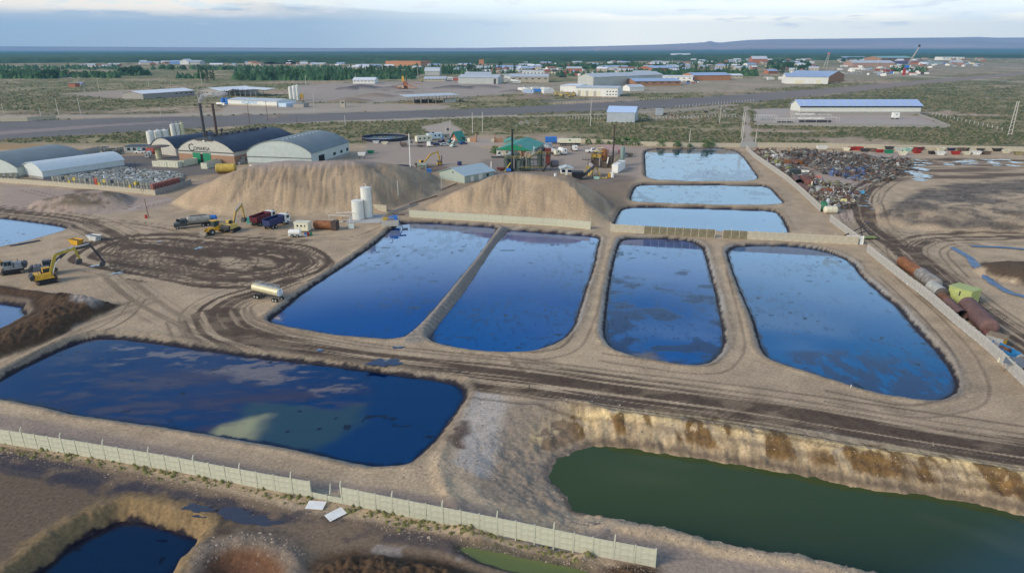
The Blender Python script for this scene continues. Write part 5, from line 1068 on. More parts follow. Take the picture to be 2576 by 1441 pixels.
for p, lb, m in (((434,384), 'white box cabin beside the red tank, black window', white), ((377,392), 'small pale water tank on a stand by the pickup', M('pale_blue_tank', (.45, .55, .6), .5)), ((372,398), 'low grey pump by the left of the water tower', grey)):
    c = G(*p); t = thing('equipment_box', lb, 'box', tuple(c)); part('body', B().box(-.9, -.7, .3, .9, .7, 2.0, taper=.05), m, t); part('panel', B().box(-.3, -.73, 1.0, .3, -.66, 1.6), darkm, t); part('leg', B().box(-.8, -.6, 0, -.65, .6, .3).box(.65, -.6, 0, .8, .6, .3), darkm, t)
def trough(label, pa, pb, w_, h, mat):
    m_, a_, l_ = pose(pa, pb); t = thing('settling_trough', label, 'trough', (m_.x, m_.y, 0), a_, 'white concrete troughs before the factory'); L2 = l_ / 2
    for y in (-w_ / 2, w_ / 2 - .15): part('side_wall', B().box(-L2, y, 0, L2, y + .15, h), mat, t)
    for x in (-L2, L2 - .15): part('end_wall', B().box(x, -w_ / 2 + .16, 0, x + .15, w_ / 2 - .16, h), mat, t)
    part('sludge', B().box(-L2 + .16, -w_ / 2 + .16, h * .6, L2 - .16, w_ / 2 - .16, h * .7), mudm, t)
    n = int(l_ / 1.3)
    for i in range(n): part('rib', B().box(-L2 + (i + .5) * 1.3 - .05, -w_ / 2 - .08, 0, -L2 + (i + .5) * 1.3 + .05, -w_ / 2 - .005, h), mat, t)
tr = M('algae_white', (.60, .60, .48), .7, var=.25, rust=.3, rustcol=(.28, .28, .16))
trough('long white trough in front of the water tower', (390,418), (454,421), 2.6, 2.3, tr); trough('second white trough angled back towards the green doors', (458,419), (492,411), 2.4, 2.3, tr); trough('third white trough right before the green doors', (514,425), (566,409), 2.6, 2.3, tr)
m_, a_, l_ = pose((545,438), (590,437)); t = thing('yellow_tank', 'big faded yellow lying tank at the left foot of the west pile', 'tank', (m_.x, m_.y + 1, 0), a_)
part('shell', B().cyl((-l_ / 2, 0, 2.1), (l_ / 2, 0, 2.1), 1.7, n=20, caps=False).dome((-l_ / 2, 0, 2.1), 1.7, (-1, 0, 0), 20, flat=.3).dome((l_ / 2, 0, 2.1), 1.7, (1, 0, 0), 20, flat=.3), M('mustard_tank', (.50, .36, .07), .45, var=.3), t, True)
part('skid', B().box(-l_ / 2 + .4, -1.0, .1, l_ / 2 - .4, 1.0, .45), rusty, t)
# ------------------------------------------------------------------ totes
totem = [M('tote_grey', (.28, .29, .27), .7, var=.35), M('tote_pale', (.40, .40, .35), .7, var=.35), M('tote_dull', (.19, .20, .19), .7, var=.35), M('tote_olive', (.27, .25, .17), .7, var=.3)]; tyel = M('tote_yellow', (.55, .45, .10), .6); tred = M('tote_red', (.50, .07, .05), .6); tbrn = M('tote_brick', (.30, .12, .10), .75, var=.35)
TM = {}
def tote(mat, loc, rz, label, group):
    if mat.name not in TM:
        b = B().box(-.5, -.55, .13, .5, .55, 1.12, taper=.03)
        for i in (-.48, 0, .42): b.box(i, -.57, 0, i + .1, .57, .13)
        for z in (.3, .6, .9): b.box(-.53, -.58, z, .53, -.55, z + .03); b.box(-.53, .55, z, .53, .58, z + .03)
        b.cyl((0, 0, 1.12), (0, 0, 1.18), .1, n=6); TM[mat.name] = b.mesh('tote', mat)
    o = bpy.data.objects.new('liquid_tote', TM[mat.name]); C.objects.link(o); o.location = loc; o.rotation_euler.z = rz; o['label'] = label; o['category'] = 'tote'; o['group'] = group
def pick(i, red_i=()): return tred if i in red_i else (tyel if i % 11 == 7 else totem[(i * 7 + i // 3) % 4])
def cname(m): return {'tote_grey': 'grey', 'tote_pale': 'pale', 'tote_dull': 'dull dark', 'tote_olive': 'olive', 'tote_yellow': 'yellow', 'tote_red': 'bright red', 'tote_brick': 'brick red'}[m.name]
a, b = G(128,459.5), G(386,478.5); n = int((b - a).length / 1.22); dv = (b - a) / n; rz = math.atan2(dv.y, dv.x); back = Vector((-dv.y, dv.x, 0)).normalized()
for lev, nm in ((0, 'lower'), (1, 'upper')):
    for row, rn in ((0, 'front'), (1, 'second')):
        for i in range(n):
            if lev == 1 and (i % 9 == 4 and row == 0): continue
            q = a + dv * (i + .5) + back * (1.0 + row * 1.25); m = pick(i * 3 + lev * 5 + row, (48, 53)) 
            tote(m, (q.x, q.y, lev * 1.17), rz + random.uniform(-.06, .06), f'{cname(m)} tote, {nth(i + 1)} from left, {nm} layer, {rn} row behind yard wall', f'totes stacked behind the yard wall, {rn} row')
a2, b2 = G(388,481), G(470,459); n2 = int((b2 - a2).length / 1.25); dv2 = (b2 - a2) / n2; rz2 = math.atan2(dv2.y, dv2.x); bk2 = Vector((-dv2.y, dv2.x, 0)).normalized()
for lev, nm in ((0, 'lower'), (1, 'upper')):
    for i in range(n2):
        q = a2 + dv2 * (i + .5) + bk2 * .9; m = tbrn if i < n2 - 2 else totem[0]; tote(m, (q.x, q.y, lev * 1.17), rz2, f'{cname(m)} tote, {nth(i + 1)} from wall corner, {nm} layer of red stack', 'brick red totes at the yard corner')
k = 0
for i in range(11):
    for j in range(2):
        for lev in range(2):
            q = G(2 + i * 4.2, 452 - j * 4.0 - .1 * i); m = totem[(i + j + lev * 2) % 4]
            if j == 0: tote(m, (q.x, q.y, lev * 1.17), -.05, f'{cname(m)} tote, {nth(i + 1)} from left edge, {"upper" if lev else "lower"} layer by grey arched shed', 'totes before the grey arched shed')
for j in range(2):
    for i in range(8):
        for lev in range(3 if i < 3 else 2):
            q = G(258 + i * 7.2, 393 - j * 4.5 - i * .8); m = totem[(i * 3 + j + lev) % 4]; tote(m, (q.x, q.y, lev * 1.17), .1, f'{cname(m)} tote, {nth(i + 1)} from left, {["bottom", "second", "third"][lev]} level, {"front" if j == 0 else "rear"} row by low office', 'tote stack by the low office')
field = [(150,455),(235,424),(300,417),(345,430),(440,434),(470,447),(452,456),(392,470),(300,468),(200,460)]; fp = np.array(field, float)
b = B(); cnt = 0; rr = random.Random(5)
bits = {0: B(), 1: B(), 2: B()}
while cnt < 1500:
    x, y = rr.uniform(150, 470), rr.uniform(417, 470)
    if not inside(np.array([x]), np.array([y]), fp)[0]: continue
    q = G(x, y); s = rr.uniform(.25, .6); h_ = rr.uniform(.3, .9)
    bits[rr.choice([0, 0, 0, 1, 1, 2])].box(q.x - s, q.y - s * .8, rr.uniform(0, .4), q.x + s, q.y + s * .8, h_, rz=rr.uniform(0, 3)); cnt += 1
for i, (kk, bb) in enumerate(bits.items()):
    o = part('crushed_totes', bb, totem[kk] if kk < 2 else M('crushed_white', (.60, .62, .62), .6)); o['kind'] = 'stuff'; o['label'] = ['flattened grey tote field inside the yard', 'flattened pale totes scattered in the yard', 'white scraps among the flattened totes'][i]

# ------------------------------------------------------------------ cars and trucks
CARM = {}
def car(label, p, rz, mat, kind='sedan', group='cars parked by the cabin', sc=1.0, z=0):
    key = (kind, mat.name)
    if key not in CARM:
        if kind == 'pickup': body = [(-2.5, .35), (2.4, .35), (2.5, .8), (1.3, .98), (-.6, .98), (-2.5, .95)]; top = [(-.6, .98), (1.25, .98), (.6, 1.55), (-.45, 1.58)]
        elif kind == 'van': body = [(-2.5, .4), (2.5, .4), (2.5, 1.0), (1.9, 1.2), (-2.5, 1.2)]; top = [(-2.45, 1.2), (1.95, 1.2), (1.4, 1.95), (-2.4, 1.95)]
        else: body = [(-2.1, .35), (2.1, .35), (2.15, .7), (1.2, .88), (-1.7, .92), (-2.15, .8)]; top = [(-1.7, .9), (1.1, .88), (.45, 1.4), (-.95, 1.42)]
        CARM[key] = (B().prism(body, -.85, .85).prism([(u, v + .015) for u, v in top], -.74, .74).mesh('body', mat), B().prism([(u * .97, .94 + (v - .94) * .85) for u, v in top], -.755, .755).mesh('window', glass), B().cyl((0, -.12, 0), (0, .12, 0), .33, n=10).mesh('wheel', black))
    bo, wi, wh = CARM[key]; g = G(*p) if isinstance(p, tuple) else p; t = thing('parked_' + ('van' if kind == 'van' else 'pickup' if kind == 'pickup' else 'car'), label, 'car' if kind == 'sedan' else kind, (g.x, g.y, z), rz, group, sc)
    o = part('body', bo, None, t); w_ = part('window', wi, None, o)
    for x in (-1.35, 1.4):
        for y in (-.8, .8): w2 = part('wheel', wh, None, t); w2.location = (x, y, .33)
    return t
cb_ = M('car_blue', (.03, .08, .24), .3); csl = M('car_silver', (.45, .50, .55), .3, .3); ctl = M('car_teal', (.05, .16, .20), .3); cpg = M('car_pale_green', (.50, .60, .52), .35); cnv = M('car_navy', (.02, .03, .09), .3)
car('blue car half hidden behind the white chassis truck', (1084,363), .3, cb_); car('dark navy pickup parked near the A-frame cabin', (1111,358), 1.2, cnv, 'pickup'); car('navy car left of the silver one in the front row', (1100,366.5), .15, cnv); car('silver car between two others in the front row', (1118,367), .2, csl)
car('teal car parked right before the A-frame cabin', (1135,360), .8, ctl); car('pale green car tucked beside the teal one', (1146,361), .7, cpg); car('cream green car nearest the viewer in the car park', (1140,370), 1.1, cpg); car('dark blue car alone at the right of the car park', (1165,363.5), .6, cb_)
car('white pickup by the low dark office', (353,386), 0.05, white, 'pickup', None); car('white flatbed pickup left of the maroon frame shed', (1491,384), .1, white, 'pickup', None, 1.3)
def box_truck(label, p, rz, boxm, cabm, L=6.5, bh=2.6, bare=False, group='trucks and trailers in the works yard', sc=1.0, tank=False, arm=False):
    g = G(*p); t = thing('parked_truck', label, 'truck', tuple(g), rz, group, sc)
    part('chassis', B().box(-L / 2, -.45, .6, L / 2, .45, .9), darkm, t)
    c = part('cab', B().prism([(L / 2 - 1.7, .6), (L / 2 + .2, .6), (L / 2 + .2, 1.5), (L / 2, 2.6), (L / 2 - 1.6, 2.65)], -1.1, 1.1), cabm, t); part('windscreen', B().beam((L / 2 + .22, 0, 1.6), (L / 2 + .06, 0, 2.4), .04, 1.9), glass, c)
    if tank: part('tank', tank_b(-L / 2 + .2, L / 2 - 2.4, 1.0, 1.95), boxm, t, True)
    elif not bare: part('cargo_box', B().box(-L / 2 - .2, -1.2, .95, L / 2 - 1.9, 1.2, .95 + bh), boxm, t)
    if arm: part('lift_arm', B().beam((-L / 2, 1.0, 1.0), (-L / 2 + .4, 1.0, 3.4), .2).beam((-L / 2, -1.0, 1.0), (-L / 2 + .4, -1.0, 3.4), .2), darkm, t)
    wheels(t, (-L / 2 + .9, -L / 2 + 2.0, L / 2 - .8), (-.95, .95), .48, .3); return t
box_truck('white cab truck with a bare dark chassis before the cream trailer', (1066,370), -.15, white, white, 7, bare=True)
box_truck('grey skip loader truck with raised arms left of the white truck', (1020,369), .2, mudm, grey, 5, 1.0, arm=True)
for p, rz, L, m, lb in (((1066,360), .55, 8.5, cream, 'cream and white house trailer behind the white chassis truck'), ((1093,353), .55, 8.0, M('pale_blue_caravan', (.55, .66, .72), .5), 'pale blue caravan with dark windows, rear of the trailer pair')):
    g = G(*p); t = thing('house_trailer', lb, 'trailer', tuple(g), rz, 'trailers by the car park'); bo = part('body', B().box(-L / 2, -1.3, .9, L / 2, 1.3, 3.7), m, t); part('chassis', B().box(-L / 2, -.5, .6, L / 2, .5, .88), darkm, t)
    for x in (-L * .3, 0, L * .28): part('window', B().box(x - .45, -1.33, 2.1, x + .45, -1.29, 2.9), glass, bo)
    if m is not cream: part('roof_unit', B().box(-1.2, -.5, 3.7, -.2, .5, 4.3), darkm, t)
    wheels(t, (-L * .3, -L * .15), (-1.0, 1.0), .45, .25)
box_truck('blue and white box truck beyond the green roofed office', (1391,362), .0, blue, white, 7.5); box_truck('truck with a crane frame facing the viewer before the white semitrailer', (1444,379), -1.5, white, white, 6, bare=True, arm=True)
box_truck('cream tank truck parked with grey tanks right of the office', (1393,390), -1.1, M('grey_tank', (.40, .42, .42), .5), cream, 7, tank=True); box_truck('small white tank truck right of the cream tank truck', (1414,388), -1.2, white, white, 5.5, tank=True)
box_truck('grey tank truck nearest the posts of the green office', (1378,381), -1.2, M('dull_tank', (.30, .33, .33), .5), grey, 7, tank=True)
g = G(1434,367); t = thing('tank_semitrailer', 'long white tank semitrailer with a small green mark', 'trailer', tuple(g), 0.0); part('tank', B().box(-5.2, -1.15, 1.5, 5.2, 1.15, 3.6).mesh('tank', cream), None, t); part('mark', B().cyl((-.2, -1.18, 2.8), (-.2, -1.15, 2.8), .45, n=12), green, t); part('chassis', B().box(-5.2, -.5, .8, 5.2, .5, 1.48), darkm, t); wheels(t, (-4.4, -3.2, -2.0, 3.0, 4.2), (-1, 1), .5, .3)
for (p, m, lb, rz) in (((946,361), M('pale_skip', (.60, .62, .62), .6), 'pale boat-shaped skip below the round pool, left one', .1), ((968,363), cream, 'cream boat-shaped skip below the round pool, right one', .1), ((933,386), green, 'green skip at the right corner of the pale warehouse', .05), ((1222,428), red, 'red skip right of the gabled shed', 0), ((1212,429), darkm, 'dark skip touching the red one by the gabled shed', 0), ((1217,437), yellow, 'yellow skip below the red one by the gabled shed', .1), ((1583,394), mudm, 'brown pallet skip right of the green column tank', 0), ((1570,396), grey, 'grey pallet skip beside the brown one', 0)):
    skip(lb, tuple(G(*p)), rz, m, 1.0, 'skips about the works yard')
g = G(911,400); t = thing('hopper_stand', 'white hopper on dark legs at the warehouse corner', 'hopper', tuple(g)); part('hopper', B().box(-1.4, -.9, 1.5, 1.4, .9, 2.8, taper=-.2), white, t)
for x in (-1.1, 1.0):
    for y in (-.7, .6): part('leg', B().box(x, y, 0, x + .12, y + .12, 1.5), darkm, t)
# round pools
def pool(label, p, r, h):
    g = G(*p); t = thing('round_pool', label, 'pool', (g.x, g.y, 0), 0, 'round above-ground pools')
    b = B().cyl((0, 0, 0), (0, 0, h), r, n=48, caps=False).cyl((0, 0, 0), (0, 0, h), r - .12, n=48, caps=False); part('pool_wall', b, M('dark_blue_liner', (.015, .02, .05), .4), t, True); part('rim', B().cyl((0, 0, h), (0, 0, h + .15), r + .08, n=48, caps=False), galv, t, True)
    wv = B().cyl((0, 0, h * .18), (0, 0, h * .2), r - .14, n=48); part('pool_water', wv, M('pool_water', (.20, .30, .38), .03, var=.05), t)
    for k in range(14): u = k * math.tau / 14; part('brace', B().beam((r * math.cos(u) * 1.01, r * math.sin(u) * 1.01, 0), (r * math.cos(u) * 1.01, r * math.sin(u) * 1.01, h), .15), darkm, t)
pool('large round pool with a dark wall behind the pale warehouse', (967,351), 11.8, 1.6); pool('small round pool half hidden behind the west pile', (1008,424), 4.6, .8)
# car park cabin, kiosk, gate
t, W, ro = building('cabin_house', 'red brick A-frame cabin with steep green roof by the gate', 'cabin', (1133,356), (1153,358), 5.5, 1.1, 5.0, brickr, greenroof, 'gable', over=.8, openings=[('window', 'f', .7, 1.5, 1.0, 2.0, white), ('door', 'f', 2.2, 3.0, .05, 2.0, white)])
t, W, ro = building('guard_kiosk', 'flat grey kiosk with a blue barrel left of the A-frame cabin', 'kiosk', (1110,350), (1130,350), 3, 2.2, 2.2, blockw, greyroof, 'flat', openings=[('door', 'f', .5, 1.2, .05, 1.8, blue), ('window', 'f', 2, 3, 1.0, 1.7, glass)])
t = thing('pipe_shelter', 'low green pergola right of the A-frame cabin', 'shelter', tuple(G(1172,356))); part('roof', B().box(-2.5, -1.2, 2.0, 2.5, 1.2, 2.15), darkm, t)
for x in (-2.3, 0, 2.2):
    for y in (-1.1, 1.0): part('leg', B().box(x, y, 0, x + .12, y + .12, 2), white, t)
for (pa, pb, h_, lb) in (((1182,357), (1199,358), 2.4, 'brick gate wall left of the entrance gate'), ((1243,359), (1266,359), 2.4, 'brick gate wall right of the entrance gate')):
    a, rz, W = frame(pa, pb); t = thing('gate_wall', lb, 'wall', tuple(a), rz, 'brick walls at the entrance gate'); part('wall', B().box(0, 0, 0, W, .35, h_), brick, t); part('pillar', B().box(W - .7 if pa[0] < 1200 else 0, -.2, 0, W if pa[0] < 1200 else .7, .5, 4.2), brick, t); part('wing', B().box(-1.5, 0, 0, -.05, .3, 1.9), cream, t)
a, rz, W = frame((1201,359), (1241,360)); t = thing('entrance_gate', 'grey barred entrance gate between brick walls', 'gate', tuple(a), rz)
for z in (.3, 1.1, 1.9): part('rail', B().box(0, -.04, z, W, .04, z + .09), grey, t)
for i in range(9): part('bar', B().box(W * i / 8 - .05, -.07, 0, W * i / 8 + .05, .07, 2.2), grey, t)
t = thing('transformer', 'transformer on a platform between two poles by the kiosk', 'transformer', tuple(G(1127,344)))
for x in (-1.2, 1.2): part('pole', B().cyl((x, 0, 0), (x, 0, hpole((1127,344), 318)), .14), concp, t)
part('platform', B().box(-1.4, -.5, 3.0, 1.4, .5, 3.2), concp, t); part('casing', B().box(-.6, -.45, 3.2, .6, .45, 4.5), darkm, t)
# green roofed office
a, rz, W = frame((1256,391), (1334,394)); 
t, W, ro = building('office_building', 'office with large green gabled roof and white veranda posts', 'office', (1256,391), (1334,394), 24, 3.0, 5.3, M('office_cream_wall', (.45, .38, .28), .8), greenroof, 'gable', over=1.3, openings=[('window', 'r', 2 + i * 3, 3.4 + i * 3, 1.0, 2.1, glass) for i in range(7)] + [('door', 'f', 2, 3, .05, 2.1, cream), ('window', 'f', 4, 5.2, 1, 2, glass)])
part('fascia', B().prism([(0, 3.0), (W / 2, 5.2), (W, 3.0), (W, 2.6), (0, 2.6)], -1.3, -1.2), green, t)
for i in range(9): part('veranda_post', B().box(W + .9, .2 + i * 2.9, 0, W + 1.05, .35 + i * 2.9, 2.9), white, t)
for x in (-.9, W + .9): part('veranda_post', B().box(x, -1.2, 0, x + .15, -1.05, 2.9), white, t)
part('fireplace_chimney', B().box(W * .62, -1.0, 0, W * .62 + 1.6, -.2, 4.9), brick, t); part('brick_panel', B().box(W * .74, -.08, 0, W * .95, -.02, 2.5), brick, t)
for p in ((.35, 8), (.6, 14)): part('roof_vent', B().cyl((W * p[0], p[1], 4.4), (W * p[0], p[1], 5.3), .15), green, t)
a, rz, W = frame((1270,359), (1300,360)); t, W, ro = building('rear_annex', 'small green roofed wing behind the office, left', 'annex', (1270,374), (1300,374), 10, 2.8, 4.2, cream, greenroof, 'gable', over=.6)
g = G(1270,390); t = thing('site_cabin', 'beige site cabin before the green roofed office', 'cabin', (g.x, g.y - 1.5, 0)); cb = part('wall', B().box(-2.6, -1.2, .1, 2.6, 1.2, 2.5), M('beige_panel', (.50, .47, .36), .7), t); part('window', B().box(.6, -1.23, 1.2, 1.4, -1.19, 1.9), glass, cb); part('roof', B().box(-2.8, -1.4, 2.5, 2.8, 1.4, 2.64), greyroof, t)
for i, (p, lb) in enumerate((((1292,391), 'blue grey lying tank before the office porch, right'), ((1285,393), 'blue grey lying tank before the office porch, left'))):
    solo('lying_tank', tank_b(-1.6, 1.6, 1.0, 1.3), M('blue_grey_tank', (.22, .30, .36), .5), lb, 'tank', (G(*p).x, G(*p).y, 0), 1.3, 'tanks before the office', True)
for i in range(3): q = G(1360 + i * 9, 376 - i * 1.5); solo('lying_tank', tank_b(-2.4, 2.4, 1.1, 1.5), M('grey_tank', (.40, .42, .42), .5), f'{nth(i + 1)} from the left of three grey tanks right of the office veranda', 'tank', tuple(q), .9, 'grey tanks right of the office', True)
g = G(1256,398); t = thing('skid_steer', 'white skid steer loader on a low trailer left of the plant', 'loader', (g.x, g.y, .7), 0); part('body', B().box(-1.0, -.7, .3, .8, .7, 1.0), white, t); part('cab', B().box(-.5, -.6, 1.0, .5, .6, 2.1, taper=.08), darkm, t); part('arm', B().beam((-.9, 0, 2.2), (1.3, 0, .8), .25, 1.2), white, t); wheels(t, (-.6, .5), (-.75, .75), .35, .25)
g = G(1256,398); t = thing('low_loader', 'dark low trailer carrying the white skid steer', 'trailer', tuple(g), 0); part('bed', B().box(-3.6, -1.0, .5, 3.2, 1.0, .68), darkm, t); wheels(t, (-2.8, -1.8, .5), (-.9, .9), .35, .2)
# grey gabled shed between the piles
t, W, ro = building('gabled_shed', 'pale green grey gabled shed between the two earth piles', 'shed', (1106,449), (1169,461), 15, 2.6, 4.6, M('sage_sheet', (.36, .43, .39), .6, var=.1, corr=2), M('pale_blue_roof', (.36, .45, .48), .5, var=.1, corr=2), 'gable', over=.5, openings=[('door', 'r', 3, 4.5, .05, 2.1, white), ('door', 'r', 7, 9, .05, 2.3, white), ('window', 'r', 11, 12.2, 1, 2, glass)])
part('round_vent', B().cyl((W * .55, -.04, 3.2), (W * .55, .02, 3.2), .35, n=14), darkm, t)
c = G(1156,416); solo('steel_drum', B().cyl((0, 0, 0), (0, 0, 1.6), .9, n=14), navy, 'navy drum behind the grey gabled shed roof', 'drum', tuple(c), 0, None, True)
g = G(1107,416); t = thing('forklift', 'yellow forklift with raised dark mast near the excavator', 'forklift', tuple(g), .4); part('body', B().box(-1.2, -.6, .3, .6, .6, 1.1), yellow, t); part('mast', B().box(.7, -.5, .1, .85, -.35, 4.0).box(.7, .35, .1, .85, .5, 4.0).box(.7, -.5, 2.5, .85, .5, 2.6), darkm, t); part('roof_guard', B().box(-.9, -.5, 2.0, .4, .5, 2.1).box(-.9, -.5, 1.1, -.8, .5, 2.0), darkm, t); wheels(t, (-.8, .5), (-.6, .6), .35, .25)
g = G(1063,431); t = thing('sorting_screen', 'pale steel screen frame beside the yellow long arm excavator', 'machine', tuple(g), 0); part('deck', B().box(-1.8, -1.3, 1.6, 1.8, 1.3, 3.2, taper=.1), M('grey_green_steel', (.30, .33, .28), .7), t)
for x in (-1.6, 1.4):
    for y in (-1.1, .9): part('leg', B().box(x, y, 0, x + .2, y + .2, 1.6), grey, t)
part('slot', B().box(-1.5, -1.34, 2.0, 1.5, -1.28, 2.4), darkm, t)
c = G(1079,434); solo('blue_bin', B().box(-.9, -.6, 0, .9, .6, 1.4), blue, 'blue bin right of the screen frame', 'bin', tuple(c), .1)
# ------------------------------------------------------------------ treatment plant one
g = G(1288,431); pl = thing('treatment_plant', 'green steel treatment plant with vessels, walkways and a dark red tower', 'plant', tuple(g), 0)
dg = M('dark_green_steel', (.07, .10, .09), .6, var=.3, rust=.15); yel2 = M('railing_yellow', (.42, .34, .06), .6, var=.2)
def vessel(x, y, r, z0, z1, mat=dg, cone=0, nm='vessel'):
    b = B().cyl((x, y, z0), (x, y, z1), r, n=18).dome((x, y, z1), r, (0, 0, 1), 18, flat=.35)
    if cone: b.cyl((x, y, z0 - cone), (x, y, z0), .2, r, n=18, caps=False)
    return part(nm, b, mat, pl, True)
vessel(-1.8, 2.2, 1.4, 0, 5.6); vessel(3.0, 1.0, 1.15, 0, 4.0); vessel(2.0, 3.5, 1.0, 0, 6.6); vessel(6.6, 1.4, .75, 0, 4.6); vessel(11.2, 2.0, .9, 2.0, 7.4, cone=1.2); vessel(4.9, 3.0, .6, 0, 5.0)
part('red_tower', B().box(13.3, .2, 2.2, 14.9, 1.8, 8.4).box(12.9, -.1, 7.6, 15.3, 2.1, 8.8), M('dark_red_tower', (.14, .025, .02), .6, var=.25), pl)
part('rotary_drum', B().cyl((15.4, 2.5, 2.4), (18.2, 3.6, 2.4), 1.3, n=18).cyl((16.0, 2.75, 2.4), (16.4, 2.9, 2.4), 1.42, n=18), M('drum_steel', (.16, .14, .15), .6, rust=.3), pl, True)
part('inclined_conveyor', B().beam((6.8, 1.2, 5.0), (11.5, 1.0, 8.3), 1.0, .6), M('olive_steel', (.16, .15, .09), .7), pl); part('discharge_chute', B().beam((12.0, -1.0, .2), (14.2, .4, 3.2), .7, .5), darkm, pl)
for x0, x1, y, z in ((-3, 3.4, -.4, 5.0), (2.2, 5, .2, 4.6), (6, 8, .2, 5.0), (10, 15.2, -.4, 6.6), (3.6, 13, -1.0, 1.0)):
    part('walkway', B().box(x0, y, z - .1, x1, y + 1.0, z), dg, pl); r_ = B().beam((x0, y, z + 1.0), (x1, y, z + 1.0), .07).beam((x0, y, z + .5), (x1, y, z + .5), .05)
    for k in range(int((x1 - x0) / 1.1) + 1): r_.beam((x0 + k * 1.1, y, z), (x0 + k * 1.1, y, z + 1.0), .06)
    part('railing', r_, yel2, pl)
for x, y in ((-3.2, -.2), (-.2, -.3), (3.6, -.3), (8.4, -.2), (9.8, 0), (10, 3), (12.6, 0), (12.4, 3), (13.2, 2.2), (15.1, 2.2), (15.0, 0)): part('frame_leg', B().box(x, y, 0, x + .22, y + .22, 6.4), dg, pl)
for z in (1.2, 2.6, 4.0): part('pipe_run', B().cyl((3.8, 2.6, z), (12.6, 2.6, z), .16, n=8).cyl((3.8, 3.2, z + .4), (12.6, 3.2, z + .4), .12, n=8), galv if z == 2.6 else dg, pl)
part('duct', B().cyl((5.6, 1, 1), (5.6, 1, 7.2), .35).cyl((5.6, 1, 7.2), (7.2, 1.2, 7.2), .35).cyl((7.2, 1.2, 7.2), (7.2, 1.2, 5.4), .35), M('duct_grey', (.28, .27, .22), .6), pl, True)
for k in range(3): part('duct', B().cyl((1.0 + k * .6, 2.0, 5.0), (1.3 + k * .6, 2.4, 6.8 - .2 * k), .2).cyl((1.3 + k * .6, 2.4, 6.8 - .2 * k), (2.6 + k * .4, 2.4, 6.0), .2), dg, pl, True)
part('stair', B().beam((-2.9, -1.2, 0), (-.6, -.6, 3.4), .9, .2), yel2, pl); part('duct', B().cyl((2.2, -.6, 1.2), (4.6, -.8, 2.2), .3), dg, pl, True)
chimney('black chimney of the green treatment plant, centre of the picture', g.x + .1, g.y, 326, .42, M('black_steel', (.015, .018, .02), .6))
c = G(1279,431); solo('blue_tarp', B().box(-1.1, -.6, .4, 1.1, .6, 1.4, taper=.25), blue, 'blue covered skip at the left foot of the green plant', 'cover', (c.x, c.y - 1.2, 0), .1); c = G(1264,430); solo('rusty_hopper', B().box(-2.0, -.7, .5, 2.0, .7, 1.3, taper=-.25).box(-1, -.3, 0, 1, .3, .5), M('red_rust', (.17, .05, .035), .8), 'low rusty red hopper left of the blue cover', 'hopper', (c.x, c.y, 0), -.05)
pole('white cylinder post left of the treatment plant', tuple(G(1236,434)), hpole((1236,434), 406), white, r=.2, name='post', cat='post'); pole('white lamp pole in front of the office veranda', tuple(G(1343,397)), hpole((1343,397), 368), white, cross=.6, r=.16, name='lamp_pole', cat='lamp pole')
t = pole('tilted windsock pole with a pink sock by the office roof', tuple(G(1352,375)), hpole((1352,375), 357), white, r=.07, name='windsock', cat='windsock'); part('sock', B().cyl((0, 0, hpole((1352,375), 357)), (-1.4, 0, hpole((1352,375), 357) + .3), .35, .2, n=8), M('pink_cloth', (.75, .35, .33), .8), t, True)
# control cabin, drum, container
t, W, ro = building('control_cabin', 'white control cabin with two dark windows right of the plant', 'cabin', (1411,441), (1438,441), 4.0, 2.6, 3.2, white, M('pale_roof', (.48, .52, .50), .5), 'gable', over=.7, base=M('tan_base', (.32, .27, .19), .8), base_h=.7)
for x in (.3, 2.6): part('window', B().box(x, -.09, 1.1, x + 1.3, -.02, 2.1), M('blue_black_glass', (.01, .015, .05), .1), t)
part('door', B().box(1.75, -.14, .05, 2.45, -.05, 2.2), white, t)
c = G(1397,445); solo('white_drum', B().cyl((0, 0, 0), (0, 0, 1.3), .5, n=12), white, 'white drum between pile crest and control cabin', 'drum', tuple(c), 0, None, True)
m_, a_, l_ = pose((1541,436), (1560,424)); t = thing('white_container', 'white refrigerated container standing near the far ponds', 'container', (m_.x + .8, m_.y, 0), a_, None); part('body', B().box(-l_ / 2, -1.2, .1, l_ / 2, 1.2, 3.3), white, t); part('roof_unit', B().box(-.5, -.7, 3.3, 1.5, .7, 3.5), grey, t); part('door_leaf', B().box(-l_ / 2 - .04, -1.1, .2, -l_ / 2 - .005, 0, 3.2), white, t)
c = G(1540,446); solo('yellow_white_tank', B().cyl((0, 0, 0), (0, 0, 1.8), .75, n=14), white, 'small white tank with yellow box below the container', 'tank', tuple(c), 0, None, True); solo('yellow_cabinet', B().box(-.4, -.3, 0, .4, .3, 1.6), yellow, 'yellow cabinet left of the small white tank', 'cabinet', (c.x - 1.2, c.y - .3, 0))
# plant two
g = G(1505,424); pl = thing('drying_plant', 'rusty drying plant with yellow deck and orange drum near the far pond', 'plant', tuple(g), 0)
brn = M('brown_plant_steel', (.11, .085, .065), .75, var=.4, rust=.3)
vessel(2.6, 3.0, 1.25, 3.0, 7.0, rusto, 1.2, 'orange_drum'); vessel(-1.5, 3.4, 1.0, 2, 6.0, brn, 1.0); vessel(4.6, 2.2, 1.0, 0, 4.6, brn)
part('yellow_deck', B().box(-2.8, 1.0, 4.2, 1.2, 3.0, 5.4), M('deck_yellow', (.40, .27, .04), .7, var=.3), pl); part('silo_block', B().box(-1.8, 2.0, .2, .4, 4.0, 3.6), brn, pl); part('furnace', B().box(1.2, 1.0, .3, 4.0, 3.0, 2.6), brn, pl)
for x, y in ((-4.2, 1), (-2.8, .8), (-.9, .8), (1.1, .8), (3.4, .8), (-2.8, 3), (1.1, 3.2)): part('frame_leg', B().box(x, y, 0, x + .22, y + .22, 5.6 if x > -4 else 3.2), brn, pl)
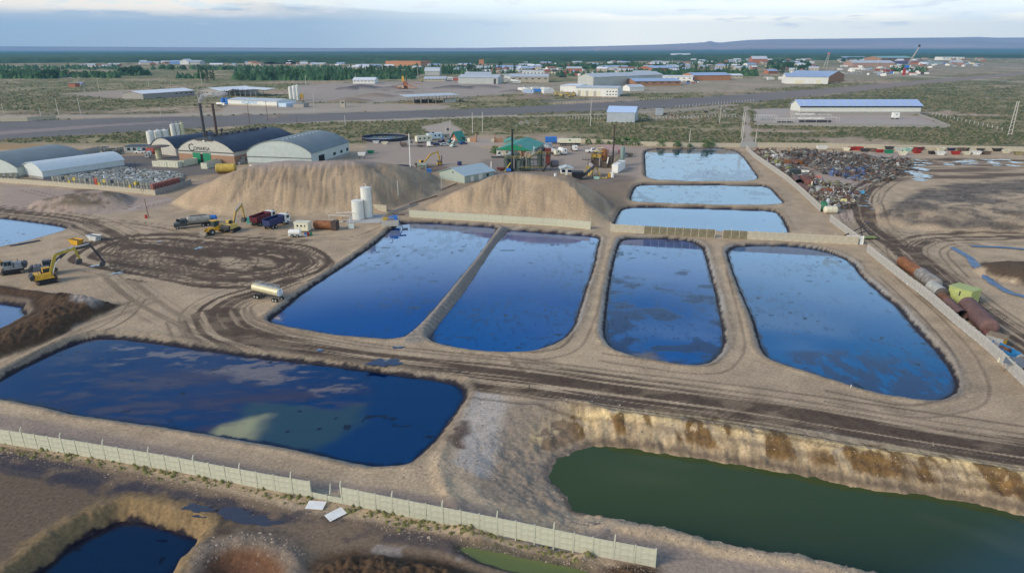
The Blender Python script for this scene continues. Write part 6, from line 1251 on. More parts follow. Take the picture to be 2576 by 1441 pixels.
part('side_platform', B().box(-6.4, 1, 3.2, -2.9, 2.6, 3.35), brn, pl); r_ = B()
for k in range(4): r_.beam((-6.3 + k * 1.1, 1, 3.3), (-6.3 + k * 1.1, 1, 4.6), .09)
part('railing', r_, darkm, pl); part('duct', B().cyl((-.9, 3, 6.2), (-.2, 3, 7.6), .35).cyl((-.2, 3, 7.6), (2.2, 3, 7.8), .35), M('cream_duct', (.45, .40, .28), .6), pl, True); part('duct', B().cyl((3.6, .8, 1.8), (4.0, .8, 4.4), .22), white, pl, True)
part('inclined_conveyor', B().beam((5.2, 0, .6), (8.4, 2.4, 4.6), .9, .35), M('olive_steel', (.16, .15, .09), .7), pl); part('upper_platform', B().box(-1.5, 1.6, 6.3, 2.0, 3.4, 6.42), yel2, pl)
chimney('brown chimney beside the drying plant near the far pond', G(1541,418).x, G(1541,418).y, 315, .36, M('brown_flue', (.06, .045, .04), .7))
g = G(1564,418); t = thing('column_tank', 'grey green column tank on legs left of the far pond', 'tank', tuple(g)); part('shell', B().cyl((0, 0, 2.6), (0, 0, 7.6), .95, n=16).dome((0, 0, 7.6), .95, (0, 0, 1), 16), M('sage_tank', (.20, .27, .25), .6, var=.2), t, True)
for x, y in ((-.7, -.5), (.6, -.5), (-.7, .5), (.6, .5)): part('leg', B().box(x, y, 0, x + .15, y + .15, 2.6), grey, t)
a, rz, W = frame((1516,398), (1566,398)); t = thing('open_frame_shed', 'open maroon steel frame shed without roof sheets behind the drying plant', 'frame', tuple(a), rz); mr_ = M('maroon_beam', (.22, .10, .11), .7)
for i in range(5):
    for y in (0, 14): part('column', B().box(i * W / 4, y, 0, i * W / 4 + .25, y + .25, 3.6), mr_, t)
for i in range(7): part('roof_beam', B().box(-.4, i * 2.33, 3.6, W + .6, i * 2.33 + .35, 3.9), M('pink_beam', (.42, .30, .30), .7), t)
for i in range(5): part('rafter', B().box(i * W / 4, -.2, 3.35, i * W / 4 + .22, 14.4, 3.58), mr_, t)
part('end_cladding', B().box(W + .3, 0, .2, W + .4, 14, 3.3), mr_, t)
# feed conveyor and black hopper
g = G(1462,452); t = thing('feed_conveyor', 'black feed hopper and conveyor beside the dark soil heap', 'conveyor', tuple(g), 0)
part('hopper', B().box(-3.2, -1.5, .8, .2, 1.5, 3.0, taper=-.5), M('tar_black', (.02, .02, .025), .6), t); part('belt', B().beam((0, 0, 1.0), (5.4, 3.2, 4.6), 1.1, .5), darkm, t)
for x, y, h_ in ((-2.6, -1, .9), (-.4, -1, .9), (2.2, 1.2, 2.2), (4.4, 2.6, 3.6)): part('leg', B().box(x, y, 0, x + .2, y + .2, h_), darkm, t)
g = G(1488,444); t = thing('yellow_conveyor', 'tangled yellow framed conveyor with a round head', 'conveyor', tuple(g), 0); part('head_frame', B().box(-2.2, -.5, 3.0, 1.6, 1.0, 3.9), yellowd, t); part('head_drum', B().cyl((-.3, -.8, 4.2), (-.3, 1.2, 4.2), .7, n=14), M('pale_pink_drum', (.45, .38, .38), .7), t, True)
for a_, b_ in (((-2, 0, 3), (-3.6, 0, 0)), ((1.5, 0, 3.4), (2.8, 0, 2.2)), ((2.8, 0, 2.2), (3.2, 0, 0)), ((-.6, .4, 3), (-1.6, -1.6, .2)), ((.8, .4, 3), (.2, -1.8, .2)), ((1.6, .8, 3.6), (3.0, .8, .2))): part('brace', B().beam(a_, b_, .28), yellowd, t)
part('lower_belt', B().beam((-1.2, -1.8, .4), (.6, .2, 2.8), .8, .3), yellowd, t)
c = G(1500,450); solo('mint_box', B().box(-1.0, -.5, 0, 1.0, .5, .8), M('mint', (.40, .62, .52), .6), 'mint green box below the yellow conveyor', 'box', tuple(c), .1); c = G(1513,449); solo('yellow_frame_pallet', B().box(-2, -1, .1, 2, 1, .25).box(-2, -1, .25, -1.8, 1, .8).box(1.8, -1, .25, 2, 1, .8), yellowd, 'pale yellow steel pallet right of the mint box', 'pallet', tuple(c), .05)

# ------------------------------------------------------------------ scrapyard
sk = [(2128,379,cream,'cream'), (2144,378,red,'red'), (2159,378,red,'red'), (2176,374,red,'red'), (2174,382,darkm,'black'), (2191,382,M('brown_skip', (.14, .10, .08), .8), 'brown'), (2212,384,red,'red'), (2235,386,green,'green'), (2234,376,darkm,'black'), (2260,380,M('pale_skip', (.6, .62, .62), .6),'pale'), (2270,390,cream,'cream'), (2282,381,M('mint', (.4, .62, .52), .6),'mint'), (2296,380,red,'red'), (2306,386,red,'red'), (2311,378,maroon,'maroon'),
      (2344,388,darkm,'black'), (2366,380,cream,'cream'), (2364,390,M('pale_skip', (.6, .62, .62), .6),'pale'), (2391,379,navy,'navy'), (2403,389,red,'red'), (2419,381,M('brown_skip', (.14, .10, .08), .8),'brown'), (2431,389,cream,'cream'), (2434,379,darkm,'black'), (2454,389,M('pale_skip', (.6, .62, .62), .6),'pale'), (2464,380,darkm,'black'), (2480,389,M('brown_skip', (.14, .10, .08), .8),'brown'), (2507,381,darkm,'black'), (2531,385,cream,'cream'), (2561,390,M('olive_skip', (.22, .2, .1), .7),'olive')]
for i, (x, y, m, cn) in enumerate(sk): skip(f'{cn} skip, {nth(i + 1)} from the left in the row under the tan back wall', tuple(G(x, y)), random.uniform(-.3, .3), m, 1.05 + .1 * (i % 3), 'skips along the back wall')
c = G(2067,376); solo('white_hopper', B().box(-2.0, -.7, .1, 2.0, .7, 1.5, taper=-.5), white, 'lone white hopper left of the skip row by the back wall', 'hopper', tuple(c), 0)
scrapB = [B() for _ in range(6)]; smat = [M('scrap_grey', (.17, .165, .15), .7, var=.4), M('scrap_pale', (.40, .40, .37), .6, var=.3), M('scrap_rust', (.15, .085, .06), .85, var=.5), M('scrap_dark', (.065, .065, .06), .8, var=.4), M('scrap_blue', (.09, .15, .33), .6, var=.3), M('scrap_olive', (.24, .23, .13), .8, var=.3)]
sp = [np.array(z, float) for z in ([(1965,386),(2020,381),(2100,388),(2200,396),(2290,405),(2298,412),(2255,430),(2245,452),(2180,462),(2120,448),(2070,440),(2045,425),(1990,408)], [(1893,378),(1945,376),(1972,392),(1965,402),(2030,430),(2060,460),(2140,470),(2165,482),(2150,500),(2140,520),(2110,535),(2085,530),(2030,486),(1985,452),(1940,420),(1905,396)])]
rr = random.Random(9); cnt = 0
while cnt < 5200:
    k = 0 if cnt < 3600 else 1; P = sp[k]; x, y = rr.uniform(P[:, 0].min(), P[:, 0].max()), rr.uniform(P[:, 1].min(), P[:, 1].max())
    if not inside(np.array([x]), np.array([y]), P)[0]: continue
    q = G(x, y); hz = (1.6 if k == 0 else .7) * float(vnoise(np.array(q.x * .09), np.array(q.y * .09), 4)) ; s = rr.uniform(.25, .95); tp = rr.random(); mi = rr.choice([0, 0, 0, 0, 1, 2, 2, 2, 3, 3, 3] if k == 0 else [0, 1, 1, 2, 2, 2, 3, 5]); mi = 4 if k == 0 and 2080 < x < 2170 and y > 430 and rr.random() < .3 else mi; bb = scrapB[mi]
    z = max(.1, hz + rr.uniform(-.3, .5)); d = Vector((rr.uniform(-1, 1), rr.uniform(-1, 1), rr.uniform(-.35, .35))).normalized()
    if tp < .45: bb.beam((q.x, q.y, z), Vector((q.x, q.y, z)) + d * rr.uniform(1.2, 3.4), rr.uniform(.08, .22), rr.uniform(.08, .3))
    elif tp < .8: bb.beam((q.x, q.y, z), Vector((q.x, q.y, z)) + d * s * 2, s, rr.uniform(.05, .2))
    else: bb.box(q.x - s, q.y - s * .7, 0, q.x + s, q.y + s * .7, z + rr.uniform(.2, .6), rz=rr.uniform(0, 3), taper=.08)
    cnt += 1
for bb, m, nm in zip(scrapB, smat, ('grey', 'pale', 'rusty', 'dark', 'blue', 'olive')): o = part('scrap_heap', bb, m); o['kind'] = 'stuff'; o['label'] = nm + ' pieces of the mixed scrap heap between wall and track'
SG = 'large pieces in the scrapyard'
def boxy(name, label, cat, p, dims, mat, rz=0, extra=None, z=0):
    g = G(*p); t = thing(name, label, cat, (g.x, g.y, z), rz, SG); a, b, c = dims; part('body', B().box(-a / 2, -b / 2, .05, a / 2, b / 2, c, taper=.03), mat, t)
    part('rim', B().box(-a / 2 - .06, -b / 2 - .06, c - .12, a / 2 + .06, b / 2 + .06, c + .03), extra or mat, t); return t
boxy('rusted_bin', 'long orange rust bin with a pipe lying over it', 'bin', (1994,414), (7.4, 1.4, 1.9), rusto, -.15)
lying('brown pipe laid across the long orange rust bin', (1991,414), (2008,421), .55, rustp, 0, True, z=.9, group=SG, name='rusted_pipe')
boxy('black_tank', 'black rectangular tank in the middle of the scrapyard by the wall', 'tank', (1998,444), (3.4, 2.4, 2.7), M('black_tank_steel', (.04, .05, .05), .6), .0)
boxy('white_panel_unit', 'white open frame panel beside the black tank', 'frame', (2025,437), (2.6, 1.6, 1.7), white, -.3, darkm)
lying('dark ribbed tank lying right below the black tank', (1999,455), (2008,468), 1.2, rustp, 3, True, group=SG); lying('big red brown tank right of the dark ribbed one', (2020,460), (2036,472), 1.45, M('red_brown', (.15, .06, .05), .8, rust=.3), 2, group=SG); lying('ribbed tank lying lowest by the scrapyard wall', (2010,474), (2030,484), 1.0, rustp, 3, group=SG)
solo('cream_door', B().beam((0, 0, 0), (.3, .5, 2.2), 2.0, .08), cream, 'cream door sheet leaning on the red brown tank', 'sheet', tuple(G(2038,473)), .1, SG)
solo('grey_barrel', B().cyl((0, 0, 0), (0, 0, 1.9), 1.0, n=16), grey, 'large grey upright barrel right of the cream door', 'barrel', tuple(G(2059,484)), 0, SG, True)
g = G(2088,473); t = thing('yellow_rack', 'yellow steel frame with two openings above the red skip', 'frame', tuple(g), -.05, SG)
for x in (-2.6, 0, 2.5): part('upright', B().box(x, -.1, 0, x + .2, .1, 2.0), olive, t)
for z in (.2, 1.9): part('rail', B().box(-2.6, -.13, z, 2.7, .13, z + .18), olive, t)
skip('rusty red skip under the yellow frame in the scrapyard', tuple(G(2080,487)), -.05, M('rusty_red_skip', (.30, .08, .04), .75, rust=.3), 1.15, SG)
for i, (p, r, l_, m, lb) in enumerate((((2113,489), .5, 2.6, white, 'white cylinder lying right of the rusty red skip'), ((2122,512), .75, 1.2, M('pale_yellow', (.6, .55, .22), .6), 'pale yellow tank near the track side of the scrapyard'), ((2070,531), 1.5, .8, M('dark_green_tank', (.03, .15, .08), .6), 'dark green tank at the lower corner of the scrapyard'), ((2088,537), 1.1, 3.0, M('bone_tank', (.62, .58, .44), .6, rust=.15), 'bone coloured tank lying at the end of the grey wall'), ((2103,524), .6, 1.0, white, 'white bucket drum above the bone coloured tank'), ((1957,421), .8, 1.4, grey, 'pair of grey barrels near the upper scrapyard wall'), ((2062,376+150), .5, .8, M('sage_drum', (.3, .4, .36), .6), 'sage drum touching the dark green tank'))):
    solo('scrap_tank', tank_b(-l_ / 2, l_ / 2, r, r, 16), m, lb, 'tank', tuple(G(*p)), -.15 * (i % 3), SG, True)
solo('grey_cone', B().cyl((0, 0, 0), (0, 0, 2.4), 1.1, .35, n=14), M('pale_cone', (.40, .45, .46), .6), 'grey steel cone above the dark green tank', 'cone', tuple(G(2081,519)), 0, SG, True)
for (p, dims, m, lb, rz) in (((2137,492), (2.0, 1.0, 1.0), navy, 'navy box among pale scrap right of the white cylinder', .2), ((2168,487), (1.3, .9, .9), M('light_blue', (.12, .42, .68), .5), 'bright light blue box at the right tip of the scrapyard', .1), ((2141,507), (1.8, 1.1, .7), white, 'white tub by the track edge of the scrapyard', -.4), ((1949,396), (2.4, 1.2, 1.2), white, 'white angular piece below the white scrap at the top', .3), ((1944,386), (1.6, 1.0, 1.2), white, 'white box at the top left of the scrapyard', .1), ((1924,397), (3.6, 1.2, .8), olive, 'uppermost yellow green steel piece by the wall', -.1), ((1955,413), (2.2, 1.4, 1.8), olive, 'pointed yellow green steel piece left of the orange bin', .5), ((1984,430), (2.0, 1.2, 1.6), olive, 'yellow green steel piece behind the black tank', .4), ((1989,385), (2.6, 1.2, 1.6), M('orange_frame', (.45, .25, .05), .7), 'orange frame on the rusty heap at the top', .1), ((2058,447), (2.0, .6, .7), M('coral', (.62, .22, .16), .6), 'coral and white panel left of the blue scrap', 0), ((2088,433), (1.6, 1.0, .9), blue, 'bright blue bundle in the middle of the heap', .2), ((2040,404), (1.6, 1.2, 1.0), M('pale_bin', (.5, .53, .52), .6), 'pale square bin at the left rim of the heap', 0), ((1978,422), (1.6, 1.0, 1.4), grey, 'grey box beside the grey barrels', .2)):
    boxy('scrap_piece', lb, 'scrap', p, dims, m, rz)
t = thing('broken_conveyor', 'collapsed dark trestle with yellow deck at the track junction', 'scrap', tuple(G(2160,600)), 0, SG)
for a_, b_ in (((-3, 2, .1), (3, 4, 2.2)), ((-2, 1, .1), (2.5, 2, 1.4)), ((1, 0, .1), (1.4, 3, 2.6)), ((3, -1, .1), (2.6, 3, 2))): part('beam', B().beam(a_, b_, .2), darkm, t)
part('deck', B().box(.5, -1.8, .6, 3.6, -.2, .8), olive, t)
t = thing('concrete_frame', 'white concrete frame block at the right end of the tan pond wall', 'frame', tuple(G(2148,614)), -.12); part('slab', B().box(-1.9, -.15, 1.3, 2.1, .15, 2.1), white, t); part('leg', B().box(1.2, -.14, 0, 2.1, .14, 1.28), white, t); part('leg', B().box(-1.9, -.14, 0, -1.6, .14, 1.28), white, t)
def scatter_mesh(name, X, Y, S, Zs, mat, flat=.7, seed=3):
    g = np.random.default_rng(seed); n = len(X); base = np.array([[1, 0, 0], [0, 1, 0], [-1, 0, 0], [0, -1, 0], [0, 0, 1]], float)
    th = g.uniform(0, 6.28, n); ca, sa = np.cos(th), np.sin(th); v = base[None] * g.uniform(.65, 1.35, (n, 5, 1)); v[:, :, 2] *= flat
    v[:, 4, :2] += g.uniform(-.4, .4, (n, 2)); vx = v[..., 0] * ca[:, None] - v[..., 1] * sa[:, None]; vy = v[..., 0] * sa[:, None] + v[..., 1] * ca[:, None]
    co = np.stack([X[:, None] + vx * S[:, None], Y[:, None] + vy * S[:, None], Zs[:, None] + v[..., 2] * S[:, None]], -1).reshape(-1, 3)
    f = np.array([[0, 1, 4], [1, 2, 4], [2, 3, 4], [3, 0, 4]]); q = (np.arange(n)[:, None, None] * 5 + f[None]).reshape(-1, 3)
    me = bpy.data.meshes.new(name); me.vertices.add(len(co)); me.vertices.foreach_set('co', co.astype(np.float32).ravel()); me.loops.add(len(q) * 3); me.loops.foreach_set('vertex_index', q.astype(np.int32).ravel())
    me.polygons.add(len(q)); me.polygons.foreach_set('loop_start', np.arange(0, len(q) * 3, 3, dtype=np.int32)); me.polygons.foreach_set('loop_total', np.full(len(q), 3, np.int32)); me.update(calc_edges=True); me.materials.append(mat)
    o = bpy.data.objects.new(name, me); C.objects.link(o); o['kind'] = 'stuff'; return o
# ------------------------------------------------------------------ buildings beyond the highway
brownw = M('brown_wall', (.30, .17, .10), .9, var=.2, scale=.4); whitew = M('white_wall', (.66, .67, .64), .7, var=.1, scale=.3); beigew = M('beige_wall', (.42, .38, .30), .8, var=.15, scale=.3)
lgrey = M('light_grey_roof', (.46, .50, .53), .5, var=.12, scale=.2); greyw = M('grey_sheet_wall', (.40, .43, .41), .6, var=.12, scale=.2)
FB = 'large sheds beyond the highway'
building('warehouse', 'low block warehouse with white roof, leftmost beyond the highway', 'warehouse', (308,248), (361,250), 62, 5.0, 7.2, blockw, whiteroof, over=.8, group=FB, openings=[('window', 'r', 38 + i * 6, 41 + i * 6, 2.6, 3.6, glass) for i in range(4)])
building('warehouse', 'white roofed block warehouse joined to an open canopy', 'warehouse', (497,239), (560,242), 46, 4.8, 7.6, blockw, whiteroof, over=.9, group=FB, openings=[('window', 'f', 3 + i * 4, 5 + i * 4, 2.4, 3.4, glass) for i in range(4)])
a, rz, W = frame((566,243), (644,243)); t = thing('open_canopy', 'open steel canopy with white roof right of the block warehouse', 'canopy', tuple(a), rz, FB)
part('roof', B().prism([(-2, 6.0), (W * .45, 8.2), (W + 12, 6.6), (W + 12, 6.8), (W * .45, 8.4), (-2, 6.2)], -3, 26), whiteroof, t)
for i in range(7):
    for y in (0, 22): part('column', B().box(W * i / 6 - .2, y, 0, W * i / 6 + .2, y + .4, 6.3), grey, t)
t, W, ro = building('depot_building', 'long white depot lettered in blue with a pale blue lean-to', 'depot', (574,264), (697,269), 24, 4.4, 5.6, whitew, lgrey, axis='x', over=.6, base=beigew, base_h=1.0)
lettering('HORMIX', t, W * .29, 1.4, 3.6, M('blue_lettering', (.12, .36, .62), .5, var=.05), sx=1.25)
part('lean_to', B().box(W + .3, 1, 0, W + 9, 14, 3.0), M('pale_blue_lean_to', (.45, .58, .72), .5, var=.1), t)
building('block_hut', 'small grey block hut right of the lettered depot', 'hut', (738,270), (764,271), 7, 3.0, 3.3, blockw, greyroof, 'flat', group=FB, split=False)
for i, (x, lb) in enumerate(((555,'left'), (566,'right'))): c = G(x, 264.5); solo('blue_tank', B().cyl((0, 0, 0), (0, 0, 5.5), 1.9, n=14), blue, f'{lb} of two bright blue tanks left of the lettered depot', 'tank', (c.x, c.y + 6, 0), 0, 'blue tanks by the lettered depot', True)
box_truck('white mixer truck on the lane below the blue tanks', (556,267), -.25, white, white, 8, tank=True, group=None)
for i, (x, h_) in enumerate(((733,12.5), (742,13), (751,13.5))): vert_tank(f'{["leftmost","middle","rightmost"][i]} of three batching silos by the gravel yard', tuple(G(x, 255 - i)), 1.7, h_, silom if i != 1 else white, group='batching silos', cone=.8)
c = G(760,254); solo('yellow_hopper', B().box(-1.5, -1.2, 3, 1.5, 1.2, 6.5, taper=.2).box(-1.4, -1, 0, -1.1, 1, 3).box(1.1, -1, 0, 1.4, 1, 3), yellow, 'faded yellow hopper right of the batching silos', 'hopper', tuple(c))
building('block_tower', 'small beige tower hut at the gravel yard entrance', 'hut', (857,270), (868,270), 4, 5.5, 5.8, beigew, blockw, 'flat', split=False, openings=[('window', 'f', 1, 2.8, 3, 4.4, glass)])
a, rz, W = frame((1040,262), (1152,259)); t = thing('open_shed', 'open steel shed with pale blue flat roof and bare columns', 'shed', tuple(a), rz, FB); part('roof', B().prism([(-6, 6.0), (W + 1, 6.8), (W + 1, 7.1), (-6, 6.3)], -1, 30), lgrey, t); part('office_box', B().box(W * .72, 2, 0, W - 1, 9, 3.2), greyw, t)
for i in range(7):
    for y in (0, 13, 26): part('column', B().box(W * i / 6 - .22, y, 0, W * i / 6 + .22, y + .45, 6.1), beigew, t)
for x in (4, 11, 15): part('dark_stack', B().box(x, 10, 0, x + 4, 16, 2.6), darkm, t)
FAR = [  # name, label, pa, pb, L, eave, ridge, wall, roof, kind, axis
 ('warehouse', 'bright white low warehouse left of the orange crusher', (888,211), (943,211), 26, 5, 8, whitew, whiteroof, 'gable', 'x'),
 ('warehouse', 'pale grey arched hall behind the tree belt above the gravel yard', (1069,190), (1106,190), 30, 8, 14, greyw, lgrey, 'arch', 'x'),
 ('warehouse', 'low pale roofed shed left of the silver warehouse', (1067,205), (1121,205), 30, 3.5, 6.5, beigew, lgrey, 'gable', 'x'),
 ('warehouse', 'silver warehouse with a dark doorway at its right end', (1153,211), (1252,212), 34, 8.5, 12, greyw, lgrey, 'gable', 'x'),
 ('warehouse', 'pale shed behind the silver warehouse roof', (1170,196), (1235,196), 30, 6, 9, whitew, lgrey, 'gable', 'x'),
 ('warehouse', 'beige walled warehouse with grey roof and slit windows', (1284,208), (1380,208), 36, 8, 11.5, beigew, lgrey, 'gable', 'x'),
 ('warehouse', 'white block behind the beige walled warehouse', (1315,194), (1369,194), 30, 10, 11, whitew, whiteroof, 'flat', 'x'),
 ('warehouse', 'low pale building left of the beige walled warehouse', (1268,199), (1300,199), 30, 6, 7, whitew, lgrey, 'gable', 'x'),
 ('workshop', 'big white workshop with pale shutter doors by the highway', (1448,242), (1553,244), 40, 8.5, 9.5, whitew, lgrey, 'gable', 'x'),
 ('workshop', 'white wing at the left of the big workshop', (1409,231), (1452,232), 40, 6.8, 7.2, whitew, whiteroof, 'flat', 'x'),
 ('warehouse', 'tall grey gabled warehouse behind the white workshop', (1453,217), (1492,219), 150, 12, 16, greyw, lgrey, 'gable', 'y'),
 ('house', 'white gabled house right of the white workshop', (1584,230), (1620,229), 16, 4.5, 7, whitew, lgrey, 'gable', 'x'),
 ('warehouse', 'long brown walled building with blue grey roof', (1597,217), (1712,216), 40, 6, 9, brownw, blueroof, 'gable', 'x'),
 ('warehouse', 'white warehouse directly behind the brown walled building', (1655,205), (1742,206), 40, 7.5, 8, whitew, whiteroof, 'flat', 'x'),
 ('warehouse', 'orange walled building with blue grey roof right of the white warehouse', (1745,203), (1838,202), 40, 7.5, 11, oran, blueroof, 'gable', 'x'),
 ('warehouse', 'cream roofed wing right of the orange walled building', (1806,198), (1868,198), 30, 5, 7, beigew, whiteroof, 'gable', 'x'),
 ('warehouse', 'white walled warehouse with light blue roof near the highway', (1976,211), (2082,212), 34, 9.5, 14, whitew, blueroof, 'gable', 'x'),
 ('warehouse', 'brown gabled hall behind the light blue roofed warehouse', (2084,208), (2122,204), 60, 9, 15, brownw, blueroof, 'gable', 'y'),
 ('house', 'tall brick house with grey roof standing above the trees', (1892,160), (1930,160), 35, 15, 24, brickr, lgrey, 'gable', 'x'),
 ('warehouse', 'long pink brick warehouse with grey roof behind the pipe yard', (2145,168), (2250,168), 60, 10, 16, M('pink_brick', (.36, .24, .19), .9, var=.2, scale=.2), lgrey, 'gable', 'x'),
 ('warehouse', 'brown hall with a long teal roof in the far right town', (2216,154), (2298,153), 80, 12, 19, brownw, M('teal_roof', (.20, .38, .36), .5), 'gable', 'x'),
 ('warehouse', 'pale roofed hall right of the round tree', (2123,150), (2180,150), 50, 8, 14, greyw, blueroof, 'gable', 'x'),
 ('factory', 'long orange brick factory on the far left of the town', (970,165), (1058,166), 60, 13, 13.5, oran, oran, 'flat', 'x'),
 ('tower_block', 'small orange brick tower block in front of the far woods', (1205,163), (1217,163), 14, 16, 17, oran, oran, 'flat', 'x'),
 ('warehouse', 'far blue shed left of two white sheds on the plain', (427,162), (452,162), 40, 8, 12, M('mid_blue_wall', (.15, .28, .55), .6), blueroof, 'gable', 'x'),
 ('warehouse', 'far white gabled shed right of the blue one', (453,163), (475,163), 40, 10, 17, whitew, whiteroof, 'gable', 'y'),
 ('warehouse', 'far pale shed rightmost of the three on the plain', (478,163), (503,163), 40, 9, 13, greyw, lgrey, 'gable', 'x'),
 ('warehouse', 'white flat hall at the far left of the pipe yard horizon', (2370,152), (2425,152), 60, 14, 15, whitew, lgrey, 'flat', 'x'),
 ('warehouse', 'pale arched hangar above the trees right of centre', (1690,143), (1737,143), 60, 10, 22, greyw, lgrey, 'arch', 'x'),
 ('warehouse', 'low grey blue hall at the right end of the town', (2328,163), (2372,163), 40, 9, 10, M('blue_grey_wall', (.28, .36, .40), .7), lgrey, 'flat', 'x'),
 ('warehouse', 'dark blue and maroon shed in front of the far pipe yard', (2283,162), (2335,160), 50, 8, 9, navy, M('maroon_roof', (.16, .07, .08), .7), 'mono', 'x'),
 ('warehouse', 'brick hall with pale blue roof behind the warehouses', (1640,183), (1700,182), 50, 9, 13, brickr, blueroof, 'gable', 'x'),
 ('warehouse', 'brown walled hall with a pale gable among poplars', (1598,196), (1640,196), 40, 7, 11, beigew, lgrey, 'gable', 'x'),
 ('shed', 'tiny brick house with a flat roof on the left plain', (173,220), (190,220), 10, 5, 5.2, brickr, beigew, 'flat', 'x'),
 ('shed', 'small shed with a light blue roof beside the tiny brick house', (190,218), (204,218), 10, 3.4, 5, beigew, blueroof, 'gable', 'x'),
]
for nm, lb, pa, pb, L, e, r_, wl, rf, kd, ax in FAR:
    W_ = frame(pa, pb)[2]; op = []
    if wl in (beigew, whitew, greyw, brownw) and ax == 'x' and W_ > 30 and 'workshop' not in lb: op = [('window', 'f', W_ * (i + .3) / 6, W_ * (i + .7) / 6, e * .55, e * .72, glass) for i in range(6)]
    if lb.startswith('big white workshop'): op = [('door', 'f', W_ * (.05 + i * .095), W_ * (.12 + i * .095), .1, 5.4, beigew if i % 2 == 0 else cream) for i in range(6)] + [('window', 'f', W_ * .74 + i * 3, W_ * .74 + i * 3 + 1.4, 4.4, 5.6, glass) for i in range(4)] + [('window', 'f', W_ * .74 + i * 3, W_ * .74 + i * 3 + 1.4, 1.4, 2.6, glass) for i in range(4)]
    if lb.startswith('silver'): op = [('door', 'f', W_ * .9, W_ * .96, .1, 7, darkm)]
    if 'light blue roof near' in lb: op = [('door', 'f', W_ * .22, W_ * .42, .1, 5.0, cream), ('door', 'f', W_ * .72, W_ * .84, .1, 5.0, cream), ('lamp', 'f', W_ * .3, W_ * .33, 6.4, 7.2, white), ('lamp', 'f', W_ * .76, W_ * .79, 6.4, 7.2, white)]
    building(nm, lb, nm.replace('_', ' '), pa, pb, L, e, r_, wl, rf, kd, ax, over=.8, openings=op, split=False, group=FB if W_ > 30 else None)
# metal shed and fenced yard nearer the works
t, W, ro = building('metal_shed', 'pale blue corrugated metal shed alone on the scrub', 'shed', (1526,308), (1596,310), 22, 6.6, 9.6, galv, M('sky_blue_roof', (.45, .58, .78), .4, var=.08, corr=1), axis='x', over=.4)
t, W, ro = building('striped_roof_hall', 'long hall with blue roof striped by pale skylights in the fenced yard', 'hall', (2010,290), (2314,290), 17, 6.8, 10.4, M('white_band_wall', (.62, .64, .58), .7), M('bright_blue_roof', (.34, .44, .66), .4, var=.06, scale=.1), axis='x', over=1.0, base=blockw, base_h=2.4)
part('open_gap', B().box(-.05, -.1, 5.3, W + .05, -.03, 6.5), darkm, t)
for i in range(13):
    x = W * (i + .7) / 14; part('skylight', B().prism([(-.95, 6.75), (8.5, 10.56), (8.5, 10.62), (-.95, 6.83)], x - .45, x + .45, 'x'), M('skylight_sheet', (.42, .52, .60), .4), t)
t = thing('raised_box', 'white cabin on dark legs inside the fenced yard', 'cabin', tuple(G(2251,300))); part('body', B().box(-2.2, -1.2, 1.0, 2.2, 1.2, 4.4), white, t); part('panel', B().box(-.5, -1.24, 2.8, .8, -1.19, 3.6), grey, t); part('leg', B().box(-2, -1, 0, -1.6, 1, 1).box(1.6, -1, 0, 2, 1, 1), darkm, t)
for i, (x, y, w_, lb) in enumerate(((1975,311,14,'lower left'), (2040,300,26,'upper middle'), (2050,308,30,'lower middle'), (1925,302,14,'far left'), (2025,290,20,'rear'))):
    g = G(x, y); t = thing('pipe_rack', f'grey steel pipe rack, {lb} one of the racks in the fenced yard', 'rack', tuple(g), 0, 'racks in the fenced yard')
    for k in range(5):
        for yy in (-2, 2): part('post', B().box(-w_ / 2 + k * w_ / 4 - .1, yy, 0, -w_ / 2 + k * w_ / 4 + .1, yy + .2, 3), concp, t)
    for yy in (-2, 2.2): part('beam', B().box(-w_ / 2 - .5, yy - .1, 3.0, w_ / 2 + .5, yy + .3, 3.25), concp, t)
    part('load', B().box(-w_ / 3, -1.5, .1, w_ / 3, 1.5, 1.3), [darkm, white, darkm, grey, white][i], t)
building('block_hut', 'small corrugated container hut right of the metal shed', 'hut', (1652,290), (1668,290), 5, 4, 4.2, galv, lgrey, 'flat', split=False)
for i, (x, y, m) in enumerate(((1672,288,rusty), (1680,295,wood), (1690,292,rusty), (1645,293,wood), (1700,296,rusty), (1775,283,darkm), (1822,281,grey), (1770,300,rusty), (1745,303,wood), (1790,292,rusty))): solo('junk_pile', B().beam((-2, 0, .3), (2, .6, .9), .6, .4).beam((-1, -1, .2), (1.5, 1, .6), .5, .5).box(-.8, -.6, 0, .9, .7, 1.0, taper=.1), m, f'{nth(i + 1)} heap of timber and steel from the left on the scrub lot' if i else 'first heap of timber and steel right of the container hut', 'junk', tuple(G(x, y)), i * .7, 'junk heaps on the scrub lot')
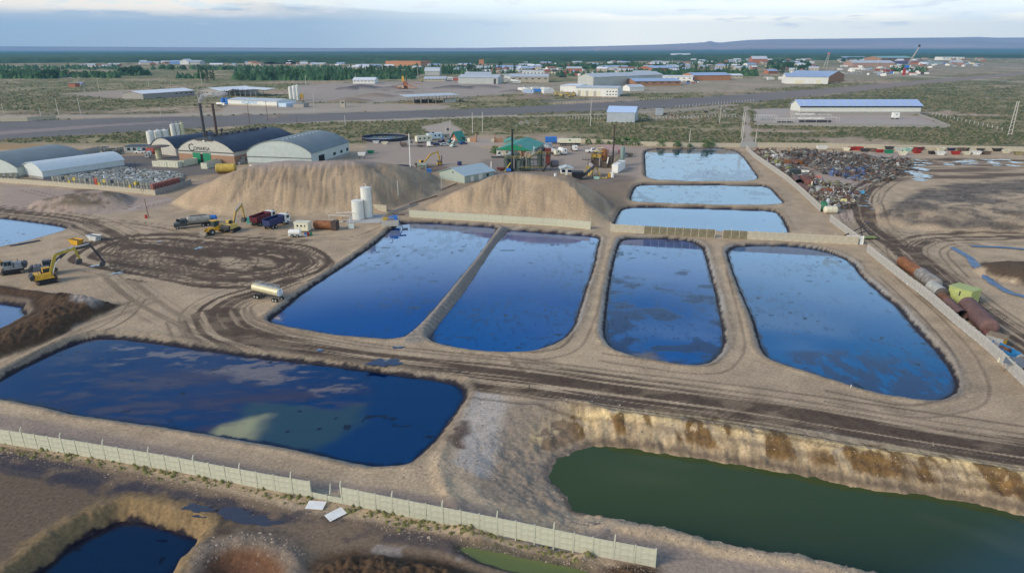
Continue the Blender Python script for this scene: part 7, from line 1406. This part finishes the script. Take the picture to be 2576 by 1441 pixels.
# crusher, machines, trucks in the gravel yard
t = thing('crusher', 'tall orange and red stone crusher in the gravel yard', 'crusher', tuple(G(1022,224)))
part('tower', B().box(-4, -2, 0, 2, 2, 9, taper=.6), M('crusher_red', (.28, .10, .06), .7, rust=.2), t); part('top_frame', B().box(-5, -1.5, 9, -2, 1.5, 15, taper=.5), yellow, t); part('flue', B().cyl((1, 0, 9), (1, 0, 19), .5), darkm, t)
for a_, b_ in (((2, 0, 6), (14, -3, 1)), ((-4, 0, 4), (-16, 2, 1)), ((0, -2, 5), (10, -12, 1)), ((-3, -2, 4), (-10, -10, .8)), ((3, 2, 8), (20, 4, 5))): part('conveyor_belt', B().beam(a_, b_, 1.3, .7), oran, t)
part('screen_box', B().box(-9, -6, 1, -2, -2, 4.5), M('tan_machine', (.42, .32, .24), .8), t)
for i, (x, y) in enumerate(((905,207), (930,209), (1060,206), (1400,241), (1412,243), (1425,240), (1436,244), (1445,242))):
    t = thing('yellow_machine', f'{nth(i + 1)} from the left of the dusty yellow machines beyond the highway', 'machine', tuple(G(x, y)), i * .6, 'dusty yellow machines beyond the highway'); part('body', B().box(-2.4, -1.4, .8, 2, 1.4, 2.6, taper=.3), yellowd, t); part('boom', B().beam((1, 0, 2), (5, 1, 5), .6).beam((5, 1, 5), (7.5, 1, 1.5), .5), yellowd, t); part('track', B().box(-2.4, -1.6, 0, 2.4, 1.6, .8), darkm, t)
rr = random.Random(21)
def simple_truck_mesh(kind, m):
    key = (kind, m.name)
    if key in CARM: return CARM[key]
    if kind == 0: b = B().box(-5, -1.2, .9, 2.6, 1.2, 3.6).box(3.0, -1.1, .6, 5, 1.1, 3.0, taper=.1).box(-4.8, -1, .1, 4.6, 1, .85)
    elif kind == 1: b = tank_b(-4.4, 2.0, 1.25, 2.3).box(2.8, -1.1, .6, 4.8, 1.1, 3.0, taper=.1).box(-4.6, -1, .1, 4.4, 1, .95)
    elif kind == 2: b = B().box(-6, -1.25, 0, 6, 1.25, 2.7).box(-5.6, -1.3, .4, 5.6, -1.26, 2.3)
    else: b = B().box(-2.2, -.9, .3, 2.2, .9, 1.0, taper=.05).box(-1.4, -.8, 1.0, 1.2, .8, 1.6, taper=.15)
    CARM[key] = b.mesh('vehicle', m); return CARM[key]
VEH = [(1316,1381,226,238,14,'beside the machines before the white workshop'), (1265,1300,203,210,6,'between the two large warehouses'), (1120,1150,200,205,4,'left of the silver warehouse'), (1350,1560,178,197,38,'in the red and white truck yard behind the warehouses'), (1720,1770,203,212,12,'in the car park right of the brown walled building'), (2110,2330,172,192,60,'in the pipe yard along the highway'), (2330,2480,158,172,22,'at the right end of the town'), (1930,1975,197,205,3,'left of the light blue roofed warehouse'), (2060,2300,160,170,22,'behind the pipe yard')]
vm = [(white, 'white', 6), (cream, 'cream', 2), (grey, 'grey', 2), (M('town_red', (.34, .09, .07), .6), 'red', 2), (blueroof, 'pale blue', 1), (darkm, 'dark', 1), (blue, 'blue', .5)]
for x0, x1, y0, y1, n, where in VEH:
    pts = sorted((rr.uniform(x0, x1), rr.uniform(y0, y1)) for _ in range(n)); cc = {}
    for x, y in pts:
        m, cn, _ = rr.choices(vm, [v[2] + (6 if v[1] == 'red' and 'truck yard' in where else 0) for v in vm])[0]; kd = 3 if 'car park' in where else rr.choice([0, 0, 1, 2, 2]); kn = ['truck', 'tank truck', 'container', 'car'][kd]; cc[(cn, kn)] = cc.get((cn, kn), 0) + 1
        o = bpy.data.objects.new(['parked_truck', 'tank_truck', 'container', 'parked_car'][kd], simple_truck_mesh(kd, m)); C.objects.link(o); o.location = G(x, y); o.rotation_euler.z = rr.uniform(-.5, .5) + rr.choice([0, 0, 1.57]); o['label'] = f'{nth(cc[(cn, kn)])} {cn} {kn} from left {where}'.replace('and white truck yard behind the', 'truck yard behind'); o.scale = (1.2, 1.2, 1.2); o['category'] = kn; o['group'] = 'vehicles and boxes ' + where
# derricks
t = thing('derrick', 'tall leaning pale derrick above a red and blue rig base', 'derrick', tuple(G(2277,190)), 0); hh_ = 50
for s in (-1, 1): part('leg', B().beam((2 + s * 1.2, 0, 20), (16 + s * .5, 0, hh_), .5), concp, t)
br_ = B()
for i in range(14): u, v = i / 14, (i + 1) / 14; s = 1 if i % 2 else -1; br_.beam((2 + 14 * u + s * (1.2 - .7 * u), 0, 20 + (hh_ - 20) * u), (2 + 14 * v - s * (1.2 - .7 * v), 0, 20 + (hh_ - 20) * v), .25)
part('bracing', br_, concp, t); part('crown', B().box(14.5, -1, hh_, 17.5, 1, hh_ + 4), darkm, t); part('rig_base', B().box(-3, -2, 13, 4, 2, 18), blue, t); part('substructure', B().box(-5, -2, 0, -1, 2, 13, taper=.3), red, t)
t = thing('derrick', 'smaller pale lattice derrick with a pink crown', 'derrick', tuple(G(2075,172)), 0)
for s in (-1, 1): part('leg', B().beam((s * 4, 0, 0), (5 + s * 1.5, 0, 34), .7), concp, t)
part('crown', B().box(2.5, -1.5, 34, 7.5, 1.5, 38), M('pink_crown', (.55, .16, .2), .6), t)
part('bracing', B().beam((-3, 0, 8), (5, 0, 14), .5).beam((0, 0, 20), (6, 0, 25), .5), concp, t)
# houses of the town
BANDS = [(205,300,165,172,9,'on the plain left of the dark tree clump',.3), (330,430,157,166,10,'on the plain above the dark tree clump',.4), (520,860,160,170,22,'along the far edge of the left plain',.6), (870,1150,168,176,14,'above the long tree belt',.5),
         (1150,1310,168,186,26,'between orange tower block and silver warehouse',.8), (1310,1560,158,180,34,'among trees behind the truck yard',.7), (1560,1720,158,186,26,'right of the truck yard among the trees',.7), (1720,1900,150,184,40,'around the tall brick house',.8), (1900,2050,152,186,30,'right of the tall brick house',.8), (2030,2330,146,158,30,'on the far right skyline of the town',.8), (2290,2480,150,166,20,'at the far right town end',.7)]
HM = {}
def house_mesh(k, wm, rm):
    key = (k, wm.name, rm.name)
    if key in HM: return HM[key]
    Wd, D, e, r_ = [(12, 9, 3.4, 5.4), (18, 11, 4.2, 6.4), (26, 13, 5, 7.4), (10, 10, 3.2, 3.4)][k]
    wl = B().box(-Wd / 2, -D / 2, 0, Wd / 2, D / 2, e).prism([(-D / 2, e), (D / 2, e), (0, r_ - .05)], -Wd / 2, Wd / 2, 'x').mesh('wall', wm)
    rf = B().prism([(-D / 2 - .6, e - .2), (0, r_), (D / 2 + .6, e - .2), (D / 2 + .6, e), (0, r_ + .25), (-D / 2 - .6, e)], -Wd / 2 - .5, Wd / 2 + .5, 'x').mesh('roof', rm)
    wn = B()
    for i in range(3): wn.box(-Wd * .36 + i * Wd * .3, -D / 2 - .04, 1.2, -Wd * .36 + i * Wd * .3 + 1.5, -D / 2 - .01, 2.5)
    HM[key] = (wl, rf, wn.mesh('window', glass)); return HM[key]
wms = [(whitew, 'white'), (beigew, 'beige'), (brickr, 'brick'), (beigew, 'beige')]; rms = [(whiteroof, 'white roofed'), (lgrey, 'grey roofed'), (lgrey, 'grey roofed'), (M('tile_roof', (.26, .13, .09), .8), 'red roofed'), (blueroof, 'blue roofed')]
for x0, x1, y0, y1, n, where, dens in BANDS:
    pts = sorted((rr.uniform(x0, x1), rr.uniform(y0, y1)) for _ in range(n)); cc = {}
    for x, y in pts:
        wm, wn_ = rr.choice(wms); rm, rn = rr.choice(rms); k = rr.choice([0, 0, 1, 1, 2, 3]); cc[(rn, wn_)] = cc.get((rn, wn_), 0) + 1; wl, rf, wi = house_mesh(k, wm, rm)
        t = thing('town_house', f'{nth(cc[(rn, wn_)])} {rn} {wn_} house from left {where}', 'house', tuple(G(x, y)), rr.uniform(-.5, .5), 'town houses ' + where, 1.3); part('wall', wl, None, t); part('roof', rf, None, t)
        if y > 165: part('window', wi, None, t)
# ------------------------------------------------------------------ trees
leafs = [M('leaf_dark', (.030, .085, .034), .9, var=.4, scale=.4), M('leaf_mid', (.060, .135, .045), .9, var=.4, scale=.4), M('leaf_light', (.10, .17, .05), .9, var=.4, scale=.4)]
bark = M('bark', (.12, .09, .065), .9)
def crown_mesh(seed, kind, mat):
    r = random.Random(seed); b = B(); N = 150 if kind != 'bush' else 110
    for _ in range(N):
        u = r.random(); a = r.uniform(0, math.tau)
        if kind == 'poplar': z = 1.5 + 13.5 * u; rad = 1.9 * math.sin(math.pi * min(1, .12 + u * .9)) ** .7 * (.75 + .35 * r.random()); s = r.uniform(.7, 1.3)
        elif kind == 'round':
            z = 2.2 + 6.8 * u; rad = 4.6 * math.sqrt(max(.02, 1 - ((u - .42) / .62) ** 2)) * (.55 + .5 * r.random()) * (1 + .25 * math.sin(3 * a + seed)); s = r.uniform(.8, 1.7)
        else: z = .2 + 1.9 * u; rad = 1.6 * math.sqrt(1 - u * .8) * (.5 + .6 * r.random()); s = r.uniform(.3, .55)
        c = Vector((rad * math.cos(a), rad * math.sin(a), z)); vs = [c + Vector((r.gauss(0, 1), r.gauss(0, 1), r.gauss(0, .8))) * s * .55 for _ in range(4)]
        b.add(vs, [(0, 1, 2), (0, 2, 3), (0, 3, 1), (1, 3, 2)])
    return b.mesh('crown', mat)
trunk_me = B().cyl((0, 0, -.2), (0, 0, 7), .32, .12, n=6).beam((0, 0, 3), (1.6, .6, 5.5), .16).beam((0, 0, 3.6), (-1.4, -.5, 6), .15).mesh('trunk', bark); ptrunk = B().cyl((0, 0, -.2), (0, 0, 11), .28, .08, n=6).mesh('trunk', bark)
CR = {(k, s, m): crown_mesh(s * 7 + m, k, leafs[m]) for k in ('poplar', 'round', 'bush') for s in range(2) for m in range(3)}
TB = [(0,100,186,200,16,'r',(0,1),'left edge tree clump beyond the plain'), (100,152,188,199,8,'r',(0,0),'dark round clump on the left plain'), (152,300,190,196,9,'r',(1,1),'low tree row right of the dark round clump'), (303,374,183,192,12,'r',(0,0),'tall dark clump left of centre plain'), (400,470,172,178,5,'r',(0,1),'scattered trees above the block warehouse'),
      (497,542,199,204,9,'p',(0,1),'small poplar group above the canopy'), (500,640,172,178,9,'r',(0,1),'tree row above the small poplar group'), (590,860,186,204,34,'p',(0,1),'poplar belt behind the batching silos'), (858,1050,184,198,30,'p',(0,1),'dense belt behind the gravel yard'), (870,1050,172,182,12,'r',(0,1),'rear trees above the gravel yard belt'), (1045,1160,180,188,14,'p',(0,1),'belt behind the arched hall'),
      (1160,1310,172,188,22,'p',(0,0),'poplars behind the silver warehouse'), (1310,1500,168,178,20,'r',(0,1),'trees above the truck yard'), (1500,1720,164,178,24,'r',(0,1),'trees above the tall grey warehouse'), (1640,1900,176,192,26,'p',(0,1),'poplars behind the orange walled building'), (1740,1900,152,166,14,'r',(0,1),'trees left of the tall brick house'), (1936,2035,158,174,20,'r',(0,0),'trees right of the tall brick house'), (1925,2030,180,188,10,'p',(0,0),'poplars behind the light blue roofed warehouse'), (2118,2136,156,158,2,'r',(0,0),'big round tree before the pink warehouse'), (2160,2260,140,146,8,'r',(0,1),'trees above the teal roof'), (2240,2300,176,184,4,'r',(0,1),'shrubby trees in the pipe yard')]
for x0, x1, y0, y1, n, k, ms, where in TB:
    pts = sorted((rr.uniform(x0, x1), rr.uniform(y0, y1)) for _ in range(n))
    for i, (x, y) in enumerate(pts):
        kd = 'poplar' if k == 'p' and rr.random() < .75 else 'round'; s_ = rr.uniform(.75, 1.25) * (1.35 if kd == 'round' and ms == (0, 0) else 1.05)
        t = thing('poplar_tree' if kd == 'poplar' else 'broad_tree', f'{nth(i + 1)} tree from left, {"slim poplar" if kd == "poplar" else "broad crown"}, {where}', 'tree', tuple(G(x, y)), rr.uniform(0, 6), where, s_)
        part('crown', CR[(kd, rr.randrange(2), rr.choice(ms))], None, t); part('trunk', ptrunk if kd == 'poplar' else trunk_me, None, t)
for i, (x, y, s_) in enumerate(((1480,363,1.0), (1506,363,1.0), (1530,363,.6), (1552,364,1.4), (1575,365,1.5), (1598,366,1.4), (1618,366,1.0), (1664,368,1.3), (1703,370,1.1), (1775,370,1.4), (1790,371,.9), (1245,386,1.3), (1250,388,1.0), (1640,367,.6), (1735,371,.7))):
    t = thing('green_bush', f'{nth(i + 1)} bush from the left along the tan wall behind the far pond' if i not in (11, 12) else f'bush {"left" if i == 11 else "right"} of the pair before the green roofed office', 'bush', tuple(G(x, y)), i, 'bushes along the back wall', s_ * 1.15); part('foliage', CR[('bush', i % 2, 1 + i % 2)], None, t); part('stem', B().cyl((0, 0, -.1), (0, 0, 1.1), .08, n=5), bark, t)
bx_, by_ = [], []
for x0, x1, y0, y1, n in ((0,150,184,199,480),(0,300,170,176,160),(380,520,172,176,80),(600,860,172,178,220),(2240,2330,175,183,50),(1400,1720,186,192,120),(150,300,191,197,120),(300,375,184,191,160),(500,600,173,177,110),(590,860,189,203,520),(590,860,181,187,150),(858,1045,182,200,620),(1045,1165,178,187,260),(1160,1300,168,186,240),(1310,1720,164,174,900),(1300,1420,158,164,90),(1560,1720,176,188,220),(1640,1900,182,192,330),(1720,1890,150,164,360),(1936,2035,156,173,420),(1000,1160,170,175,90),(2150,2280,139,145,160),(440,497,196,199,30)):
    bx_ += [rr.uniform(x0, x1) for _ in range(n)]; by_ += [rr.uniform(y0, y1) for _ in range(n)]
W = GA(np.stack([bx_, by_], 1)); kb = rng.random(len(W)) < .6
for m_, mt, lb in ((kb, leafs[0], 'dark undergrowth filling the tree belts of the town'), (~kb, leafs[1], 'mid green undergrowth filling the tree belts of the town')):
    w_ = W[m_]; o = scatter_mesh('tree_belt', w_[:, 0], w_[:, 1], rng.uniform(3.0, 6.5, len(w_)), np.zeros(len(w_)), mt, 1.5, 8); o['label'] = lb
# ------------------------------------------------------------------ poles along the roads
PL = [((255,255),197,1), ((148,290),247,0), ((204,290),247,0), ((10,288),260,0), ((103,293),273,0), ((405,293),270,0), ((628,310),260,1), ((674,305),255,1), ((792,287),233,1), ((746,311),293,0), ((869,318),290,0), ((1189,337),283,0), ((1214,333),282,0), ((1133,330),301,0), ((1485,320),247,1), ((1864,350),277,0), ((1867,357),283,0), ((1810,310),267,0), ((1734,360),327,0), ((508,213),177,0), ((375,218),199,0), ((430,215),205,0), ((640,200),170,1), ((692,200),178,0), ((770,215),190,0), ((1052,200),168,0), ((895,205),185,0), ((1602,190),165,0), ((1690,178),150,0), ((1972,150),137,0), ((2205,178),147,1), ((2335,150),138,0), ((215,243),225,0), ((1900,365),325,0), ((500,262),225,0), ((726,196),180,0), ((560,252),215,0)]
for i, (p, ty, cr) in enumerate(sorted(PL)): pole(f'{nth(i + 1)} roadside pole from the left beyond the works' + (', with a crossarm' if cr else ''), tuple(G(*p)), hpole(p, ty), woodp if 600 < p[0] < 760 else concp, cross=1.6 if cr else None, r=.22 if p[1] > 240 else .35, group='poles beyond the works')
t = thing('lattice_tower', 'grey ladder-like lattice tower at the right edge of the scrub', 'tower', tuple(G(2540,342))); hh_ = hpole((2540,342), 255)
for x in (-1.0, .9): part('leg', B().beam((x * 1.1, 0, 0), (x * .55, 0, hh_), .26), concp, t)
for i in range(9): z = 1.2 + i * (hh_ - 2) / 8; w_ = 1.05 * (1 - .45 * i / 9); part('rung', B().beam((-w_, 0, z), (w_, 0, z), .22), concp, t)
for (pa, pb, n, lb) in (((1560,303), (1850,296), 34, 'post fence across the scrub right of the metal shed'), ((1425,300), (1560,305), 18, 'post fence across the scrub left of the metal shed'), ((1560,225), (1600,240), 2, ''), ((1628,236), (1715,233), 22, 'post fence before the brown walled building'), ((1395,262), (1690,250), 44, 'post fence along the highway verge by the workshop'), ((1700,272), (1895,256), 26, 'post fence between highway and scrub, right of centre'), ((2330,286), (2520,330), 20, 'post fence running down right from the fenced yard')):
    if not lb: continue
    a, b = G(*pa), G(*pb); t = thing('post_fence', lb, 'fence', tuple(a), 0, 'wire fences on posts'); me = B().box(-.12, -.12, 0, .12, .12, 2.2).mesh('post', concp)
    for i in range(n): o = part('post', me, None, t); o.location = (b - a) * (i / (n - 1))
    part('wire', B().beam((0, 0, 1.9), tuple((b - a) + Vector((0, 0, 1.9))), .03).beam((0, 0, 1.1), tuple((b - a) + Vector((0, 0, 1.1))), .03), grey, t)
# ------------------------------------------------------------------ scrub, stones, woods, hills
px = rng.uniform(-150, 2720, 60000); py = 208 + (365 - 208) * rng.random(60000) ** .8; W = GA(np.stack([px, py], 1)); cc = paint(W[:, 0], W[:, 1], None); ok = (cc[:, 1] / cc[:, 0] > .86) & (cc[:, 0] < .26) & (cc[:, 2] / cc[:, 0] < .68) & (rng.random(60000) < .75)
W = W[ok]; k = rng.random(len(W)) < .5
for m_, mt, lb in ((k, M('shrub_olive', (.075, .095, .035), .95, var=.3), 'olive desert shrubs dotted over the scrub plain'), (~k, M('shrub_dry', (.19, .165, .09), .95, var=.3), 'dry straw coloured shrubs over the scrub plain')):
    w_ = W[m_]; S = rng.uniform(.35, 1.0, len(w_)) * (1 + w_[:, 1] / 900); o = scatter_mesh('scrub_shrubs', w_[:, 0], w_[:, 1], S, np.zeros(len(w_)), mt); o['label'] = lb
def strip_points(line, wd, n):
    P = GA(line); out = []; seg = np.hypot(*(P[1:] - P[:-1]).T); cum = np.concatenate([[0], np.cumsum(seg)]); s = rng.uniform(0, cum[-1], n); i = np.clip(np.searchsorted(cum, s) - 1, 0, len(seg) - 1); t = ((s - cum[i]) / seg[i])[:, None]
    q = P[i] * (1 - t) + P[i + 1] * t; d = (P[i + 1] - P[i]) / seg[i][:, None]; nrm = np.stack([-d[:, 1], d[:, 0]], 1); return q + nrm * rng.normal(0, wd, n)[:, None]
st = np.vstack([strip_points([(0,1130),(229,1168),(648,1250),(900,1300),(1300,1385),(1650,1450)], .7, 2600), strip_points([(1430,1275),(1600,1318),(1720,1350),(1945,1400),(2200,1452)], .6, 1300), strip_points([(1400,1000),(1600,1050),(2000,1110),(2600,1210)], 1.6, 1500), strip_points([(1190,1000),(1220,1100),(1150,1190),(1000,1190)], 2.0, 900), strip_points([(480,1420),(560,1372),(680,1365),(760,1410)], .8, 500), strip_points([(1250,1080),(1340,1150),(1360,1240)], 3.0, 700)])
zs = terrain_h(st[:, 0], st[:, 1]); k = rng.random(len(st)) < .45
for m_, mt, lb in ((k, M('pale_stone', (.44, .35, .25), .9, var=.25), 'pale rubble stones along walls and banks in the foreground'), (~k, M('brown_stone', (.24, .19, .15), .9, var=.3), 'brown clods and stones along walls and banks')):
    o = scatter_mesh('rubble', st[m_, 0], st[m_, 1], rng.gamma(2.0, .022, m_.sum()) + .02, zs[m_] - .01, mt, .8); o['label'] = lb
gp = np.vstack([strip_points([(0,1124),(229,1160),(648,1238),(783,1262)], .5, 130), strip_points([(862,1278),(1072,1320),(1491,1408)], .5, 120)]); o = scatter_mesh('dry_grass', gp[:, 0], gp[:, 1], rng.uniform(.12, .35, len(gp)), terrain_h(gp[:, 0], gp[:, 1]), M('dry_grass_leaf', (.17, .165, .06), .95, var=.3), 1.3, 5); o['label'] = 'dry grass tufts along the foot of the foreground wall'
def zfor(Y, py): b = (CY - py) / F; return H + Y * (b * cth - sth) / (cth + b * sth)
# valley woodland, 2 to 12 km away
tp = np.linspace(-1.05, 1.05, 700); yp = np.geomspace(2350, 13500, 150); YW, TW = np.meshgrid(yp, tp, indexing='ij'); XW = TW * YW
edge = 2350 + 1300 * (fbm(XW * .0016, YW * .0004, 211, 4) - .35) + np.maximum(0, XW) * .55; hgt = 9 * sstep(YW, edge, edge + 120)
cl = fbm(XW * .018, YW * .010, 213, 4); ZW = hgt * (.5 + cl) + 10 * (vnoise(XW * .05, YW * .02, 215) - .3) * (hgt > 1) - 1.5
d1 = fbm(XW * .0012, YW * .0006, 217, 3)[..., None]; CW = np.array([.030, .068, .045]) * (1 - d1) + np.array([.085, .13, .065]) * d1; CW = CW * (.6 + .9 * cl[..., None]); wm_ = fbm(XW * .0006, YW * .0004, 219, 2)[..., None]
def vc_mat(name):
    m = bpy.data.materials.new(name); m.use_nodes = True; a = m.node_tree.nodes.new('ShaderNodeVertexColor'); a.layer_name = 'Col'; b = m.node_tree.nodes['Principled BSDF']; b.inputs['Roughness'].default_value = 1; b.inputs['Specular IOR Level'].default_value = 0; m.node_tree.links.new(a.outputs[0], b.inputs['Base Color']); return m
vm_ = vc_mat('far_vegetation'); o = grid_mesh('distant_woodland', XW, YW, ZW, CW, hgt > .5, [vm_]); o['kind'] = 'stuff'; o['label'] = 'dark blue green woodland filling the valley before the hills'
prof = np.array([(-700,116),(0,117),(400,119),(800,121.5),(1200,121),(1500,117),(1650,113),(1740,109),(1768,107.5),(1780,104.5),(1786,104),(1796,107),(1815,108),(1840,105.5),(1880,102),(1950,100),(2200,97.5),(2400,95),(2450,94),(2500,96),(2576,95.5),(3300,97)])
yh = np.linspace(10500, 24000, 80); YH, TH_ = np.meshgrid(yh, np.linspace(-1.15, 1.15, 900), indexing='ij'); XH = TH_ * YH; pxh = CX + F * XH / (YH * cth + H * sth); ztop = zfor(22000, np.interp(pxh, prof[:, 0], prof[:, 1]))
rise = sstep(YH, 10500 + 4500 * (pxh < 1500), 21500); ZH = ztop * rise * (.93 + .14 * (fbm(XH * .0006, YH * .0006, 221, 4) - .5) * (1 - sstep(YH, 20000, 22000)) / .5 * .5 + .07 * sstep(YH, 18000, 22000)) - 2
gr = fbm(XH * .0005, YH * .0008, 223, 4)[..., None]; fo = (1 - sstep(rise, .10, .30))[..., None]; CH_ = (np.array([.40, .29, .25]) * (.7 + .6 * gr)) * (1 - fo) + np.array([.05, .085, .04]) * fo
o = grid_mesh('hills', XH, YH, ZH, CH_, None, [vm_]); o['kind'] = 'structure'; o['label'] = 'hazy plateau and low mesa along the horizon'
# ------------------------------------------------------------------ haze and smoke
def volume(name, b, dens, col, lab, noise=None):
    m = bpy.data.materials.new(name + '_air'); m.use_nodes = True; nt = m.node_tree; nt.nodes.remove(nt.nodes['Principled BSDF']); v = nt.nodes.new('ShaderNodeVolumePrincipled'); v.inputs['Color'].default_value = (*col, 1); v.inputs['Density'].default_value = dens; nt.links.new(v.outputs[0], nt.nodes['Material Output'].inputs['Volume'])
    if noise:
        tc = nt.nodes.new('ShaderNodeTexCoord'); n = nt.nodes.new('ShaderNodeTexNoise'); n.inputs['Scale'].default_value = noise; n.inputs['Detail'].default_value = 3; nt.links.new(tc.outputs['Object'], n.inputs[0]); mr = nt.nodes.new('ShaderNodeMapRange'); mr.inputs[1].default_value = .42; mr.inputs[2].default_value = .62; mr.inputs[4].default_value = dens * 1.8; nt.links.new(n.outputs[0], mr.inputs[0]); nt.links.new(mr.outputs[0], v.inputs['Density'])
    o = bpy.data.objects.new(name, b.mesh(name, m)); C.objects.link(o); o['kind'] = 'stuff'; o['label'] = lab; return o
volume('haze', B().box(-34000, -1500, -7, 34000, 26500, 1000), 5.2e-5, (.26, .60, 1.0), 'thin blue air between the works and the hills')
def puff(b, c, r):
    c = Vector(c); n, m = 10, 6; k = len(b.v)
    for j in range(m + 1):
        for i in range(n): t, u = math.pi * j / m, math.tau * i / n; b.v.append((c.x + r * math.sin(t) * math.cos(u), c.y + r * math.sin(t) * math.sin(u), c.z + r * .8 * math.cos(t)))
    for j in range(m): b.f += [(k + j * n + i, k + j * n + (i + 1) % n, k + (j + 1) * n + (i + 1) % n, k + (j + 1) * n + i) for i in range(n)]
def smoke(lab, x, y, z, pts, dens, noise=.35):
    b = B()
    for dx, dz, r in pts: puff(b, (x + dx, y, z + dz), r)
    volume('smoke', b, dens, (.95, .96, 1.0), lab, noise)
smoke('white plume leaving the left factory chimney', -130.8, 286, ch1, [(0, .8, .7), (.6, 1.8, 1.0), (1.8, 2.9, 1.3), (3.6, 3.5, 1.5), (5.8, 3.7, 1.6), (8.4, 3.8, 1.6), (11, 3.9, 1.3)], .9)
smoke('thin grey plume drifting from the black plant chimney', G(1288,431).x, G(1288,431).y, hpole((1288,431), 326), [(0, .5, .5), (1.5, 1.3, .9), (3.6, 2.2, 1.3), (6.2, 2.8, 1.5), (9, 3.0, 1.5)], .10)
